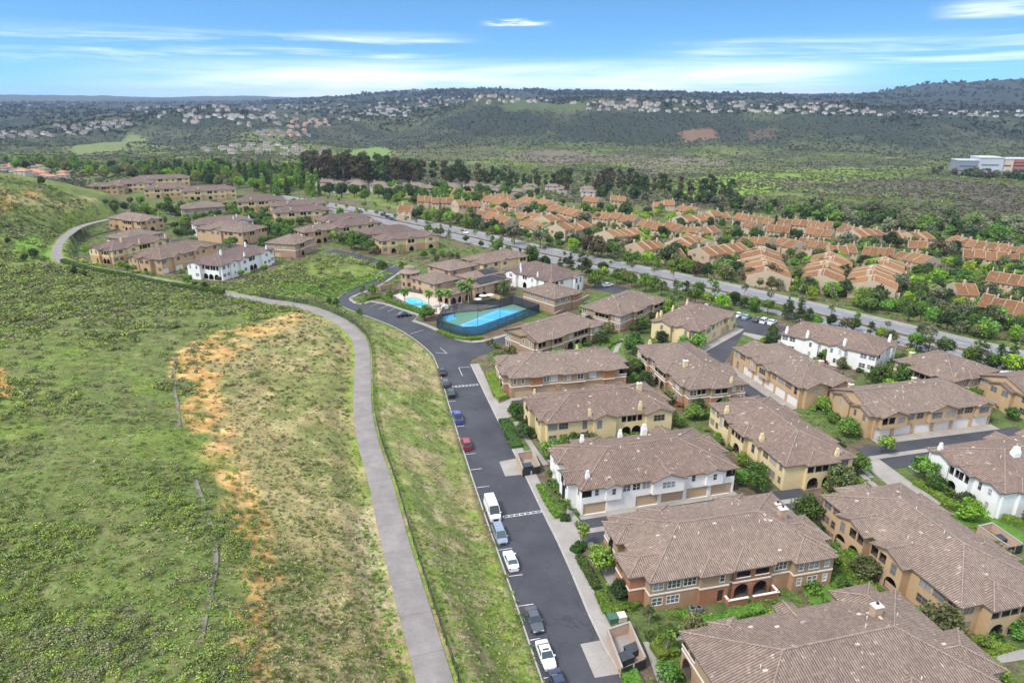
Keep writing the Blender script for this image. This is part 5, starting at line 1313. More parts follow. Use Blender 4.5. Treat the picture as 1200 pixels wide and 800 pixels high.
A_ = 'beside the terracotta townhouse with arched patios'
for px, py, h, kind, lm, where in [
    (645, 540, 5.2, 'broad', L_FRESH, 'between the white townhouse and the cream one with balconies'), (671, 535, 5.6, 'broad', L_MID, 'between the white townhouse and the cream one with balconies'), (690, 531, 4.8, 'broad', L_OLIVE, 'between the white townhouse and the cream one with balconies'), (655, 548, 3.6, 'broad', L_MID, 'between the white townhouse and the cream one with balconies'),
    (742, 417, 7.2, 'broad', L_MID, 'on the lawn with the curved walk'), (736, 440, 4.5, 'broad', L_OLIVE, 'behind the rust panel townhouse'), (818, 410, 5.6, 'broad', L_FRESH, 'at the garage corner of the cream townhouse by the parked cars'), (775, 402, 3.2, 'broad', L_MID, 'in front of the cream gabled entry'),
    (784, 373, 6.6, 'broad', L_FRESH, 'behind the cream townhouse by the parked cars'), (886, 577, 4.8, 'broad', L_MID, 'below the long arched cream wall'), (944, 612, 5.4, 'broad', L_MID, 'between the cream balcony wall and the tan roof'), (981, 574, 5.8, 'broad', L_OLIVE, 'at the end wall of the long cream townhouse'),
    (812, 493, 4.6, 'broad', L_FRESH, 'in the garden between two cream townhouses'), (965, 482, 4.2, 'broad', L_FRESH, 'at the gable end of the tan garage townhouse'), (993, 512, 5.0, 'broad', L_FRESH, 'beside the stepped tan gables'), (1036, 532, 4.4, 'round', L_FRESH, 'in front of the tan garages'),
    (1081, 566, 5.6, 'round', L_FRESH, 'on the corner of the court by the white arched house'), (1134, 612, 5.0, 'broad', L_LIME, 'in front of the white house at the right edge'), (1098, 752, 6.2, 'broad', L_OLIVE, 'under the end wall of the large tan townhouse'), (1197, 745, 5.0, 'round', L_OLIVE, 'at the right edge below the tan balconies'),
    (663, 611, 4.6, 'sapling', L_FRESH, 'by the stair of the white townhouse'), (680, 643, 5.4, 'sapling', L_FRESH, 'at the mouth of the motor court'), (780, 772, 4.8, 'sapling', L_FRESH, 'beside the bottom roof'), (760, 735, 3.8, 'sapling', L_OLIVE, A_),
    (1027, 456, 6.8, 'broad', L_MID, 'behind the stepped tan gables'), (1063, 453, 6.8, 'broad', L_MID, 'behind the stepped tan gables'), (1041, 462, 4.4, 'broad', L_LIME, 'behind the stepped tan gables'), (1061, 463, 4.0, 'broad', L_LIME, 'behind the stepped tan gables'), (1022, 466, 3.6, 'broad', L_LIME, 'behind the stepped tan gables'), (1080, 463, 3.2, 'broad', L_FRESH, 'behind the stepped tan gables'),
    (966, 424, 4.6, 'broad', L_MID, 'in front of the white parkway townhouse'), (985, 432, 3.4, 'broad', L_OLIVE, 'in front of the white parkway townhouse'), (905, 396, 4.2, 'round', L_MID, 'in the car park island'), (900, 402, 2.6, 'broad', L_FRESH, 'in the car park island'), (894, 403, 2.2, 'broad', L_LIME, 'in the car park island'),
    (576, 418, 6.0, 'sapling', L_OLIVE, 'at the road junction by the court'), (590, 347, 6.2, 'broad', L_OLIVE, 'between the court and the white townhouse'), (697, 338, 7.2, 'broad', L_MID, 'at the end of the white townhouse behind the court'), (622, 312, 8.6, 'broad', L_MID, 'beside the parkway behind the cream townhouse'), (637, 316, 6.4, 'broad', L_DARK, 'beside the parkway behind the cream townhouse'), (668, 324, 10, 'pine', L_DARK, 'between the white townhouse and the parkway'), (682, 322, 10.5, 'pine', L_DARK, 'between the white townhouse and the parkway'), (656, 320, 7, 'pine', L_DARK, 'between the white townhouse and the parkway'),
    (475, 360, 7, 'palm', L_PALM, 'around the swimming pool'), (503, 362, 7, 'palm', L_PALM, 'around the swimming pool'), (516, 364, 7.6, 'palm', L_PALM, 'around the swimming pool'), (526, 363, 7.4, 'palm', L_PALM, 'around the swimming pool'), (541, 357, 8.4, 'palm', L_PALM, 'around the swimming pool'), (549, 358, 8.0, 'palm', L_PALM, 'around the swimming pool'), (471, 327, 7.6, 'palm', L_PALM, 'beside the clubhouse turret'), (446, 342, 6.6, 'palm', L_PALM, 'beside the car park entrance'), (552, 349, 7.5, 'palm', L_PALM, 'around the swimming pool'),
    (425, 349, 5.0, 'sapling', L_FRESH, 'on the road island'), (437, 346, 4.4, 'broad', L_FRESH, 'beside the car park entrance'), (457, 350, 3.4, 'broad', L_FRESH, 'beside the car park entrance'), (498, 376, 5.6, 'broad', L_FRESH, 'at the end of the pool parking bay'), (505, 372, 3.6, 'broad', L_OLIVE, 'at the end of the pool parking bay'), (450, 335, 4.6, 'sapling', L_FRESH, 'beside the car park entrance'),
    (412, 292, 9.5, 'broad', L_MID, 'beside the cream townhouse with corner chimneys'), (424, 293, 8.8, 'broad', L_MID, 'beside the cream townhouse with corner chimneys'), (434, 297, 7, 'broad', L_MID, 'beside the cream townhouse with corner chimneys'), (402, 287, 6, 'broad', L_DARK, 'beside the cream townhouse with corner chimneys'), (394, 359, 3.2, 'broad', L_MID, 'at the bend of the hill path'), (386, 357, 2.6, 'broad', L_MID, 'at the bend of the hill path'), (421, 369, 2.6, 'broad', L_MID, 'at the bend of the hill path'), (448, 316, 4.4, 'broad', L_MID, 'on top of the green bank'), (470, 298, 5, 'sapling', L_LIME, 'in front of the tan townhouse with cream bays'),
    (497, 303, 3.8, 'broad', L_MID, 'behind the clubhouse'), (508, 300, 4.2, 'broad', L_MID, 'behind the clubhouse'), (518, 302, 3.6, 'broad', L_FRESH, 'behind the clubhouse'), (528, 304, 4, 'broad', L_OLIVE, 'behind the clubhouse'), (512, 307, 3, 'broad', L_OLIVE, 'behind the clubhouse'), (536, 303, 3.2, 'broad', L_FRESH, 'behind the clubhouse'),
    (722, 334, 6.4, 'round', L_MID, 'in the row along the near side of the parkway'), (740, 338, 6.4, 'round', L_MID, 'in the row along the near side of the parkway'), (756, 343, 6.8, 'round', L_FRESH, 'in the row along the near side of the parkway'), (775, 348, 6.2, 'round', L_OLIVE, 'in the row along the near side of the parkway'), (790, 352, 8, 'pine', L_GREY, 'in the row along the near side of the parkway'), (803, 352, 7.6, 'pine', L_DARK, 'in the row along the near side of the parkway'), (814, 358, 6.8, 'round', L_MID, 'in the row along the near side of the parkway'), (829, 361, 6, 'round', L_FRESH, 'in the row along the near side of the parkway'), (845, 364, 6, 'round', L_LIME, 'in the row along the near side of the parkway'), (860, 358, 5.4, 'round', L_DARK, 'in the row along the near side of the parkway'), (707, 330, 6.2, 'round', L_FRESH, 'in the row along the near side of the parkway'), (872, 362, 4.6, 'broad', L_DARK, 'in the row along the near side of the parkway'), (884, 366, 4.4, 'broad', L_MID, 'in the row along the near side of the parkway'), (732, 330, 5, 'round', L_OLIVE, 'in the row along the near side of the parkway'), (767, 340, 5.4, 'round', L_MID, 'in the row along the near side of the parkway'),
    (936, 380, 8.4, 'pine', L_DARK, 'behind the white parkway townhouse'), (946, 386, 7.4, 'pine', L_DARK, 'behind the white parkway townhouse'), (925, 374, 6.4, 'pine', L_DARK, 'behind the white parkway townhouse'), (954, 384, 5.0, 'broad', L_FRESH, 'behind the white parkway townhouse'), (973, 383, 4.4, 'broad', L_DARK, 'on the parkway verge'), (1000, 389, 4.8, 'broad', L_MID, 'on the parkway verge'), (1043, 402, 4.6, 'broad', L_OLIVE, 'on the parkway verge'), (1031, 398, 4.0, 'broad', L_LIME, 'on the parkway verge'), (1073, 412, 8.6, 'pine', L_GREY, 'on the parkway verge'), (1087, 415, 9.2, 'pine', L_GREY, 'on the parkway verge'), (1101, 414, 5.6, 'sapling', L_GREY, 'on the parkway verge'), (1066, 420, 3.4, 'broad', L_LIME, 'behind the square brown townhouse'),
    (1146, 434, 9.0, 'pine', L_DARK, 'right of the square brown townhouse'), (1167, 435, 8.2, 'pine', L_DARK, 'right of the square brown townhouse'), (1181, 441, 9.6, 'pine', L_DARK, 'right of the square brown townhouse'), (1184, 444, 7.2, 'round', L_LIME, 'right of the square brown townhouse'), (1157, 430, 5, 'pine', L_GREY, 'right of the square brown townhouse')]:
    ptree(px, py, h, kind, lm, where)

V_ = 'on the verge below the orange roofed condos'
O_ = 'among the orange roofed condos'
for px, py, h, kind, lm, where in [
    (501, 262, 7.4, 'broad', L_MID, V_), (484, 257, 6.4, 'broad', L_MID, V_), (527, 263, 8.4, 'broad', L_FRESH, V_), (520, 259, 6.8, 'broad', L_MID, V_), (546, 268, 7.4, 'broad', L_MID, V_), (556, 268, 6, 'broad', L_MID, V_), (566, 271, 5.4, 'broad', L_GREY, V_), (576, 275, 5.2, 'broad', L_MID, V_), (603, 287, 10, 'round', L_GREY, V_), (600, 268, 8.6, 'round', L_FRESH, V_), (633, 291, 11, 'round', L_GREY, V_), (640, 276, 8, 'round', L_FRESH, V_), (590, 277, 4.6, 'broad', L_DARK, V_),
    (700, 303, 11, 'broad', L_BROWN, V_), (690, 299, 9, 'broad', L_BROWN, V_), (712, 300, 7, 'broad', L_BROWN, V_), (672, 297, 5, 'broad', L_FRESH, V_), (656, 291, 4.6, 'broad', L_MID, V_), (720, 307, 5, 'broad', L_GREY, V_), (735, 311, 6.4, 'broad', L_MID, V_), (745, 309, 6, 'broad', L_MID, V_), (783, 312, 10.5, 'broad', L_DARK, V_), (770, 317, 4.4, 'broad', L_MID, V_), (757, 312, 3.6, 'broad', L_FRESH, V_), (817, 325, 6.4, 'broad', L_BROWN, V_), (829, 326, 6.8, 'broad', L_DARK, V_), (851, 325, 7.6, 'palm', L_PALM, V_), (840, 318, 5, 'broad', L_MID, V_), (880, 333, 7.4, 'broad', L_BROWN, V_), (902, 335, 9, 'broad', L_BROWN, V_), (870, 328, 6, 'broad', L_GREY, V_), (890, 332, 5, 'broad', L_OLIVE, V_), (930, 341, 6.2, 'sapling', L_LIME, V_), (948, 345, 5.6, 'broad', L_MID, V_), (1000, 358, 3, 'broad', L_OLIVE, V_), (975, 350, 3.4, 'broad', L_MID, V_),
    (1077, 358, 6, 'broad', L_DARK, O_), (1083, 341, 5.6, 'broad', L_MID, O_), (1080, 368, 5, 'broad', L_MID, V_), (1098, 336, 8.4, 'broad', L_LIME, O_), (1108, 356, 6.4, 'broad', L_DARK, O_), (1121, 367, 6.4, 'broad', L_MID, V_), (1131, 380, 6.6, 'round', L_GREY, V_), (1181, 387, 5.6, 'broad', L_FRESH, V_), (1098, 306, 11, 'broad', L_BROWN, O_), (1117, 314, 7, 'broad', L_MID, O_), (1130, 318, 6, 'broad', L_DARK, O_), (1138, 333, 6, 'broad', L_FRESH, O_), (1126, 333, 6.8, 'broad', L_FRESH, O_), (1183, 326, 7, 'broad', L_LIME, O_), (1160, 322, 6, 'broad', L_FRESH, O_), (1115, 337, 6.4, 'broad', L_DARK, O_), (1169, 328, 5, 'broad', L_MID, O_), (1086, 322, 6, 'broad', L_DARK, O_), (1112, 302, 8, 'broad', L_GREY, O_), (1120, 306, 6, 'broad', L_DARK, O_),
    (813, 287, 6.6, 'broad', L_DARK, O_), (824, 294, 7, 'broad', L_DARK, O_), (845, 292, 6.4, 'broad', L_DARK, O_), (846, 268, 6.6, 'broad', L_MID, O_), (863, 268, 5.4, 'broad', L_DARK, O_), (838, 274, 5, 'broad', L_DARK, O_), (852, 277, 6, 'broad', L_DARK, O_), (865, 280, 6.4, 'broad', L_DARK, O_), (890, 282, 6.2, 'broad', L_DARK, O_), (908, 285, 5.2, 'broad', L_MID, O_), (930, 279, 6, 'broad', L_DARK, O_), (858, 290, 5, 'broad', L_MID, O_), (882, 308, 7.4, 'sapling', L_GREY, O_), (876, 298, 7.4, 'sapling', L_FRESH, O_), (878, 258, 11, 'cone', L_DARK, O_), (908, 269, 10, 'cone', L_DARK, O_), (842, 257, 10, 'broad', L_DARK, O_), (808, 261, 9, 'broad', L_LIME, O_), (886, 268, 6, 'sapling', L_LIME, O_),
    (1041, 291, 9.6, 'broad', L_DARK, O_), (993, 292, 10, 'willow', L_GREY, O_), (1020, 325, 8.6, 'round', L_FRESH, O_), (962, 319, 6.6, 'round', L_FRESH, O_), (938, 309, 6.4, 'broad', L_MID, O_), (1027, 296, 7.4, 'cone', L_DARK, O_), (1010, 293, 6, 'broad', L_DARK, O_), (940, 288, 6, 'broad', L_DARK, O_), (955, 290, 6, 'broad', L_DARK, O_), (966, 291, 6, 'broad', L_MID, O_), (1044, 298, 5, 'broad', L_MID, O_), (1060, 300, 5, 'broad', L_FRESH, O_), (1012, 338, 4, 'broad', L_GREY, O_), (1016, 345, 4, 'broad', L_OLIVE, O_),
    (655, 249, 8, 'broad', L_LIME, O_), (685, 252, 9, 'round', L_FRESH, O_), (715, 252, 8.6, 'broad', L_FRESH, O_), (733, 256, 12, 'broad', L_DARK, O_), (755, 262, 7.6, 'broad', L_LIME, O_), (746, 259, 7, 'broad', L_LIME, O_), (787, 262, 8, 'broad', L_LIME, O_), (811, 262, 7, 'broad', L_FRESH, O_), (797, 268, 7.6, 'broad', L_DARK, O_), (724, 277, 5.6, 'broad', L_DARK, O_), (672, 255, 6, 'broad', L_MID, O_), (664, 256, 7, 'broad', L_DARK, O_), (700, 262, 7, 'broad', L_MID, O_), (525, 254, 6, 'broad', L_MID, O_), (618, 253, 6.6, 'broad', L_DARK, O_), (684, 268, 10, 'round', L_GREY, O_), (556, 246, 5, 'broad', L_MID, O_), (740, 292, 5, 'broad', L_DARK, O_), (762, 290, 5, 'broad', L_MID, O_), (812, 282, 5, 'broad', L_MID, O_), (800, 300, 5.6, 'broad', L_DARK, O_), (806, 312, 5, 'broad', L_BROWN, O_), (768, 268, 5, 'broad', L_MID, O_), (700, 283, 6, 'sapling', L_FRESH, O_)]:
    ptree(px, py, h, kind, lm, where, far=True)
for px, py, h in ((135, 243, 5), (146, 245, 4.6), (124, 240, 3.6), (40, 303, 4.6), (30, 306, 3.4), (50, 217, 5), (88, 322, 3.2), (100, 325, 2.6), (240, 338, 2.6), (10, 286, 3)): ptree(px, py, h, 'broad', L_DARK, 'on the slope of the left hill')
# young trees in the parkway median and along its far pavement
MED = dense(smooth_line([(p[0], p[1]) for p in offset_line(FARK, -10.4)], 1), 3.0)
for i in range(6, len(MED), 3):
    x, y = MED[i]; px, py = project(x, y, 0)
    if 380 < px < 1230: AUTO.append(tree(x + rt.uniform(-.5, .5), y + rt.uniform(-.5, .5), rt.uniform(3.6, 5.6), 'sapling', rt.choice([L_GREY, L_OLIVE, L_FRESH]), 'in the parkway median', far=y > 260))
VER = dense(smooth_line([(p[0], p[1]) for p in offset_line(FARK, 4.5)], 1), 3.0)
for i in range(3, len(VER), 4):
    x, y = VER[i]; px, py = project(x, y, 0)
    if 380 < px < 1230 and rt.random() < .95: AUTO.append(tree(x, y, rt.uniform(3.6, 6.0), rt.choice(['sapling', 'round', 'sapling']), rt.choice([L_FRESH, L_OLIVE, L_GREY, L_MID]), 'along the far pavement of the parkway', far=y > 260))

NEARV = dense(smooth_line([(p[0], p[1]) for p in offset_line(FARK, -23.6)], 1), 2.0)
for i in range(2, len(NEARV), 3):
    x, y = NEARV[i][0] + rt.uniform(-1.2, 1.2), NEARV[i][1] + rt.uniform(-1.2, 1.2); px, py = project(x, y, 0)
    if not 500 < px < 1220 or inside_house(x, y, 2.2) or rt.random() < .25: continue
    k_ = rt.choice(['round', 'round', 'oak', 'pine']); AUTO.append(tree(x, y, rt.uniform(3.8, 6.8) * (1.2 if k_ == 'pine' else 1), k_, rt.choice([L_MID, L_FRESH, L_OLIVE, L_DARK, L_GREY]), 'on the near verge of the parkway', far=y > 230))
for i in range(4, len(VER), 5):
    x, y = VER[i][0] + rt.uniform(-1, 3), VER[i][1] + rt.uniform(0, 3); px, py = project(x, y, 0)
    if 470 < px < 1220: AUTO.append(tree(x, y, rt.uniform(4.5, 7.5), 'oak', rt.choice([L_MID, L_FRESH, L_OLIVE, L_DARK, L_LIME]), 'on the far verge of the parkway', far=y > 230))
# belts of trees beyond the condos (nothing tells these trees apart)
def belt(poly, n, kind, mats, hs, label, group, **k):
    xs = [p[0] for p in poly]; ys = [p[1] for p in poly]; c = 0; t = 0
    while c < n and t < n * 60:
        t += 1; px, py = rt.uniform(min(xs), max(xs)), rt.uniform(min(ys), max(ys))
        if not in_poly(np.array([px]), np.array([py]), poly)[0]: continue
        p = hit(px, py)
        if p is None or inside_house(p[0], p[1], 2): continue
        if seg_dist(np.array([p[0]]), np.array([p[1]]), CONDO_PTS, False)[0][0] < 0: continue
        tree(p[0], p[1], rt.uniform(*hs), kind, rt.choice(mats), label=label, group=group, far=True, z=p[2], **k); c += 1
CONDO_PTS = [(0, -1000), (1, -1000)]
belt([(355, 206), (480, 214), (560, 217), (560, 222), (420, 224), (355, 216)], 80, 'euca', [L_BROWN, L_BROWN, L_DARK], (19, 30), 'tall dark eucalyptus in the belt left of the orange condos', 'eucalyptus belt left', wid=1.15)
belt([(560, 216), (700, 220), (860, 232), (860, 238), (700, 230), (560, 222)], 62, 'euca', [L_BROWN, L_DARK, L_DARK], (14, 22), 'tall dark eucalyptus in the belt behind the orange condos', 'eucalyptus belt behind', wid=1.15)
belt([(640, 226), (820, 240), (1000, 268), (1230, 296), (1230, 272), (1000, 248), (840, 236)], 150, 'willow', [L_GREY, L_GREY, L_FRESH, L_MID, L_DARK], (6, 11), 'grey green willow in the wooded edge between condos and valley', 'willows at the valley edge')
belt([(385, 234), (480, 242), (500, 246), (640, 236), (640, 226), (420, 224), (370, 226)], 80, 'oak', [L_FRESH, L_MID, L_MID, L_DARK], (6, 11), 'leafy green tree beside the parkway left of the orange condos', 'green trees left of the condos')
belt([(0, 190), (200, 196), (360, 200), (360, 228), (260, 222), (100, 206), (0, 198)], 140, 'oak', [L_FRESH, L_FRESH, L_MID, L_LIME, L_OLIVE, L_DARK], (8, 13), 'green tree in the wood beyond the far row of townhouses', 'trees beyond the far row')
belt([(150, 200), (380, 206), (380, 232), (300, 228), (180, 208)], 80, 'cone', [L_DARK, L_MID, L_FRESH], (10, 18), 'pointed conifer in the wood beyond the far row of townhouses', 'conifers beyond the far row')
belt([(145, 250), (380, 244), (400, 262), (340, 280), (300, 282), (200, 266)], 40, 'oak', [L_MID, L_DARK, L_FRESH], (3.5, 6.5), 'green tree between the mauve roofed townhouses left of the bank', 'trees in the far cluster')
belt([(240, 240), (330, 262), (330, 300), (300, 275), (250, 262)], 12, 'oak', [L_MID, L_DARK, L_FRESH], (4, 6.5), 'green tree between the mauve roofed townhouses left of the bank', 'trees in the far cluster')

belt([(145, 252), (330, 240), (440, 262), (440, 300), (340, 282), (300, 300), (200, 280)], 60, 'round', [L_MID, L_DARK, L_FRESH, L_OLIVE], (3.5, 6.5), 'round green tree between the mauve roofed townhouses left of the bank', 'round trees in the far cluster')
belt([(85, 290), (215, 300), (330, 326), (215, 336), (100, 312)], 16, 'round', [L_MID, L_FRESH, L_LIME], (2.5, 4.5), 'small green tree between the path hedge and the gabled townhouses', 'small trees by the path hedge')
belt([(110, 235), (330, 236), (450, 262), (470, 300), (400, 292), (320, 290), (200, 275), (140, 262)], 75, 'willow', [L_FRESH, L_MID, L_OLIVE], (3.5, 6.0), 'spreading green tree between the mauve roofed townhouses left of the bank', 'spreading trees in the far cluster')
# garden shrubs round the houses
PAVED = [rect((15.3, 95.4), 13.5, -6, 44, -.6, 8.4), rect((3.2, 144.4), 13.5, -6, 36, -.6, 8.6), rect((67.5, 146.9), 15, -10, 0, -4, 31), rect((85.0, 101.8), 14, -8, 36, 17, 30.5), rect((54.5, 187.5), 48.5, -2, 27, -9, .3), pg([(855, 365), (930, 385), (926, 405), (890, 402), (850, 428), (815, 411)]), pg([(1008, 536), (1032, 531), (1060, 560), (1104, 590), (1090, 600), (1040, 570)]), pg([(512, 385), (543, 398), (561, 397), (640, 367), (601, 354), (519, 368)]), pg([(700, 735), (750, 720), (775, 790), (730, 800)])]
def on_road(x, y):
    px, py = project(x, y, 0)
    return in_poly(np.array([x]), np.array([y]), road_poly)[0]
ns = 0
for o, a, L, W, lab in HOUSES[:17]:
    c, s = math.cos(R(a)), math.sin(R(a))
    for sd, S in (('f', L), ('l', W), ('r', W)):
        t = 1.0
        while t < S - 1:
            t += rt.uniform(1.6, 3.6); off = rt.uniform(.1, 1.6)
            if sd == 'f': u, v = t, -off
            elif sd == 'l': u, v = -off, t
            else: u, v = L + off, t
            x, y = o[0] + c * u - s * v, o[1] + s * u + c * v
            if inside_house(x, y, .1) or on_road(x, y) or rt.random() < .3 or any(in_poly(np.array([x]), np.array([y]), q_)[0] for q_ in PAVED): continue
            if lab and 'arched patios' in lab and sd == 'f' and 9 < t < 23: continue
            if (sd == 'f' and lab and 'tan garage doors' in lab) or (sd == 'l' and 'white garage doors' in lab): continue
            tree(x, y, rt.uniform(.7, 1.7), 'shrub', rt.choice([L_MID, L_HEDGE, L_OLIVE, L_DARK, L_RUST] if rt.random() < .3 else [L_MID, L_HEDGE, L_FRESH]), label='low shrub planted along the foot of a townhouse wall', group='shrubs along the house walls', far=True, wid=1.25); ns += 1

for o, a, L, W, lab in HOUSES[:17]:
    c, s = math.cos(R(a)), math.sin(R(a)); t = 2.0; garage = lab and ('tan garage doors' in lab or 'stepped' in lab)
    for sd, S in (('f', L), ('l', W), ('r', W), ('b', L)):
        t = rt.uniform(1, 6)
        while t < S - 1:
            off = rt.uniform(2.0, 3.4); u, v = {'f': (t, -off), 'l': (-off, t), 'r': (L + off, t), 'b': (t, W + off)}[sd]; t += rt.uniform(5, 12)
            if (sd == 'f' and garage) or (sd in 'lr' and lab and 'white garage' in lab) or (sd == 'f' and lab and 'arched patios' in lab): continue
            x, y = o[0] + c * u - s * v, o[1] + s * u + c * v
            if inside_house(x, y, 1.2) or on_road(x, y) or seg_dist(np.array([x]), np.array([y]), RIGHT)[0][0] < 3.4 or not in_poly(np.array([x]), np.array([y]), FLAT)[0]: continue
            if any(in_poly(np.array([x]), np.array([y]), q_)[0] for q_ in PAVED): continue
            tree(x, y, rt.uniform(2.4, 4.6), 'broad', rt.choice([L_MID, L_FRESH, L_FRESH, L_OLIVE, L_DARK]), label='small bushy tree standing close to a townhouse wall', group='small trees along the house walls', wid=1.1)
# clipped hedges
def hedge(pts, w, h, lm, label, px=True):
    P = [hit(*p)[:2] for p in pts] if px else pts
    P = dense(P, .8); g = np.random.default_rng(len(P) * 7 + 3); V = []; T = []
    Q = [(p[0], p[1], hz1(p[0], p[1])) for p in P]
    mb = MB(); A = offset_line(P, w / 2 - .08); B = offset_line(P, -w / 2 + .08)
    for i in range(len(P) - 1):
        z0, z1 = Q[i][2], Q[i + 1][2]
        mb.face([(*A[i], z0 + h - .08), (*B[i], z0 + h - .08), (*B[i + 1], z1 + h - .08), (*A[i + 1], z1 + h - .08)])
        mb.face([(*B[i], z0 - .1), (*B[i + 1], z1 - .1), (*B[i + 1], z1 + h - .08), (*B[i], z0 + h - .08)]); mb.face([(*A[i + 1], z1 - .1), (*A[i], z0 - .1), (*A[i], z0 + h - .08), (*A[i + 1], z1 + h - .08)])
    for i in (0, -1): mb.face([(*A[i], Q[i][2] - .1), (*B[i], Q[i][2] - .1), (*B[i], Q[i][2] + h - .08), (*A[i], Q[i][2] + h - .08)])
    ctr = np.array([(p[0], p[1], p[2]) for p in Q]); n = int(len(P) * 46)
    k = g.integers(0, len(P) - 1, n); f = g.random(n)[:, None]; c = ctr[k] * (1 - f) + ctr[k + 1] * f
    tdir = ctr[k + 1] - ctr[k]; tdir /= np.linalg.norm(tdir, axis=1)[:, None]; nd = np.stack([-tdir[:, 1], tdir[:, 0], 0 * f[:, 0]], 1)
    side = g.random(n); uu = np.where(side < .5, g.uniform(-w / 2, w / 2, n), np.sign(g.random(n) - .5) * w / 2); zz = np.where(side < .5, h, g.uniform(0.05, h, n))
    c = c + nd * uu[:, None]; c[:, 2] += zz + g.normal(size=n) * .05
    a = g.normal(size=(n, 3)); a /= np.linalg.norm(a, axis=1)[:, None]; b = np.cross(a, g.normal(size=(n, 3))); b /= np.linalg.norm(b, axis=1)[:, None]; sz = .16 * (.6 + .8 * g.random(n))[:, None]
    V = np.stack([c - a * sz, c - b * sz, c + a * sz, c + b * sz], 1); T = np.repeat((.75 + .5 * g.random(n))[:, None, None] * np.ones((1, 4, 3)), 1, 0)
    bv = np.array(mb.v); nb = len(mb.f)
    me = np_mesh('hedge', np.concatenate([V.reshape(-1, 3), bv]), np.concatenate([np.arange(n * 4).reshape(-1, 4), np.arange(nb * 4).reshape(-1, 4) + n * 4]), [lm], np.concatenate([T.reshape(-1, 3), np.full((len(bv), 3), .8)]))
    tag(obj('hedge', me), label, 'hedge', 'clipped hedges')
hedge([(678, 655), (690, 678), (699, 695)], 1.3, .8, L_HEDGED, 'dark clipped hedge on the pavement beside the terracotta townhouse entry')
hedge([(703, 700), (714, 722), (738, 712), (746, 716)], 1.7, .8, L_HEDGE, 'light green clipped hedge bending round the corner of the terracotta townhouse')
hedge([(798, 722), (812, 735), (850, 728), (893, 716)], 1.6, .8, L_HEDGE, 'light green clipped hedge below the white capped patio wall')
hedge([(735, 790), (746, 815)], 2.2, 1.0, L_HEDGE, 'clipped hedge below the trash enclosure at the bottom edge')
hedge([(632, 570), (643, 592), (654, 608)], 1.2, .7, L_HEDGE, 'narrow clipped hedge along the pavement beside the white townhouse stair')
hedge([(656, 612), (668, 611)], 1.6, .7, L_HEDGED, 'short dark hedge under the young tree by the white townhouse')
hedge([(672, 649), (684, 643)], 1.8, .9, L_HEDGED, 'short dark hedge under the young tree at the motor court mouth')
hedge([(590, 494), (600, 516), (606, 527)], 2.4, .9, L_HEDGED, 'dark hedge between pavement and cream townhouse walk')
hedge([(574, 440), (584, 465), (590, 470)], 2.6, 1.2, L_FRESH, 'loose light green hedge beside the end wall of the rust panel townhouse')
hedge([(1072, 568), (1092, 580), (1116, 598)], 1.8, .9, L_HEDGE, 'light green hedge along the walk below the white arched house')
hedge([(1172, 612), (1215, 622)], 2.0, 1.0, L_HEDGE, 'light green hedge at the right edge below the white house')
hedge([(978, 655), (1002, 678), (1022, 698)], 1.6, 1.0, L_HEDGE, 'light green hedge along the patio wall of the large tan townhouse')
hedge([(992, 650), (1012, 668)], 2.0, 1.2, L_FRESH, 'short loose hedge between the terracotta and large tan townhouses')
hedge([(1148, 762), (1176, 752)], 3.2, .6, L_HEDGE, 'square hedge bed below the corner balconies of the large tan townhouse')
hedge([(1140, 788), (1172, 783)], 2.6, .7, L_HEDGE, 'round ended hedge by the walk in the bottom right corner')
hedge([(74, 308), (84, 312), (105, 318), (150, 326), (182, 333), (222, 340), (262, 345)], 2.0, 1.6, L_HEDGED, 'long dark hedge between the hill path and the cream townhouses')
hedge([(428, 352), (445, 349), (470, 359), (492, 367)], 1.8, 1.0, L_HEDGE, 'hedge between the pool deck and the parking bay')
hedge([(514, 389), (530, 396), (545, 399), (566, 398)], 1.6, .8, L_HEDGE, 'hedge at the foot of the sport court fence')
hedge([(760, 752), (790, 745)], 2.0, .8, L_HEDGED, 'dark hedge below the young tree beside the bottom roof')
hedge([(766, 770), (790, 764)], 2.6, 1.1, L_HEDGE, 'rounded light hedge beside the left wall of the bottom house')
hedge([(852, 348), (900, 360), (925, 366)], 2.0, 1.2, L_FRESH, 'light hedge between the parked cars and the parkway')
hedge([(690, 318), (760, 336), (850, 356)], 2.2, 1.0, L_MID, 'long green hedge along the near side of the parkway')
hedge([(726, 400), (712, 405), (706, 414)], 2.6, .8, L_HEDGE, 'light hedge bed left of the curved lawn walk')

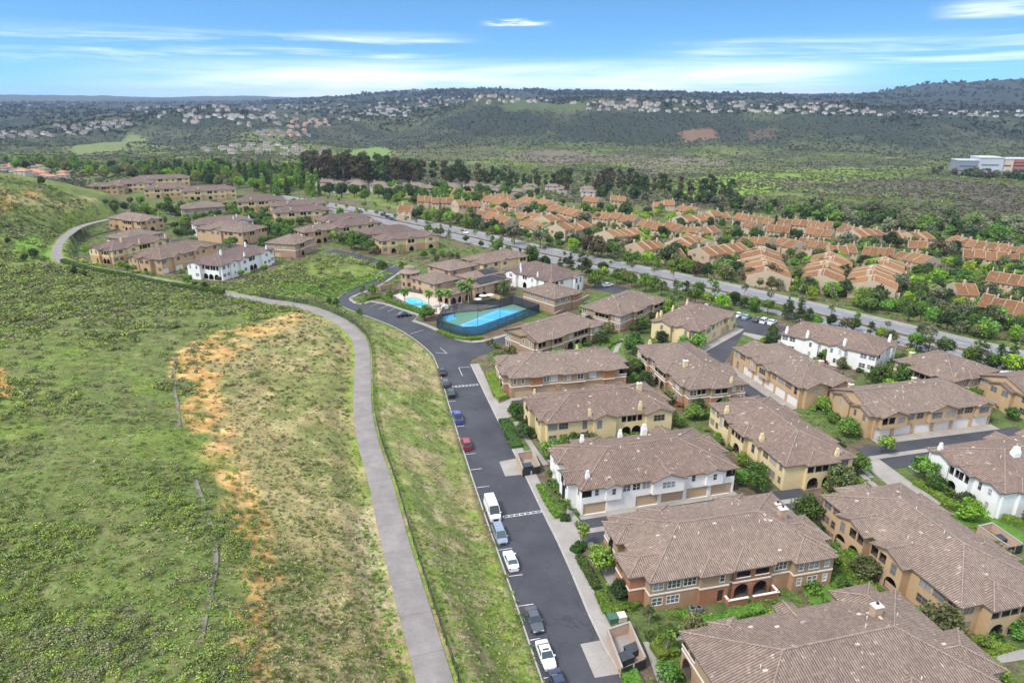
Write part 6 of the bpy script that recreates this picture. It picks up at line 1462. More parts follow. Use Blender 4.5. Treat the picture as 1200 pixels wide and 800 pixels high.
# ---- masses nobody could count: scrub, grass, far woodland
def scatter(name, pts, size, tone, n, leaf, seed, flat=.7, protos=5):
    g = np.random.default_rng(seed); M = len(pts); PV = []; PT = []
    for i in range(protos):
        cl = blob_crown(np.random.default_rng(seed + i), 0, 0, .38, .62, .62, .34, 5, .42, -.1)
        V, T = leaf_quads(cl, n / 5, leaf, seed + 50 + i, shell=.5, tv=.18); k = int(n * .98) // 5 * 5
        PV.append(V[:k]); PT.append(T[:k])
    k = min(len(v) for v in PV); PV = np.stack([v[:k] for v in PV]); PT = np.stack([t[:k] for t in PT])
    w = g.integers(0, protos, M); r = g.random(M) * 6.283; c, s = np.cos(r), np.sin(r)
    v = PV[w].reshape(M, -1, 3).copy(); st = .8 + .4 * g.random(M)
    x = (v[..., 0] * c[:, None] - v[..., 1] * s[:, None]) * (size * st)[:, None]; y = (v[..., 0] * s[:, None] + v[..., 1] * c[:, None]) * (size / st)[:, None]; z = v[..., 2] * (size * flat)[:, None]
    P = np.stack([x + pts[:, :1], y + pts[:, 1:2], z + pts[:, 2:3]], -1).reshape(-1, 3)
    T = (PT[w].reshape(M, -1, 3) * tone[:, None, :]).reshape(-1, 3)
    return tag(obj(name, np_mesh(name, P, np.arange(len(P)).reshape(-1, 4), [L_SCRUB], T)), kind='stuff')

PAL = np.array([(.11, .152, .042), (.135, .175, .055), (.16, .225, .04), (.155, .17, .075), (.088, .125, .036), (.16, .16, .08)]) * 1.35
g = np.random.default_rng(3); N = 44000
az = g.uniform(-.86, .36, N); r = np.exp(g.uniform(math.log(42), math.log(440), N)); x = r * np.sin(az); y = r * np.cos(az)
zslope, zdirt, zbank = [in_poly(x, y, pw(p)) for p in (SLOPE, DIRT, BANK)]
keep = ~in_poly(x, y, FLAT); d_, _ = seg_dist(x, y, PATH); keep &= d_ > 3.0; fd_, _ = seg_dist(x, y, FLAT, True); keep &= fd_ > 1.2
keep &= (x < 5) & (y < 430)
dens = np.where(sstep(.44, .56, fbm(x / 11, y / 11, 91)) > g.random(N), .95, .10)
dens = np.where(zslope, np.where(fbm(x / 6, y / 6, 92) > .47, .8, .34), dens); dens = np.where(zbank, np.where(fbm(x / 7, y / 7, 93) > .5, .5, .2), dens); dens = np.where(zdirt, .42, dens)
keep &= g.random(N) < dens
x, y, r, zs_, zb_ = x[keep], y[keep], r[keep], zslope[keep], zbank[keep]
size = np.where(zs_ | zb_, g.uniform(.28, .66, len(x)) * np.where(g.random(len(x)) < .16, 1.8, 1), g.uniform(.5, 1.35, len(x))) * (.8 + .45 * fbm(x / 9, y / 9, 95)) * np.clip(r / 150, .9, 2.2)
pi = np.where(fbm(x / 20, y / 20, 96) > .5, g.integers(0, 3, len(x)), g.integers(0, 6, len(x)))
tone = PAL[pi] * g.uniform(.75, 1.25, (len(x), 1)); tone[zb_] *= (.95, 1.1, .8); tone[zs_] *= .68
print('scrub', len(x))
nr_ = r < 135
scatter('hill_scrub', np.stack([x, y, hz(x, y) - .05], -1)[nr_], size[nr_] * .9, tone[nr_], 125, .085, 200)
scatter('hill_scrub', np.stack([x, y, hz(x, y) - .05], -1)[~nr_], size[~nr_], tone[~nr_], 50, .15, 205)
N = 26000
az = g.uniform(-.80, -.30, N); r = g.uniform(215, 470, N); x = r * np.sin(az); y = r * np.cos(az); keep = ~in_poly(x, y, FLAT) & (seg_dist(x, y, PATH)[0] > 3.2) & (seg_dist(x, y, FLAT, True)[0] > 1.5) & (y < 440) & (g.random(N) < np.where(fbm(x / 16, y / 16, 191) > .5, .8, .22)); x, y = x[keep], y[keep]
scatter('hill_scrub', np.stack([x, y, hz(x, y) - .05], -1), g.uniform(.6, 1.7, len(x)), PAL[g.integers(0, 6, len(x))] * g.uniform(.6, 1.15, (len(x), 1)), 26, .2, 210)
# grass tufts
N = 30000
az = g.uniform(-.86, .36, N); r = np.exp(g.uniform(math.log(42), math.log(230), N)); x = r * np.sin(az); y = r * np.cos(az)
keep = ~in_poly(x, y, FLAT); d_, _ = seg_dist(x, y, PATH); keep &= d_ > 2.4; keep &= ~(in_poly(x, y, pw(DIRT)) & (g.random(N) < .85)); keep &= x < 5
x, y = x[keep], y[keep]; near_path = seg_dist(x, y, PATH)[0] < 4.5
tone = np.where(near_path[:, None], (.20, .32, .04), np.where(g.random((len(x), 1)) < np.where(in_poly(x, y, pw(SLOPE)) | in_poly(x, y, pw(BANK)), .3, .8)[:, None], (.19, .265, .05), (.36, .31, .15))) * g.uniform(.7, 1.25, (len(x), 1))
scatter('grass', np.stack([x, y, hz(x, y) - .05], -1), g.uniform(.22, .5, len(x)), tone, 20, .26, 300)
# low planting between the far townhouses
N = 9000
az = g.uniform(-.75, -.05, N); r = np.exp(g.uniform(math.log(235), math.log(520), N)); x = r * np.sin(az); y = r * np.cos(az); keep = in_poly(x, y, FLAT) & ~in_poly(x, y, road_poly) & (seg_dist(x, y, FARK)[0] > 23)
for o, a, L, W, _ in HOUSES:
    c, s = math.cos(R(a)), math.sin(R(a)); u, v = (x - o[0]) * c + (y - o[1]) * s, -(x - o[0]) * s + (y - o[1]) * c; keep &= ~((u > 0) & (u < L) & (v > 0) & (v < W))
keep &= (fbm(x / 9, y / 9, 98) > .42); keep &= ~in_poly(x, y, pg([(455, 343), (500, 340), (560, 352), (550, 370), (500, 372)]))
x, y = x[keep], y[keep]
scatter('ground_cover', np.stack([x, y, np.zeros(len(x)) - .05], -1), g.uniform(.5, 1.3, len(x)), np.array([(.14, .22, .04), (.10, .15, .04), (.19, .26, .04), (.2, .19, .08)])[g.integers(0, 4, len(x))] * g.uniform(.75, 1.25, (len(x), 1)), 24, .22, 510)
# the green bank by the clubhouse
bp = pw([(268, 345), (455, 320), (460, 322), (428, 334), (398, 349), (380, 347), (330, 348)]); N = 5000
xs = [p[0] for p in bp]; ys = [p[1] for p in bp]; x = g.uniform(min(xs), max(xs), N); y = g.uniform(min(ys), max(ys), N); keep = in_poly(x, y, bp) & (seg_dist(x, y, PATH)[0] > 3); x, y = x[keep], y[keep]
scatter('bank_planting', np.stack([x, y, hz(x, y) - .05], -1), g.uniform(.5, 1.1, len(x)), np.array([(.17, .26, .05)]) * g.uniform(.7, 1.3, (len(x), 1)), 30, .2, 400)
# planting beds on the estate
N = 14000
az = g.uniform(-.1, .70, N); r = np.exp(g.uniform(math.log(66), math.log(260), N)); x = r * np.sin(az); y = r * np.cos(az)
keep = in_poly(x, y, FLAT) & ~in_poly(x, y, road_poly)
for o, a, L, W, _ in HOUSES:
    c, s = math.cos(R(a)), math.sin(R(a)); u, v = (x - o[0]) * c + (y - o[1]) * s, -(x - o[0]) * s + (y - o[1]) * c; keep &= ~((u > 0) & (u < L) & (v > 0) & (v < W))
keep &= seg_dist(x, y, RIGHT)[0] > 3.0; fk, _ = seg_dist(x, y, FARK); keep &= fk > 22.5
for o, L in (((15.3, 95.4), 44), ((3.2, 144.4), 36)): keep &= ~in_poly(x, y, rect(o, 13.5, -6, L, -1.5, 9))
for p in ([(855, 365), (930, 385), (926, 405), (890, 402), (850, 428), (815, 411)], [(880, 470), (846, 424), (862, 410), (905, 462)], [(900, 550), (1000, 534), (1110, 524), (1130, 545), (1060, 566), (1100, 598), (1084, 600), (1020, 560), (960, 560)], [(675, 752), (711, 745), (732, 792), (697, 797)], [(636, 606), (670, 600), (690, 650), (660, 655)], [(576, 470), (600, 464), (612, 490), (590, 494)], [(578, 541), (632, 530), (640, 556), (592, 562)], [(705, 735), (750, 720), (775, 790), (730, 800)], [(505, 362), (640, 350), (640, 376), (560, 398), (508, 392)], [(455, 343), (500, 340), (560, 352), (550, 370), (500, 372)], [(690, 326), (742, 336), (730, 350), (690, 342)]):
    keep &= ~in_poly(x, y, pg(p))
for p in PAVED: keep &= ~in_poly(x, y, p)
keep &= fbm(x / 4, y / 4, 97) > .45
x, y = x[keep], y[keep]; print('beds', len(x))
bedt = np.array([(.14, .23, .035), (.18, .28, .035), (.10, .16, .035), (.18, .18, .06)])[g.integers(0, 4, len(x))] * g.uniform(.75, 1.25, (len(x), 1))
scatter('ground_cover', np.stack([x, y, np.zeros(len(x)) - .05], -1), g.uniform(.3, .75, len(x)), bedt, 30, .2, 500)
# valley scrub and the woods on the far slopes
def far_scatter(name, N, r0, r1, sz, pal, seed, n, leaf, thr=0.0, flat=.7, lo=-.72):
    g = np.random.default_rng(seed); az = g.uniform(lo, .72, N); r = np.exp(g.uniform(math.log(r0), math.log(r1), N)); x = r * np.sin(az); y = r * np.cos(az)
    keep = fbm(x / (r0 * .12), y / (r0 * .12), seed) > thr
    keep &= ~((y < 640) & (x < 620) & (x > -300) & (y < 545 - .25 * (x - 100)))
    for p in CLEAR: keep &= ~in_poly(x, y, p)
    x, y, r = x[keep], y[keep], r[keep]; pal = np.array(pal)
    f = fbm(x / (r0 * .15), y / (r0 * .1), seed + 5); k = np.clip((sstep(.3, .7, f) * len(pal) + g.normal(size=len(x)) * .8).astype(int), 0, len(pal) - 1)
    scatter(name, np.stack([x, y, hz(x, y) - .2], -1), g.uniform(sz[0], sz[1], len(x)) * (r / r0) ** .3, pal[k] * g.uniform(.75, 1.25, (len(x), 1)), n, leaf, seed, flat)
CLEAR = []
for p in ([(408, 178), (440, 172), (458, 176), (452, 188), (420, 190)], [(84, 172), (150, 158), (170, 163), (140, 176), (90, 182)], [(1110, 198), (1215, 206), (1215, 190), (1110, 190)], [(590, 126), (650, 122), (690, 126), (650, 132), (600, 131)], [(800, 155), (835, 152), (840, 162), (806, 166)]):
    try: CLEAR.append(pw(p))
    except TypeError: pass
far_scatter('valley_scrub', 34000, 560, 1500, (1.2, 3.0), [(.14, .12, .085), (.085, .095, .045), (.065, .082, .034), (.105, .13, .042), (.16, .21, .045)], 610, 18, .30, .25, .6)
far_scatter('hillside_scrub', 26000, 1450, 2700, (2.2, 4.4), [(.09, .092, .064), (.066, .08, .052), (.058, .073, .047), (.09, .112, .052)], 620, 12, .36, .22, .6)
far_scatter('distant_woodland', 12000, 2500, 6500, (6, 12), [(.026, .036, .03), (.034, .044, .034), (.024, .032, .028)], 630, 14, .36, .38, .8)
far_scatter('distant_woodland', 2600, 3500, 5200, (11, 19), [(.024, .034, .03), (.03, .04, .034)], 640, 14, .36, .40, .9, -.28)
far_scatter('distant_woodland', 3600, 1930, 2550, (5, 9), [(.026, .038, .028), (.036, .05, .032)], 650, 14, .36, .45, .85)

# ------------------------------------------------------------------ vehicles
_car = {}
def wheel_mesh(r=.33, w=.22):
    if ('w', r) in _car: return _car['w', r]
    m = MB(); m.tube((0, -w / 2, 0), (0, w / 2, 0), r, r, 14, 0); m.tube((0, -w / 2 - .012, 0), (0, w / 2 + .012, 0), r * .62, r * .62, 10, 1)
    _car['w', r] = m.mesh('wheel', [M_RUBBER, M_RIM]); return _car['w', r]
SHAPE = {   # length, width, hull stations (x, half width, deck height), cabin (windscreen foot, roof front, roof rear, rear foot, roof height, belt)
    'sedan': (4.85, 1.84, [(2.42, .62, .60), (2.25, .82, .70), (1.6, .90, .84), (.95, .92, .93), (-1.55, .92, 1.0), (-2.2, .86, 1.0), (-2.42, .72, .82)], (1.05, .28, -.95, -1.75, 1.44, .95)),
    'suv': (4.7, 1.88, [(2.35, .66, .72), (2.2, .86, .88), (1.5, .93, 1.02), (.9, .94, 1.08), (-2.05, .93, 1.1), (-2.35, .84, 1.0)], (.95, .35, -1.75, -2.25, 1.74, 1.08)),
    'minivan': (5.1, 1.96, [(2.55, .66, .68), (2.4, .88, .82), (1.8, .96, 1.0), (-2.3, .96, 1.08), (-2.55, .88, .95)], (1.75, .7, -2.1, -2.45, 1.76, 1.05)),
    'van': (5.9, 2.05, [(2.95, .8, .9), (2.8, .98, 1.1), (2.2, 1.02, 1.3), (-2.85, 1.02, 1.35), (-2.95, 1.0, 1.3)], (2.25, 1.35, -2.8, -2.92, 2.55, 1.32)),
    'pickup': (5.6, 1.98, [(2.8, .76, .85), (2.65, .92, 1.02), (1.5, .98, 1.14), (-2.7, .98, 1.12), (-2.8, .94, 1.05)], (1.35, .65, -.75, -.95, 1.86, 1.12)),
}
def car(px, py, kind, colour, label, heading, face=None, z=0.035, cat=None, name=None, roof=None, cover=None):
    Lg, Wd, st, (wf, rf, rr, rb, rz, bz) = SHAPE[kind]; body = MB(); gl = MB()
    x, y = G(px, py, z + .5); root = tag(empty(name or {'van': 'cargo_van', 'pickup': 'pickup_truck', 'suv': 'parked_car', 'sedan': 'parked_car', 'minivan': 'minivan'}[kind], (x, y, z), R(heading)), label, cat or {'van': 'van', 'pickup': 'pickup truck', 'minivan': 'minivan'}.get(kind, 'car'), 'cars about the estate')
    k = 0
    rings = []
    for sx, w, h in st: rings.append([(sx, w * .9, .2), (sx, w, .42), (sx, w * 1.0, h * .72), (sx, w * .94, h * .97), (sx, w * .8, h), (sx, 0, h + .03)])
    full = [r + [(p[0], -p[1], p[2]) for p in reversed(r[:-1])] for r in rings]
    for a, b in zip(full[:-1], full[1:]):
        for i in range(len(a) - 1): body.face([a[i], b[i], b[i + 1], a[i + 1]])
    body.face(full[0]); body.face(full[-1][::-1])
    if kind == 'pickup':     # open bed
        body.box(-2.62, -1.0, -.78, .78, 1.1, 1.165, 1); cabw = .86
    ws = .90 * max(s[1] for s in st); wr = ws * (.86 if kind != 'van' else .93)
    z0 = bz - .02; q = .05
    b4 = [(wf, ws, z0), (rb, ws, z0), (rb, -ws, z0), (wf, -ws, z0)]; t4 = [(rf, wr, rz - .06), (rr, wr, rz - .06), (rr, -wr, rz - .06), (rf, -wr, rz - .06)]
    tgt = body if kind == 'van' else gl
    gl.face([b4[0], t4[0], t4[3], b4[3]]);
    for f in ([b4[0], b4[1], t4[1], t4[0]], [b4[1], b4[2], t4[2], t4[1]], [b4[2], b4[3], t4[3], t4[2]]): tgt.face(f)
    if kind == 'van':
        for s in (1, -1): gl.face([(wf - .15, s * (ws + .01), z0 + .1), (rf - .3, s * (ws + .01), z0 + .1), (rf - .3, s * (wr + .02), rz - .45), (rf + .1, s * (wr + .02), rz - .45)])
    # roof skin with rounded shoulders and pillars
    tt = [(rf - .05, wr * .93, rz), (rr + .05, wr * .93, rz), (rr + .05, -wr * .93, rz), (rf - .05, -wr * .93, rz)]
    body.face(tt[::-1])
    for i in range(4): body.face([t4[i], t4[(i + 1) % 4], tt[(i + 1) % 4], tt[i]])
    for i in range(4): body.tube(b4[i], t4[i], .045, .045, 4, 0, False)
    mid = (wf + rb) / 2 - .1
    for s in (1, -1): body.tube((mid, s * (ws + .005), z0), (mid - .1, s * (wr + .005), rz - .05), .05, .05, 4, 0, False)
    m = body.build('body', [colour, M_IRON], root, weld=True, smooth=False)
    gl.build('windows', [M_CARGLASS], root)
    if roof: r = MB(); r.box(rr + .75, rf - .15, -wr * .6, wr * .6, rz + .002, rz + .02); r.build('sunroof', [M_CARGLASS], root)
    r = .33 if kind in ('sedan',) else (.36 if kind != 'pickup' else .4)
    for sx in (Lg * .31, -Lg * .29):
        for s in (1, -1): obj('wheel', wheel_mesh(r), root, (sx, s * (Wd / 2 - .12), r))
    h0 = st[0][2]
    for s in (1, -1):
        a = MB(); a.box(Lg / 2 - .32, Lg / 2 - .03, s * Wd * .3 - .2, s * Wd * .3 + .2, h0 - .06, h0 + .06); a.build('headlight', [M_LAMPW], root)
        a = MB(); a.box(-Lg / 2 + .0, -Lg / 2 + .14, s * Wd * .37 - .13, s * Wd * .37 + .13, st[-1][2] - .12, st[-1][2] + .06); a.build('tail_light', [M_LAMPR], root)
        a = MB(); a.box(wf - .28, wf - .1, s * (ws + .02), s * (ws + .24), bz + .02, bz + .17); a.build('mirror', [colour], root)
    a = MB(); a.box(Lg / 2 - .06, Lg / 2 + .02, -.45, .45, .3, h0 - .12); a.build('grille', [M_IRON], root)
    if cover: a = MB(); a.box(-2.6, -1.02, -.8, .8, 1.168, 1.2); a.build('bed_cover', [cover], root)
    return root
P_WHITE = paint_mat('white_paint', (.78, .79, .80)); P_GREY = paint_mat('charcoal_paint', (.085, .09, .105), .3, .3); P_SILV = paint_mat('blue_silver_paint', (.27, .33, .40), .3, .4); P_BLACK = paint_mat('black_paint', (.018, .019, .024)); P_RED = paint_mat('red_paint', (.27, .02, .03)); P_BLUE = paint_mat('blue_paint', (.06, .075, .30)); P_NAVY = paint_mat('navy_paint', (.02, .03, .085)); P_LBLUE = paint_mat('pale_blue_paint', (.30, .42, .50), .3, .3)
DN, UP = -76, 104
car(639.5, 767, 'sedan', P_WHITE, 'white sedan with dark sunroof facing the camera, parked by the kerb', DN, roof=True)
car(626, 726, 'sedan', P_GREY, 'charcoal grey sedan facing the camera, parked behind the white sedan with sunroof', DN)
car(598.5, 656.5, 'sedan', P_WHITE, 'white sedan seen from behind, parked in front of the silver blue minivan', UP)
car(585.5, 626, 'minivan', P_SILV, 'silver blue minivan facing the camera, parked close behind the white van', DN)
car(577, 598.5, 'van', P_WHITE, 'tall white cargo van parked by the grass bank', DN)
car(546, 520, 'suv', P_RED, 'red sport utility car parked alone below the blue pickup', UP)
car(536, 489, 'pickup', P_BLUE, 'blue pickup truck with black bed parked along the bank', UP)
car(528, 460.5, 'suv', P_BLACK, 'black sport utility car, lowest of the three dark cars by the bend', UP)
car(521.5, 449, 'suv', P_GREY, 'dark grey sport utility car, middle of the three dark cars by the bend', UP)
car(517.5, 435.5, 'sedan', P_BLACK, 'black sedan, topmost of the three dark cars by the bend', UP)
car(655, 803, 'sedan', P_NAVY, 'navy car cut off by the bottom edge of the photo', DN)
car(473.5, 369, 'sedan', P_BLACK, 'black car alone in the pool parking bay', 25)
for px, py, c, kd, lb in ((866, 369, P_WHITE, 'sedan', 'white sedan at the left end of the row by the parkway hedge'), (875, 371.5, P_LBLUE, 'sedan', 'pale blue sedan in the row by the parkway hedge'), (887.5, 374.5, P_GREY, 'sedan', 'dark grey sedan in the row by the parkway hedge'), (896, 376, P_WHITE, 'suv', 'white car left of the last one in the row by the parkway hedge'), (905, 377.5, P_WHITE, 'sedan', 'white car at the right end of the row by the parkway hedge')):
    car(px, py, kd, c, lb, 47)
car(712, 334, 'sedan', P_WHITE, 'white car in the small court behind the brown townhouse near the parkway', 30)
car(829, 359, 'sedan', P_WHITE, 'white car half hidden behind the cream townhouse roof', 40)
car(1184, 443.5, 'van', P_WHITE, 'white van roof showing behind the tan roofs at the right edge', 10)
for px, py, c, lb in ((545, 272.5, P_WHITE, 'white car driving on the far lanes of the parkway'), (422, 248, P_BLACK, 'black car leading alone on the far lanes of the parkway'), (449.5, 252, P_BLACK, 'black car first of three together on the parkway'), (455, 254.5, P_NAVY, 'navy car between two black ones on the parkway'), (460.5, 257.5, P_BLACK, 'black car last of three together on the parkway')):
    car(px, py, 'suv', c, lb, -47)
car(833, 294.5, 'sedan', P_WHITE, 'white car parked in the lane among the orange roofed condos', 40, z=hz1(*hitxy(833, 295)))
for px, py, c, w in ((492, 232.5, P_GREY, 'grey'),): pass

# ------------------------------------------------------------------ bin yards
def yard(pts, label, bins, binlabel, hgt=1.8, m=None):
    P = [G(a, b, hgt) for a, b in pts]; mb = MB(); cap = MB(); t = .2
    ar = sum(P[i][0] * P[(i + 1) % 4][1] - P[(i + 1) % 4][0] * P[i][1] for i in range(4))
    if ar < 0: P = P[::-1]
    fl = MB(); fl.sheet(P, .07); structure('yard_floor', fl, [M_CONC])
    root = tag(empty('bin_enclosure', (*P[0], 0)), label, 'bin enclosure')
    for i in range(4):
        if i == GATE: continue
        a = Vector(P[i]); b = Vector(P[(i + 1) % 4]); d = (b - a).normalized(); n = Vector((-d.y, d.x))
        q = [a, b, b + n * t, a + n * t]; o = Vector(P[0])
        mb.prism([tuple(p - o) for p in q], -.1, hgt + i * .004)
        q = [a - n * .05, b - n * .05, b + n * (t + .05), a + n * (t + .05)]; cap.prism([tuple(p - o) for p in q], hgt + .01 + i * .004, hgt + .1 + i * .004)
    mb.build('wall', [m or M_TAN], root); cap.build('coping', [M_CONC], root)
    a = Vector(P[GATE]) - Vector(P[0]); b = Vector(P[(GATE + 1) % 4]) - Vector(P[0]); mid = (a + b) / 2; d = (b - a).normalized(); n = Vector((d.y, -d.x))
    for s, e in ((a, 1), (b, -1)):
        g = MB(); e2 = s + d * e * (b - a).length * .46; g.prism([tuple(s + n * .02), tuple(e2 + n * .02), tuple(e2 + n * .1), tuple(s + n * .1)], .1, hgt - .15); g.build('gate', [M_IRON], root)
    for k, (u, v, ln) in enumerate(bins):
        c = Vector(P[0]) * (1 - u) * (1 - v) + Vector(P[1]) * u * (1 - v) + Vector(P[2]) * u * v + Vector(P[3]) * (1 - u) * v
        an = math.atan2(P[1][1] - P[0][1], P[1][0] - P[0][0])
        r = tag(empty('dumpster', (c.x, c.y, .03), an + math.pi / 2 * ln), binlabel[k], 'dumpster', 'dumpsters')
        b_ = MB(); b_.box(-1.0, 1.0, -.6, .6, .12, 1.15); b_.box(-1.05, 1.05, -.65, .65, 1.05, 1.12); b_.build('bin', [M_IRON], r)
        for s in (-1, 1): l_ = MB(); l_.face([(-.02 + s * .51 - .49, -.66, 1.16), (-.02 + s * .51 + .49, -.66, 1.16), (-.02 + s * .51 + .49, .66, 1.34), (-.02 + s * .51 - .49, .66, 1.34)]); l_.face([(-.02 + s * .51 - .49, .66, 1.12), (-.02 + s * .51 + .49, .66, 1.12), (-.02 + s * .51 + .49, .66, 1.34), (-.02 + s * .51 - .49, .66, 1.34)]); l_.build('lid', [mat('grey_plastic_lid', (.05, .055, .065), .5)], r)
    return root
GATE = 0
M_YARD = mat('pink_tan_stucco', (0.50, 0.36, 0.27), .85, var=.07)
yard([(728, 782), (757, 770), (738, 728), (711, 737)][::-1], 'open topped tan bin enclosure with black gates beside the terracotta townhouse', [(.38, .3, 0), (.75, .42, 0)], ['black dumpster beside the back wall of the lower bin enclosure', 'black dumpster nearest the camera in the lower bin enclosure'], m=M_YARD)
yard([(612, 549), (633, 545), (624, 527.5), (605, 531)][::-1], 'open topped tan bin enclosure beside the cream townhouse walk', [(.4, .32, 0)], ['black dumpster in the bin enclosure by the cream townhouse'], m=M_YARD)
yard([(1182, 640), (1199, 637), (1163, 612), (1146, 616)], 'long tan bin enclosure behind the large tan townhouse roof', [(.5, .5, 0)], ['dark dumpster in the enclosure behind the large tan roof'], m=M_YARD)
for px, py, c, lb, w in ((718, 727, mat('green_cabinet', (.07, .14, .10), .5), 'green utility cabinet on the bed beside the bin enclosure', 1.3), (728, 725.5, mat('pale_cabinet', (.6, .56, .5), .6), 'pale utility cabinet beside the green one', 1.2)):
    x, y = G(px, py); r = tag(empty('utility_cabinet', (x, y, 0), R(13.5)), lb, 'utility cabinet'); m = MB(); m.box(-w / 2, w / 2, -.6, .6, 0, .8); m.build('cabinet', [c], r); m = MB(); m.box(-w / 2 - .05, w / 2 + .05, -.65, .65, .8, .88); m.build('lid', [c], r)
for px, py, lb in ((811, 717, 'small air conditioner left of the patio wall'), (818.5, 716, 'dark air conditioner against the patio wall')):
    x, y = G(px, py); r = tag(empty('air_conditioner', (x, y, 0), R(13.5)), lb, 'air conditioner'); m = MB(); m.box(-.4, .4, -.4, .4, .05, .8); m.build('casing', [M_GALV], r); m = MB(); m.tube((0, 0, .8), (0, 0, .84), .33, .33, 12); m.build('fan_grille', [M_IRON], r)
for (a, b), lb, mm, hh in ((((445, 341), (458, 338)), 'low tan stucco wall beside the pool car park entrance', M_TAN, 1.8), (((586, 352), (560, 344)), 'tan garden wall between clubhouse and sport court', M_TAN2, 1.6), (((650, 371), (690, 349)), 'brown garden wall behind the court townhouse', M_BROWN, 1.2), (((270, 345), (335, 322)), 'low white kerb wall below the white townhouse with tapered chimneys', M_WHITE, .5)):
    A = Vector(G(*a)); B = Vector(G(*b)); d = (B - A).normalized(); n = Vector((-d.y, d.x)) * .15; m = MB(); m.prism([tuple(A - n), tuple(B - n), tuple(B + n), tuple(A + n)], -.2, hh)
    r = tag(empty('garden_wall', (0, 0, 0)), lb, 'wall'); m.build('wall', [mm], r); m = MB(); n *= 1.4; m.prism([tuple(A - n), tuple(B - n), tuple(B + n), tuple(A + n)], hh + .004, hh + .1); m.build('coping', [M_CONC], r)

# ------------------------------------------------------------------ sport court, pool, fences
M_CGREEN = mat('court_green', (.10, .22, .165), .8, var=.06); M_CBLUE = mat('court_blue', (.06, .32, .62), .8, var=.05)
M_SCREEN = wire_mat('black_windscreen', (.02, .03, .05), .3, .58)
M_WATER = paint_mat('pool_water', (.11, .60, .72), .08); M_DECK = mat('pool_deck', (.55, .46, .385), .85, var=.1, scale=.5, fine=.1)
COURT = [(512, 385), (543, 394.5), (561, 393.5), (632, 367), (601, 356.5), (586, 360.5), (560, 364.5), (535, 366.5), (519, 371)]
mb = MB(); mb.sheet(pg(COURT), .05, 0)
mb.sheet(pg([(530, 385), (584, 361.8), (618, 366), (562, 391)]), .055, 1); mb.sheet(pg([(519, 370.5), (531, 369), (535, 374), (524, 376.5)]), .055, 1)
for a, b in (((541, 381), (584, 364.6)), ((584, 364.6), (604, 367.2)), ((604, 367.2), (563, 384)), ((563, 384), (541, 381)), ((560, 373.6), (583, 375.6))): 
    A, B = G(*a), G(*b); strip(mb, [A, B], -.08, .08, .05, .06, 2)
structure('sport_court', mb, [M_CGREEN, M_CBLUE, M_PAINTW])
def fence_run(name, label, pts, hgt, step, panel, z=None, closed=False, uvp=True, post=M_IRON, pr=.05, zoff=.0, cat='fence', pn='windscreen'):
    P = pts + ([pts[0]] if closed else []); root = tag(empty(name, (0, 0, 0)), label, cat)
    zf = (lambda x, y: hz1(x, y)) if z is None else (lambda x, y: z)
    pan = MB(); rail = MB(); s = 0; D = dense(P, step)
    for i in range(len(D) - 1):
        a, b = D[i], D[i + 1]; za, zb = zf(*a[:2]), zf(*b[:2]); ds = math.dist(a[:2], b[:2])
        pan.face([(a[0], a[1], za + .05), (b[0], b[1], zb + .05), (b[0], b[1], zb + hgt), (a[0], a[1], za + hgt)], 0, [(s, 0), (s + ds, 0), (s + ds, hgt), (s, hgt)]); s += ds
        rail.tube((a[0], a[1], za + hgt), (b[0], b[1], zb + hgt), pr * .7, pr * .7, 5)
    pan.build(pn, [panel], root); rail.build('rail', [post], root)
    pm = MB(); pm.tube((0, 0, -.4), (0, 0, hgt + .05), pr, pr, 6); me = pm.mesh('post', [post])
    for i, d in enumerate(D[:-1] if closed else D):
        if i < 100: obj('post', me, root, (d[0], d[1], zf(*d[:2])))
    return root
fence_run('court_fence', 'tall black windscreen fence round the blue sport court', pg(COURT), 3.2, 4.0, M_SCREEN, 0.0, True)
M_WIRE = wire_mat('chain_link_wire', (.05, .06, .05), .16, .42)
off = offset_line([(p[0], p[1]) for p in pl], -2.5); keepi = [i for i, p in enumerate(pl) if 40 < p[1] < 262 and p[0] > -90]
fence_run('chain_link_fence', 'long dark chain link fence along the outer edge of the hill path', [off[i] for i in keepi], 1.5, 3.0, M_WIRE, post=M_IRON, pn='wire_mesh')
fence_run('pool_fence', 'black metal railing round the swimming pool deck', pg([(459, 347), (474, 341), (500, 345.5)]) , 1.5, 2.5, M_WIRE, 0.0, post=M_IRON, pn='bars')
fence_run('pool_fence', 'black metal railing between the pool deck and the parking bay hedge', pg([(459, 350), (478, 360), (500, 368), (512, 366)]), 1.5, 2.5, M_WIRE, 0.0, post=M_IRON, pn='bars')
m = MB(); m.sheet(pg([(460, 346), (475, 341), (500, 345.5), (545, 356), (585, 358), (560, 364), (535, 366), (516, 368), (500, 367), (478, 360), (461, 351)]), .045); structure('pool_deck', m, [M_DECK])
poolp = smooth_line([(475, 349), (483.5, 347.8), (492.5, 349.6), (496, 353), (505, 356.5), (506, 359), (501, 361), (490, 360.8), (480.5, 358), (474.5, 354.5), (475, 349)], 2)[:-1]
m = MB(); m.sheet(pg(poolp), .06); t_ = tag(m.build('pool_water', [M_WATER]), kind='structure')
m = MB(); PP = pg(poolp); strip(m, PP + [PP[0]], 0, -.35, .0, .075); structure('pool_coping', m, [M_CONC])
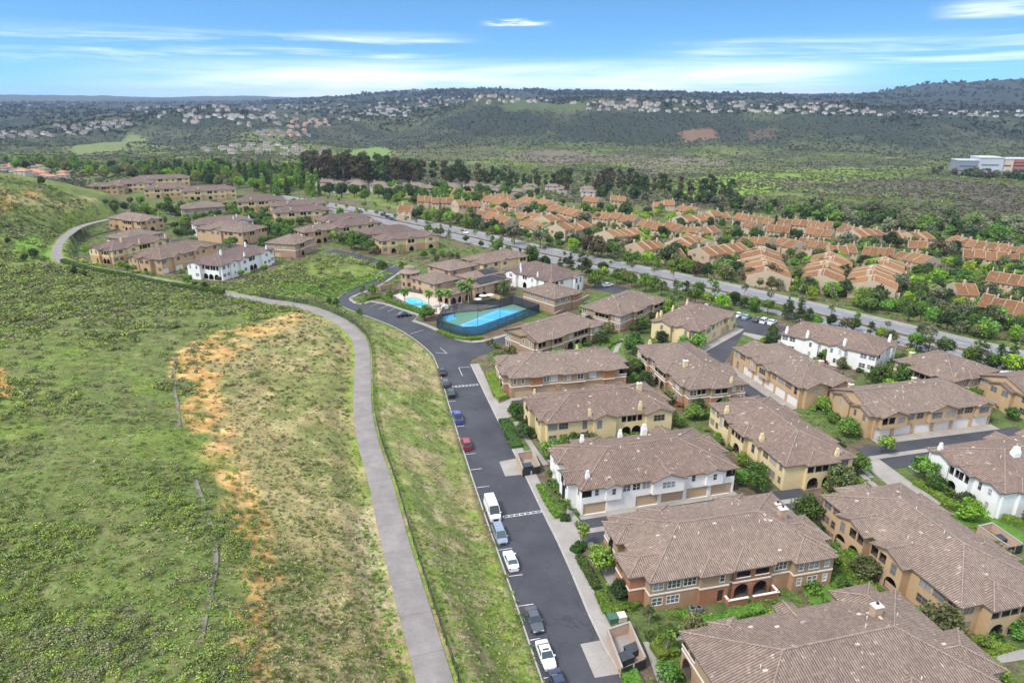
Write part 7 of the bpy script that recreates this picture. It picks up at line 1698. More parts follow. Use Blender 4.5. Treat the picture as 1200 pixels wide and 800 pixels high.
for i, (px, py) in enumerate(((514, 359), (519, 360), (523.5, 363.5), (529.5, 363), (540, 362), (468, 352))):
    x, y = G(px, py); r = tag(empty('sun_lounger', (x, y, .05), R(40 + i * 25)), 'white sun lounger on the pool deck ' + ['left of the palms', 'under the second palm', 'in front of the middle palms', 'right of the middle palms', 'nearest the court hedge', 'at the road end of the pool'][i], 'sun lounger', 'pool loungers')
    m = MB(); m.box(-1, .35, -.35, .35, .3, .38); m.build('seat', [M_TRIM], r); m = MB(); m.face([(.35, -.35, .34), (.35, .35, .34), (1.0, .35, .85), (1.0, -.35, .85)]); m.build('backrest', [M_TRIM], r)
    for sx in (-.9, .3):
        for sy in (-.3, .3): m = MB(); m.tube((sx, sy, 0), (sx, sy, .32), .03, .03, 5); m.build('leg', [M_TRIM], r)
for i, (px, py) in enumerate(((566, 353), (574, 352), (560, 357))):
    x, y = G(px, py); r = tag(empty('patio_umbrella', (x, y, .05)), ['cream patio umbrella on the terrace left of the other two', 'cream patio umbrella on the terrace nearest the clubhouse wing', 'cream patio umbrella on the terrace nearest the court'][i], 'umbrella', 'terrace umbrellas'); m = MB()
    for k in range(8):
        a, b = k * math.pi / 4, (k + 1) * math.pi / 4; m.face([(1.5 * math.cos(a), 1.5 * math.sin(a), 2.1), (1.5 * math.cos(b), 1.5 * math.sin(b), 2.1), (0, 0, 2.6)])
    m.build('canopy', [M_TRIM], r); m = MB(); m.tube((0, 0, 0), (0, 0, 2.6), .03, .03, 6); m.build('pole', [M_GALV], r)
for i, (px, py) in enumerate(((560, 385), (586, 375), (533, 372), (519, 383))):
    x, y = G(px, py); r = tag(empty('court_lamp', (x, y, 0), R(40)), 'slim court lamp post ' + ['at the near corner of the court', 'halfway along the blue court', 'beside the small blue pad', 'at the left end of the court'][i], 'lamp post', 'court lamps'); m = MB(); m.tube((0, 0, 0), (0, 0, 5.6), .08, .06, 6); m.tube((0, 0, 5.5), (1.1, 0, 5.65), .04, .04, 5); m.build('pole', [M_IRON], r); m = MB(); m.box(.8, 1.5, -.2, .2, 5.55, 5.7); m.build('lamp_head', [M_IRON], r)
x, y = G(522, 371); r = tag(empty('basketball_hoop', (x, y, 0), R(-40)), 'basketball hoop with white board beside the small blue pad', 'basketball hoop'); m = MB(); m.tube((0, 0, 0), (0, 0, 3), .07, .07, 6); m.tube((0, 0, 2.9), (.7, 0, 3.1), .05, .05, 5); m.build('pole', [M_IRON], r); m = MB(); m.box(.7, .75, -.9, .9, 2.9, 3.9); m.build('backboard', [M_TRIM], r)
for i, (px, py, w) in enumerate(((345, 243, 'where the parkway leaves the far cluster'), (388, 240, 'at the left end of the parkway'))):
    x, y = G(px, py); r = tag(empty('traffic_signal', (x, y, 0), R(-20)), 'grey traffic signal mast ' + w, 'traffic signal', 'traffic signals'); m = MB(); m.tube((0, 0, 0), (0, 0, 9), .16, .1, 6); m.tube((0, 0, 8.6), (3.5, 0, 9.3), .08, .06, 5); m.tube((0, 0, 6), (9, 0, 6.3), .1, .06, 5); m.build('mast', [M_GALV], r)
    for q in (5, 8.6): m = MB(); m.box(q - .2, q + .2, -.2, .2, 5.5, 6.7); m.build('signal_head', [M_IRON], r)

# ------------------------------------------------------------------ orange roofed condos beyond the parkway
def condo_proto(v):
    root = empty('condo_house', (0, -500, 0)); W, D, ez, p = 8.0, 13.0, 4.2 + .35 * v, .36; rz = ez + p * D / 2
    w = MB(); w.box(-W / 2, W / 2, -D / 2, D / 2, -2.5, ez, 0, False, False)
    for s in (-1, 1): w.face([(s * W / 2, -D / 2, ez), (s * W / 2, D / 2, ez), (s * W / 2, 0, rz)])
    w.box(-W * .3, W * .1, -D / 2 - 1.3, -D / 2, -2.5, 2.6, 0, False)
    w.build('wall', [[M_HOUSEC, M_HOUSEC2, M_HOUSEC][v]], root)
    r = MB(); e = .5; zz = ez - p * e
    for s in (-1, 1):
        f = [(-W / 2, s * (D / 2 + e), zz), (W / 2, s * (D / 2 + e), zz), (W / 2, 0, rz), (-W / 2, 0, rz)]
        L = math.hypot(D / 2 + e, rz - zz); r.face(f, 0, [(0, 0), (W, 0), (W, L), (0, L)]); r.face([(-W / 2, s * (D / 2 + e), zz - .25), (W / 2, s * (D / 2 + e), zz - .25), (W / 2, s * (D / 2 + e), zz), (-W / 2, s * (D / 2 + e), zz)], 1, [(0, 0)] * 4)
    r.tube((-W / 2, 0, rz + .05), (W / 2, 0, rz + .05), .16, .16, 5, 1, False)
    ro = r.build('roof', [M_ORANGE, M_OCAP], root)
    for sx in (-1, 1):
        pr = MB()
        for s in (-1, 1):
            x0, x1 = sorted((sx * W / 2 - sx * .02, sx * W / 2 - sx * .2)); a = [(x0, s * (D / 2 + .1), ez - .6), (x1, s * (D / 2 + .1), ez - .6), (x1, 0, rz - .4), (x0, 0, rz - .4)]; t = [(q[0], q[1], q[2] + .78) for q in a]
            for i in range(4): pr.face([a[i], a[(i + 1) % 4], t[(i + 1) % 4], t[i]])
            pr.face(t)
        pr.build('parapet', [M_HOUSEC], root)
    c = MB(); c.box(-W * .38, -W * .38 + 1.0, .6, 1.6, rz - 1.2, rz + 1.2 + .3 * v); c.build('chimney', [M_HOUSEC], ro)
    fm, _ = window_mesh(1.6, 1.35, 'far', M_UMBER)
    for x, z in ((-W * .25, 3.3), (W * .22, 3.3), (W * .28, 1.0)): obj('window', fm, root, (x, -D / 2 - .02, z), 0)
    for x, z in ((-W * .25, 3.3), (W * .22, 3.3)): obj('window', fm, root, (x, D / 2 + .02, z), math.pi)
    for s in (-1, 1):
        for yy in (-2.6, 2.4): obj('window', fm, root, (s * (W / 2 + .02), yy, 3.1 if yy < 0 else 3.3), s * math.pi / 2)
    g = MB(); g.box(-W * .3 + .2, W * .1 - .2, -D / 2 - 1.36, -D / 2 - 1.3, 0, 2.2); g.build('garage_door', [M_HOUSEC2], root)
    return root
M_HOUSEC = mat('warm_cream_stucco', (.50, .40, .285), .85, var=.05); M_HOUSEC2 = mat('peach_stucco', (.47, .35, .25), .85, var=.05); M_OCAP = mat('orange_ridge', (.50, .30, .19), .8, var=.2)
CONDO = [condo_proto(v) for v in range(3)]; used_proto = set()
rc = random.Random(21); CPOS = []
def condo_row(a, b, n, where, depth=1.0, gap=0.0):
    A = hit(*a); B = hit(*b); dx, dy = B[0] - A[0], B[1] - A[1]; ln = math.hypot(dx, dy); an = math.atan2(dy, dx); wd = ln / n
    nx, ny = math.sin(an), -math.cos(an)
    if ny > 0 and abs(dy) < abs(dx) * 3: an += math.pi; nx, ny = -nx, -ny
    for i in range(n):
        t = (i + .5) / n; st = rc.choice([-1.3, 0, 1.2]) if n > 1 else 0
        x, y = A[0] + dx * t + nx * (st - 5.5 * depth), A[1] + dy * t + ny * (st - 5.5 * depth); z = hz1(x, y); v = rc.randrange(3)
        if inside_house(x, y, 4): continue
        o = CONDO[v] if v not in used_proto else copy_tree(CONDO[v]); used_proto.add(v)
        o.location = (x, y, z + rc.uniform(-.1, .9)); o.rotation_euler = (0, 0, an + (math.pi if rc.random() < .25 else 0)); o.scale = (wd / 8.0 * .99, depth, 1.0)
        CPOS.append((x, y)); tag(o, f'orange roofed condo {where}', 'house', 'orange roofed condos'); AUTO.append(o)
for a, b, n, w, d in [
    ((489, 244), (532, 246), 5, 'in the row nearest the far end of the parkway', .9), ((527, 235), (598, 241), 8, 'in the back row behind the leftmost trees', .9), ((536, 250), (564, 250), 3, 'in the front row left of the tall pale tree', 1), ((607, 242), (645, 250), 4, 'in the back row left of the lime tree', 1), ((566, 258), (592, 259), 3, 'in the front row beside the tall pale tree', 1), ((600, 262), (625, 266), 2, 'in the front row right of the tall pale tree', 1), ((568, 243), (604, 250), 4, 'in the middle row behind the tall pale tree', .9), ((556, 262), (590, 270), 3, 'in the lowest row above the verge', .9), ((612, 272), (632, 278), 2, 'in the lowest row above the verge', .9),
    ((643, 254), (680, 262), 4, 'in the back row below the lime tree', 1), ((695, 262), (742, 267), 5, 'in the back row between lime trees', 1), ((745, 272), (815, 283), 7, 'in the long row with cream party walls', 1.05), ((643, 270), (666, 268), 2, 'in the front row above the verge bend', 1), ((660, 282), (690, 276), 3, 'in the low row left of the dark brownish trees', .9), ((718, 290), (752, 285), 4, 'in the stepped row behind the big dark tree', 1), ((750, 305), (776, 302), 3, 'in the short row beside the big dark tree', 1), ((791, 290), (815, 298), 2, 'in the pair right of the big dark tree', 1), ((784, 312), (802, 312), 2, 'in the low pair right of the big dark tree', .9), ((765, 247), (790, 248), 2, 'in the back cluster behind the lime trees', 1), ((715, 242), (733, 243), 2, 'in the back cluster behind the dark tree', 1), ((682, 243), (700, 244), 2, 'in the back cluster above the pale tree', 1), ((790, 252), (812, 256), 2, 'in the back cluster right of the lime trees', 1),
    ((806, 268), (838, 265), 3, 'in the back row beside the dark round trees', 1), ((834, 261), (856, 262), 2, 'in the back row left of the conifer', 1), ((857, 264), (903, 270), 5, 'in the back row between the two conifers', 1), ((908, 270), (973, 276), 7, 'in the long back row right of the conifer', 1), ((822, 283), (840, 283), 2, 'in the lane among the dark round trees', .9), ((868, 273), (884, 275), 2, 'in the middle behind the dark round trees', 1), ((897, 280), (924, 282), 3, 'in the middle row right of the conifers', 1), ((942, 282), (972, 285), 3, 'in the middle row with the dark hedge below', 1), ((864, 293), (894, 298), 3, 'in the row across the lane', 1), ((896, 294), (925, 300), 3, 'in the row left of the blue grey lane', 1), ((930, 297), (964, 302), 4, 'at the head of the blue grey lane', 1), ((826, 310), (874, 305), 5, 'in the front row above the parkway palm', 1), ((800, 300), (815, 297), 2, 'at the left end of the front row', 1),
    ((917, 341), (905, 309), 5, 'in the stepped block left of the blue grey lane', 1.25), ((971, 306), (1003, 309), 3, 'in the row across the top of the stepped block', 1), ((981, 347), (991, 316), 5, 'in the middle stepped block facing the parkway', 1.12), ((1008, 308), (1044, 312), 4, 'in the row behind the grey yard', 1), ((1042, 357), (1050, 322), 6, 'in the right stepped block facing the parkway', 1.2), ((980, 278), (1004, 282), 3, 'in the back row left of the round dark tree', 1), ((1004, 286), (1032, 284), 3, 'in the row just left of the round dark tree', 1), ((1048, 286), (1062, 287), 2, 'in the back row right of the round dark tree', 1),
    ((1072, 290), (1090, 289), 2, 'beside the dark brownish tree', 1), ((1062, 299), (1085, 301), 2, 'below the dark brownish tree', 1), ((1108, 291), (1128, 296), 2, 'right of the dark brownish tree', 1), ((1128, 297), (1215, 310), 7, 'in the long back row at the right edge', 1.05), ((1126, 310), (1192, 317), 5, 'in the second row at the right edge', 1.05), ((1152, 341), (1215, 350), 5, 'in the third row at the right edge', 1.05), ((1142, 373), (1198, 384), 4, 'in the front row at the right edge', 1.2), ((1117, 357), (1145, 360), 2, 'beside the round turning place', 1), ((1045, 314), (1078, 319), 3, 'in the row behind the right stepped block', 1), ((1196, 385), (1225, 392), 2, 'at the right edge nearest the parkway', 1), ((466, 257), (482, 258), 1, 'alone left of the others beside the parkway', .6)]:
    condo_row(a, b, n, w, d)
for v in range(3):
    if v not in used_proto:
        for c in list(CONDO[v].children_recursive) + [CONDO[v]]: bpy.data.objects.remove(c)
mb = MB()
for p in ([(936, 345), (949, 347), (962, 318), (950, 316)], [(1084, 366), (1100, 368), (1112, 352), (1110, 342), (1096, 340), (1088, 350)], [(820, 291), (842, 290), (844, 296), (828, 301)]):
    P = [hit(*q)[:2] for q in p]; mb.sheet(P, lambda x, y: hz1(x, y) + .35)
structure('condo_lane', mb, [M_ASPH])

cp = np.array(CPOS)
def clear_of_condos(x, y, d): return ((cp[:, 0] - x) ** 2 + (cp[:, 1] - y) ** 2).min() > d * d
cpoly = [(470, 256), (500, 262), (600, 282), (700, 303), (800, 323), (930, 348), (1050, 376), (1210, 414), (1215, 296), (1060, 278), (900, 258), (800, 246), (640, 236), (520, 228), (480, 236)]
nt = 0
while nt < 430:
    px, py = rc.uniform(470, 1215), rc.uniform(228, 412)
    if not in_poly(np.array([px]), np.array([py]), cpoly)[0]: continue
    p = hit(px, py)
    if not clear_of_condos(p[0], p[1], 7.6) or seg_dist(np.array([p[0]]), np.array([p[1]]), FARK)[0][0] < 5: continue
    k = rc.choice(['round', 'broad', 'oak', 'sapling', 'willow']); tree(p[0], p[1], rc.uniform(4.2, 7.8), k, rc.choice([L_MID, L_DARK, L_DARK, L_FRESH, L_OLIVE, L_LIME, L_GREY]), label={'round': 'round green tree in a yard among the orange roofed condos', 'sapling': 'thin young tree in a yard among the orange roofed condos', 'willow': 'spreading green tree in a yard among the orange roofed condos', 'broad': 'bushy green tree in a yard among the orange roofed condos', 'oak': 'bushy green tree in a yard among the orange roofed condos'}[k], group={'oak': 'broad'}.get(k, k) + ' trees among the condos', far=True, z=p[2]); nt += 1
g = np.random.default_rng(8); N = 16000; wp = [hit(*q)[:2] for q in cpoly]; x = g.uniform(-75, 330, N); y = g.uniform(160, 520, N); keep = in_poly(x, y, wp)
dd = np.sqrt(((x[:, None] - cp[None, :, 0]) ** 2 + (y[:, None] - cp[None, :, 1]) ** 2).min(1)); fk_ = seg_dist(x, y, FARK)[0]; keep &= (dd > 7.0) & (fk_ > 3.2) & ((fk_ < 9) | (fbm(x / 9, y / 9, 99) > .48)); x, y = x[keep], y[keep]
scatter('ground_cover', np.stack([x, y, hz(x, y) - .05], -1), g.uniform(.5, 1.35, len(x)), np.array([(.13, .19, .045), (.09, .13, .04), (.17, .22, .05), (.2, .19, .09), (.16, .12, .08)])[g.integers(0, 5, len(x))] * g.uniform(.75, 1.25, (len(x), 1)), 24, .22, 520)
# ------------------------------------------------------------------ villas, grey houses and the far hills' houses
def gable_house(name, L, W, ez, wm, rm, hip=True):
    m = MB(); m.box(-L / 2, L / 2, -W / 2, W / 2, -4, ez, 0, False, False); rz = ez + W * .22; e = .6; h = W / 2 if hip else -0.0
    c = [(-L / 2 - e, -W / 2 - e, ez), (L / 2 + e, -W / 2 - e, ez), (L / 2 + e, W / 2 + e, ez), (-L / 2 - e, W / 2 + e, ez)]; A, B = (-L / 2 + h * .8 - e, 0, rz), (L / 2 - h * .8 + e, 0, rz)
    for f in ([c[0], c[1], B, A], [c[2], c[3], A, B], [c[1], c[2], B], [c[3], c[0], A]): m.face(f, 1, [(p[0], p[1]) for p in f])
    m.face(c[::-1], 1, [(0, 0)] * 4)
    for x in (-L * .25, L * .25):
        for z in (1.2, 3.8):
            if z < ez: m.face([(x - .8, -W / 2 - .03, z), (x + .8, -W / 2 - .03, z), (x + .8, -W / 2 - .03, z + 1.3), (x - .8, -W / 2 - .03, z + 1.3)], 2)
    m.box(-L * .3, -L * .3 + .9, -.5, .5, rz - 1.5, rz + 1, 0)
    return m.mesh(name, [wm, rm, M_PANE])
M_HW2 = mat('white_house_wall', (.66, .62, .57), .9, var=.05, scale=.05); M_HORANGE = mat('terracotta_house_roof', (.42, .21, .12), .9, var=.1, scale=.05)
HM = [gable_house('house', 15, 11, 5.6, M_HOUSEW, M_HOUSER), gable_house('house', 17, 12, 5.6, M_HW2, M_HOUSEG), gable_house('house', 14, 11, 5.2, M_HOUSEW, M_HORANGE), gable_house('house', 16, 10, 5.6, M_HW2, M_HOUSER, False)]
def houses(poly, n, kinds, label, group, sc=(1, 1.25), ang=None):
    xs = [p[0] for p in poly]; ys = [p[1] for p in poly]; c = 0; t = 0; done = []
    while c < n and t < n * 80:
        t += 1; px, py = rc.uniform(min(xs), max(xs)), rc.uniform(min(ys), max(ys))
        if not in_poly(np.array([px]), np.array([py]), poly)[0]: continue
        p = hit(px, py)
        if p is None or any((p[0] - q[0]) ** 2 + (p[1] - q[1]) ** 2 < 16 ** 2 for q in done): continue
        done.append(p); s = rc.uniform(*sc); o = obj('house', HM[rc.choice(kinds)], None, p, (ang if ang is not None else 0) + rc.uniform(-.5, .5), s); tag(o, label, 'house', group); c += 1
houses([(0, 196), (30, 194), (84, 206), (84, 214), (50, 210), (0, 204)], 22, [2, 0], 'cream villa just beyond the left hill', 'villas beyond the left hill', (.5, .62))
houses([(505, 226), (560, 229), (640, 232), (640, 224), (560, 220), (505, 222)], 14, [0], 'brown roofed house among the eucalyptus behind the condos', 'houses behind the condos', (.7, .9))
houses([(375, 226), (500, 229), (500, 222), (375, 218)], 14, [0], 'brown roofed house under the eucalyptus left of the condos', 'houses under the eucalyptus', (.8, 1.0))
houses([(640, 226), (690, 231), (690, 225), (640, 221)], 4, [0], 'brown roofed house at the edge of the valley behind the condos', 'houses at the valley edge', (.7, .95))
FARH = [([(418, 136), (440, 126), (482, 130), (478, 138)], 34, [1, 3], 'white house in the dense estate on the far left slope', 'white estate on the far slope'), ([(690, 128), (860, 129), (1010, 131), (1010, 135), (860, 133), (690, 131)], 38, [0, 1, 3], 'pale house in the line along the mesa rim', 'houses along the mesa rim'), ([(1010, 130), (1200, 131), (1200, 138), (1010, 136)], 34, [0, 1, 3], 'pale house on the mesa rim below the wooded hill', 'houses on the rim right'), ([(0, 118.6), (90, 122), (90, 126), (0, 124)], 14, [0, 3], 'pale house on the far ridge at the left edge', 'houses on the far left ridge'),
        ([(66, 148), (150, 141), (155, 148), (80, 161)], 34, [0, 3], 'pale house in the estate on the far left valley side', 'estate on the left valley side'), ([(210, 135), (320, 136), (320, 140), (210, 140)], 18, [3, 1], 'white house in the row above the brushy left knoll', 'row above the left knoll'), ([(332, 143), (380, 138), (388, 149), (340, 151)], 22, [2], 'terracotta roofed house in the far red estate', 'far red estate'), ([(300, 154), (362, 152), (364, 160), (306, 162)], 20, [2, 0], 'pale house below the far red estate', 'estate below the red one'), ([(238, 172), (300, 168), (384, 172), (380, 184), (300, 182), (240, 180)], 36, [0, 3], 'pale house in the valley estate behind the trees', 'valley estate behind the trees', (.6, .8)),
        ([(0, 155), (60, 156), (60, 162), (0, 162)], 14, [3, 0], 'pale house low in the left valley', 'houses low in the left valley')]
for a in FARH: houses(*(a if len(a) > 5 else a + ((.6, .85),)))
# the farther housing reads as one mass
mb_v = []; gfar = np.random.default_rng(77)
def far_mass(polys):
    V = []; Q = []; MI = []
    for poly, n in polys:
        xs = [p[0] for p in poly]; ys = [p[1] for p in poly]; c = 0; t = 0
        while c < n and t < n * 20:
            t += 1; px, py = rc.uniform(min(xs), max(xs)), rc.uniform(min(ys), max(ys))
            if not in_poly(np.array([px]), np.array([py]), poly)[0]: continue
            p = hit(px, py)
            if p is None: continue
            c += 1; s = rc.uniform(4, 6.5); w = s * rc.uniform(.6, .9); a = rc.uniform(0, 3.1); co, si = math.cos(a), math.sin(a); h = 5; i0 = len(V)
            cs = [(x * co - y * si + p[0], x * si + y * co + p[1]) for x, y in ((-s, -w), (s, -w), (s, w), (-s, w))]
            V += [(x, y, p[2] - 4) for x, y in cs] + [(x, y, p[2] + h) for x, y in cs] + [(p[0] - co * s * .6, p[1] - si * s * .6, p[2] + h + 3), (p[0] + co * s * .6, p[1] + si * s * .6, p[2] + h + 3)]
            for k in range(4): Q.append((i0 + k, i0 + (k + 1) % 4, i0 + 4 + (k + 1) % 4, i0 + 4 + k)); MI.append(0)
            Q += [(i0 + 4, i0 + 5, i0 + 9, i0 + 8), (i0 + 6, i0 + 7, i0 + 8, i0 + 9), (i0 + 5, i0 + 6, i0 + 9, i0 + 9), (i0 + 7, i0 + 4, i0 + 8, i0 + 8)]; MI += [1] * 4
    V = np.array(V); fq = [q for q in Q]
    me = bpy.data.meshes.new('distant_housing'); me.from_pydata([tuple(v) for v in V], [], [tuple(dict.fromkeys(q)) for q in fq])
    for m in (M_HOUSEW, M_HOUSER): me.materials.append(m)
    me.polygons.foreach_set('material_index', MI); me.update()
    tag(obj('distant_housing', me), kind='stuff')
far_mass([([(400, 126), (480, 116), (560, 112), (700, 118), (800, 118), (900, 122), (1020, 126), (1020, 130), (800, 126), (600, 122), (480, 128)], 110), ([(150, 126), (400, 120), (400, 130), (150, 134)], 70), ([(700, 118), (980, 122), (1000, 129), (700, 127)], 60), ([(180, 136), (420, 130), (420, 142), (300, 150), (200, 142)], 40)])

# hospital-like white block at the valley's right edge
hp = hit(1160, 204); HX, HY, HZ = hp
root = tag(empty('office_building', (HX, HY, HZ - 1), R(-8)), 'white and grey modern office block with orange end in the valley, right edge', 'office building'); root.scale = (.85, .85, .8)
mw = mat('white_panel', (.47, .48, .50), .6, var=.04, scale=.03); mg = mat('grey_panel', (.24, .26, .30), .6, var=.04, scale=.03); ms = mat('sand_panel', (.58, .47, .36), .7, var=.04, scale=.03); mo = mat('orange_panel', (.55, .13, .08), .7, var=.06, scale=.03)
for nm, x0, x1, y0, y1, h, m_ in (('wing', -50, -18, 0, 24, 22, mg), ('wing', -20, 14, -4, 30, 27, mw), ('wing', 14, 30, -1, 28, 25, ms), ('wing', 30, 62, 2, 30, 25, mo)):
    b = MB(); b.box(x0, x1, y0, y1, -6, h, 0); w = b.build(nm, [m_], root); b = MB(); b.box(x0 - .6, x1 + .6, y0 - .6, y1 + .6, h + .02, h + 1.4, 0); b.build('roof', [mw], w)
    n = 4 if m_ is mo else 2
    for k in range(n):
        zz = 4 + k * (h - 5) / n; b = MB(); b.box(x0 + 3, x1 - 3 if m_ is not mw else x1 - 6, y0 - .25, y0 - .02, zz, zz + 2.2); b.build('window', [M_PANE], w)
belt([(1090, 205), (1210, 214), (1210, 206), (1090, 199)], 40, 'willow', [L_DARK, L_BROWN, L_OLIVE], (6, 10), 'dark tree in front of the white office block in the valley', 'trees before the office block')
b = MB(); b.box(-64, 66, -26, -16, -6, 6); b.box(-30, 10, -16, -6, -6, 8); b.build('podium', [mg], root)

# ------------------------------------------------------------------ labels that tell look-alikes apart
ORD = ['first', 'second', 'third', 'fourth', 'fifth', 'sixth', 'seventh', 'eighth', 'ninth', 'tenth', 'eleventh', 'twelfth', 'thirteenth', 'fourteenth', 'fifteenth', 'sixteenth', 'seventeenth', 'eighteenth', 'nineteenth', 'twentieth']
for o in AUTO:
    o['label'] = o['label'].replace('in the row along the near side of the parkway', 'along the near side of the parkway').replace('between the white townhouse and the cream one with balconies', 'between white and cream balcony townhouses')
by = {}
for o in AUTO: by.setdefault(o['label'], []).append(o)
for lab, os_ in by.items():
    if len(os_) < 2: continue
    os_.sort(key=lambda o: project(*o.location)[0])
    for i, o in enumerate(os_):
        w = ('leftmost' if i == 0 else 'rightmost' if i == len(os_) - 1 else (ORD[i] if i < 20 else None))
        if w is None:
            j = len(os_) - 1 - i; w = ORD[j] + ' from right' if j < 20 else 'middle'
            o['label'] = lab + ', ' + w; continue
        o['label'] = lab + ', ' + w + (' from left' if 0 < i < len(os_) - 1 else '')

for o in bpy.data.objects:
    if 'label' in o and len(o['label'].replace('-', ' ').split()) > 16: print('LONG', o.name, o['label'])
# ------------------------------------------------------------------ haze, sky, sun, camera
SUN_EL, SUN_AZ = R(54), R(-128)       # azimuth measured from the view direction (+Y), clockwise
sd = Vector((math.sin(SUN_AZ) * math.cos(SUN_EL), math.cos(SUN_AZ) * math.cos(SUN_EL), math.sin(SUN_EL)))
HAZE = 6e-5
if HAZE:
    zt = float(max(GZ.max() + 30, CAM_H + 20)); zb = float(GZ.min()) - 1.0
    m = MB(); m.box(-17500, 17500, -3000, 17500, zb, zt)
    k = NT('air'); k.t.nodes.remove(k.b)
    v = k.n('ShaderNodeVolumePrincipled'); v.inputs['Color'].default_value = (.58, .74, 1.0, 1); v.inputs['Density'].default_value = HAZE; v.inputs['Anisotropy'].default_value = .2
    k.l(v.outputs[0], k.out.inputs['Volume']); k.m.volume_intersection_method = 'FAST' if hasattr(k.m, 'volume_intersection_method') else None
    tag(m.build('haze', [k.m]), kind='stuff')

w = bpy.data.worlds.new('World'); SC.world = w; w.use_nodes = True; t = w.node_tree; t.nodes.clear()
def wn(typ, **kw):
    x = t.nodes.new(typ)
    for k_, v_ in kw.items(): setattr(x, k_, v_)
    return x
def wmath(op, a, b=None):
    x = wn('ShaderNodeMath', operation=op)
    for i, q_ in enumerate((a, b)):
        if q_ is None: continue
        if hasattr(q_, 'links'): t.links.new(q_, x.inputs[i])
        else: x.inputs[i].default_value = q_
    return x.outputs[0]
def wrange(v, a, b, c=0.0, d=1.0, smooth=True):
    x = wn('ShaderNodeMapRange'); x.interpolation_type = 'SMOOTHSTEP' if smooth else 'LINEAR'; t.links.new(v, x.inputs[0])
    for i, q_ in enumerate((a, b, c, d)): x.inputs[i + 1].default_value = q_
    return x.outputs[0]
tc = wn('ShaderNodeTexCoord'); nv = wn('ShaderNodeVectorMath', operation='NORMALIZE'); t.links.new(tc.outputs['Generated'], nv.inputs[0])
sep = wn('ShaderNodeSeparateXYZ'); t.links.new(nv.outputs[0], sep.inputs[0]); X, Y, Z = sep.outputs
# the sky near the horizon is as blue as a sky higher up: read the sky texture higher than the view ray
zz = wmath('ADD', wmath('MULTIPLY', wmath('MAXIMUM', Z, 0.0), 2.6), 0.16)
cb = wn('ShaderNodeCombineXYZ'); t.links.new(X, cb.inputs[0]); t.links.new(Y, cb.inputs[1]); t.links.new(zz, cb.inputs[2])
n2_ = wn('ShaderNodeVectorMath', operation='NORMALIZE'); t.links.new(cb.outputs[0], n2_.inputs[0])
sky = wn('ShaderNodeTexSky', sky_type='NISHITA'); sky.sun_disc = False; sky.sun_elevation = SUN_EL; sky.sun_rotation = SUN_AZ; sky.altitude = 200; sky.air_density = 1.0; sky.dust_density = 0.4; sky.ozone_density = 2.0
t.links.new(n2_.outputs[0], sky.inputs['Vector'])
tint = wn('ShaderNodeMix', data_type='RGBA', blend_type='MULTIPLY'); tint.inputs[0].default_value = 1; t.links.new(sky.outputs[0], tint.inputs[6]); tint.inputs[7].default_value = (0.80, 1.25, 1.40, 1)
# cirrus: streaks stretched along the horizon
azi = wmath('ARCTAN2', X, Y); ele = wmath('ARCSINE', Z)
def clouds(su, sv, seed, lo, hi, detail=5, warp=.5):
    c = wn('ShaderNodeCombineXYZ'); t.links.new(wmath('MULTIPLY', wmath('ADD', azi, wmath('MULTIPLY', ele, warp)), su), c.inputs[0]); t.links.new(wmath('MULTIPLY', ele, sv), c.inputs[1]); c.inputs[2].default_value = seed
    n = wn('ShaderNodeTexNoise'); n.inputs['Scale'].default_value = 1; n.inputs['Detail'].default_value = detail; n.inputs['Roughness'].default_value = .62; n.inputs['Distortion'].default_value = .4; t.links.new(c.outputs[0], n.inputs['Vector'])
    return wrange(n.outputs[0], lo, hi)
def band(e0, e1, e2, e3): return wmath('MULTIPLY', wrange(ele, R(e0), R(e1)), wrange(ele, R(e2), R(e3), 1, 0))
def azb(a0, a1, a2, a3): return wmath('MULTIPLY', wrange(azi, R(a0), R(a1)), wrange(azi, R(a2), R(a3), 1, 0))
def add(*a):
    r = a[0]
    for b_ in a[1:]: r = wmath('MAXIMUM', r, b_)
    return r
def mul(*a):
    r = a[0]
    for b_ in a[1:]: r = wmath('MULTIPLY', r, b_)
    return r
low = mul(clouds(3.0, 38, 2.3, .18, .62, 4), band(-.6, 0, 1.5, 3.0), azb(-36, -14, 20, 30), .8)
mid = mul(clouds(4.0, 70, 7.7, .42, .78), band(1.6, 2.6, 3.6, 4.8), azb(-40, -30, -8, -1), .75)
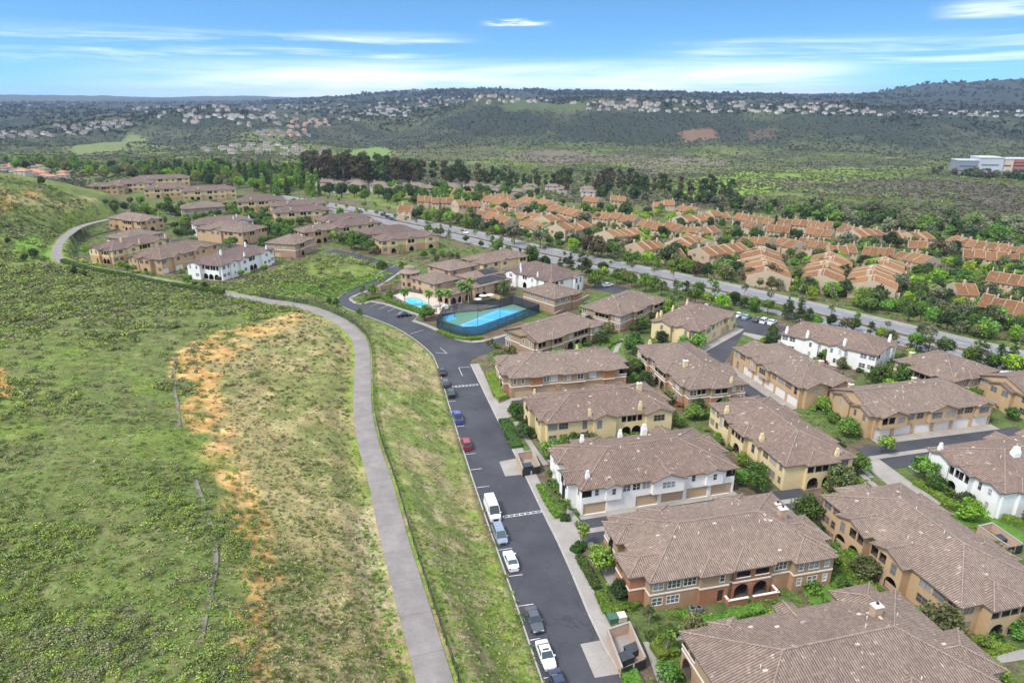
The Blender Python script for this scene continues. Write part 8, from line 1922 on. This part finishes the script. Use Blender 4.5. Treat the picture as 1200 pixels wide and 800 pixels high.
right = mul(clouds(3.0, 60, 4.1, .40, .76, 4), band(.6, 1.6, 3.2, 4.4), azb(8, 16, 40, 50), .6)
top = mul(clouds(9, 120, 11.5, .28, .72), band(4.5, 5.0, 5.3, 6.0), azb(28.5, 32, 38, 44), .85)
puff = mul(clouds(26, 260, 3.3, .42, .72), band(4.8, 5.15, 5.2, 5.6), azb(-2.8, -.6, 1.2, 3.4), .9)
wide = mul(clouds(2.2, 6, 21.0, .25, .6), band(9, 16, 95, 99), .92)  # unseen overhead cloud, added to whiten the light on the scene
cl = add(low, mid, right, top, puff, wide)
mx = wn('ShaderNodeMix', data_type='RGBA'); t.links.new(cl, mx.inputs[0]); t.links.new(tint.outputs[2], mx.inputs[6]); mx.inputs[7].default_value = (8.6, 9.0, 9.6, 1)
bg = wn('ShaderNodeBackground'); bg.inputs[1].default_value = 0.125; t.links.new(mx.outputs[2], bg.inputs[0]); wo = wn('ShaderNodeOutputWorld'); t.links.new(bg.outputs[0], wo.inputs[0])

sun = bpy.data.lights.new('sun', 'SUN'); sun.energy = 2.5; sun.angle = R(12); sun.color = (1.0, .955, .88)
so = link(bpy.data.objects.new('sun', sun)); so.rotation_euler = (-sd).to_track_quat('-Z', 'Y').to_euler(); so.location = (0, 0, 400)

cam = bpy.data.cameras.new('camera'); cam.sensor_width = 36; cam.sensor_fit = 'HORIZONTAL'; cam.lens = 24; cam.clip_start = 1; cam.clip_end = 60000
co = link(bpy.data.objects.new('camera', cam)); co.location = (0, 0, CAM_H); co.rotation_euler = (math.pi / 2 - PITCH, 0, 0); SC.camera = co
SC.view_settings.view_transform = 'Standard'; SC.view_settings.look = 'None'; SC.view_settings.gamma = 1; SC.view_settings.use_curve_mapping = False; SC.view_settings.exposure = 0.56
SC.cycles.max_bounces = 5; SC.cycles.diffuse_bounces = 3; SC.cycles.glossy_bounces = 2; SC.cycles.transparent_max_bounces = 12; SC.cycles.volume_bounces = 0; SC.cycles.use_denoising = True; SC.cycles.caustics_reflective = False; SC.cycles.caustics_refractive = False
SC.cycles.volume_step_rate = 5; SC.cycles.volume_max_steps = 64
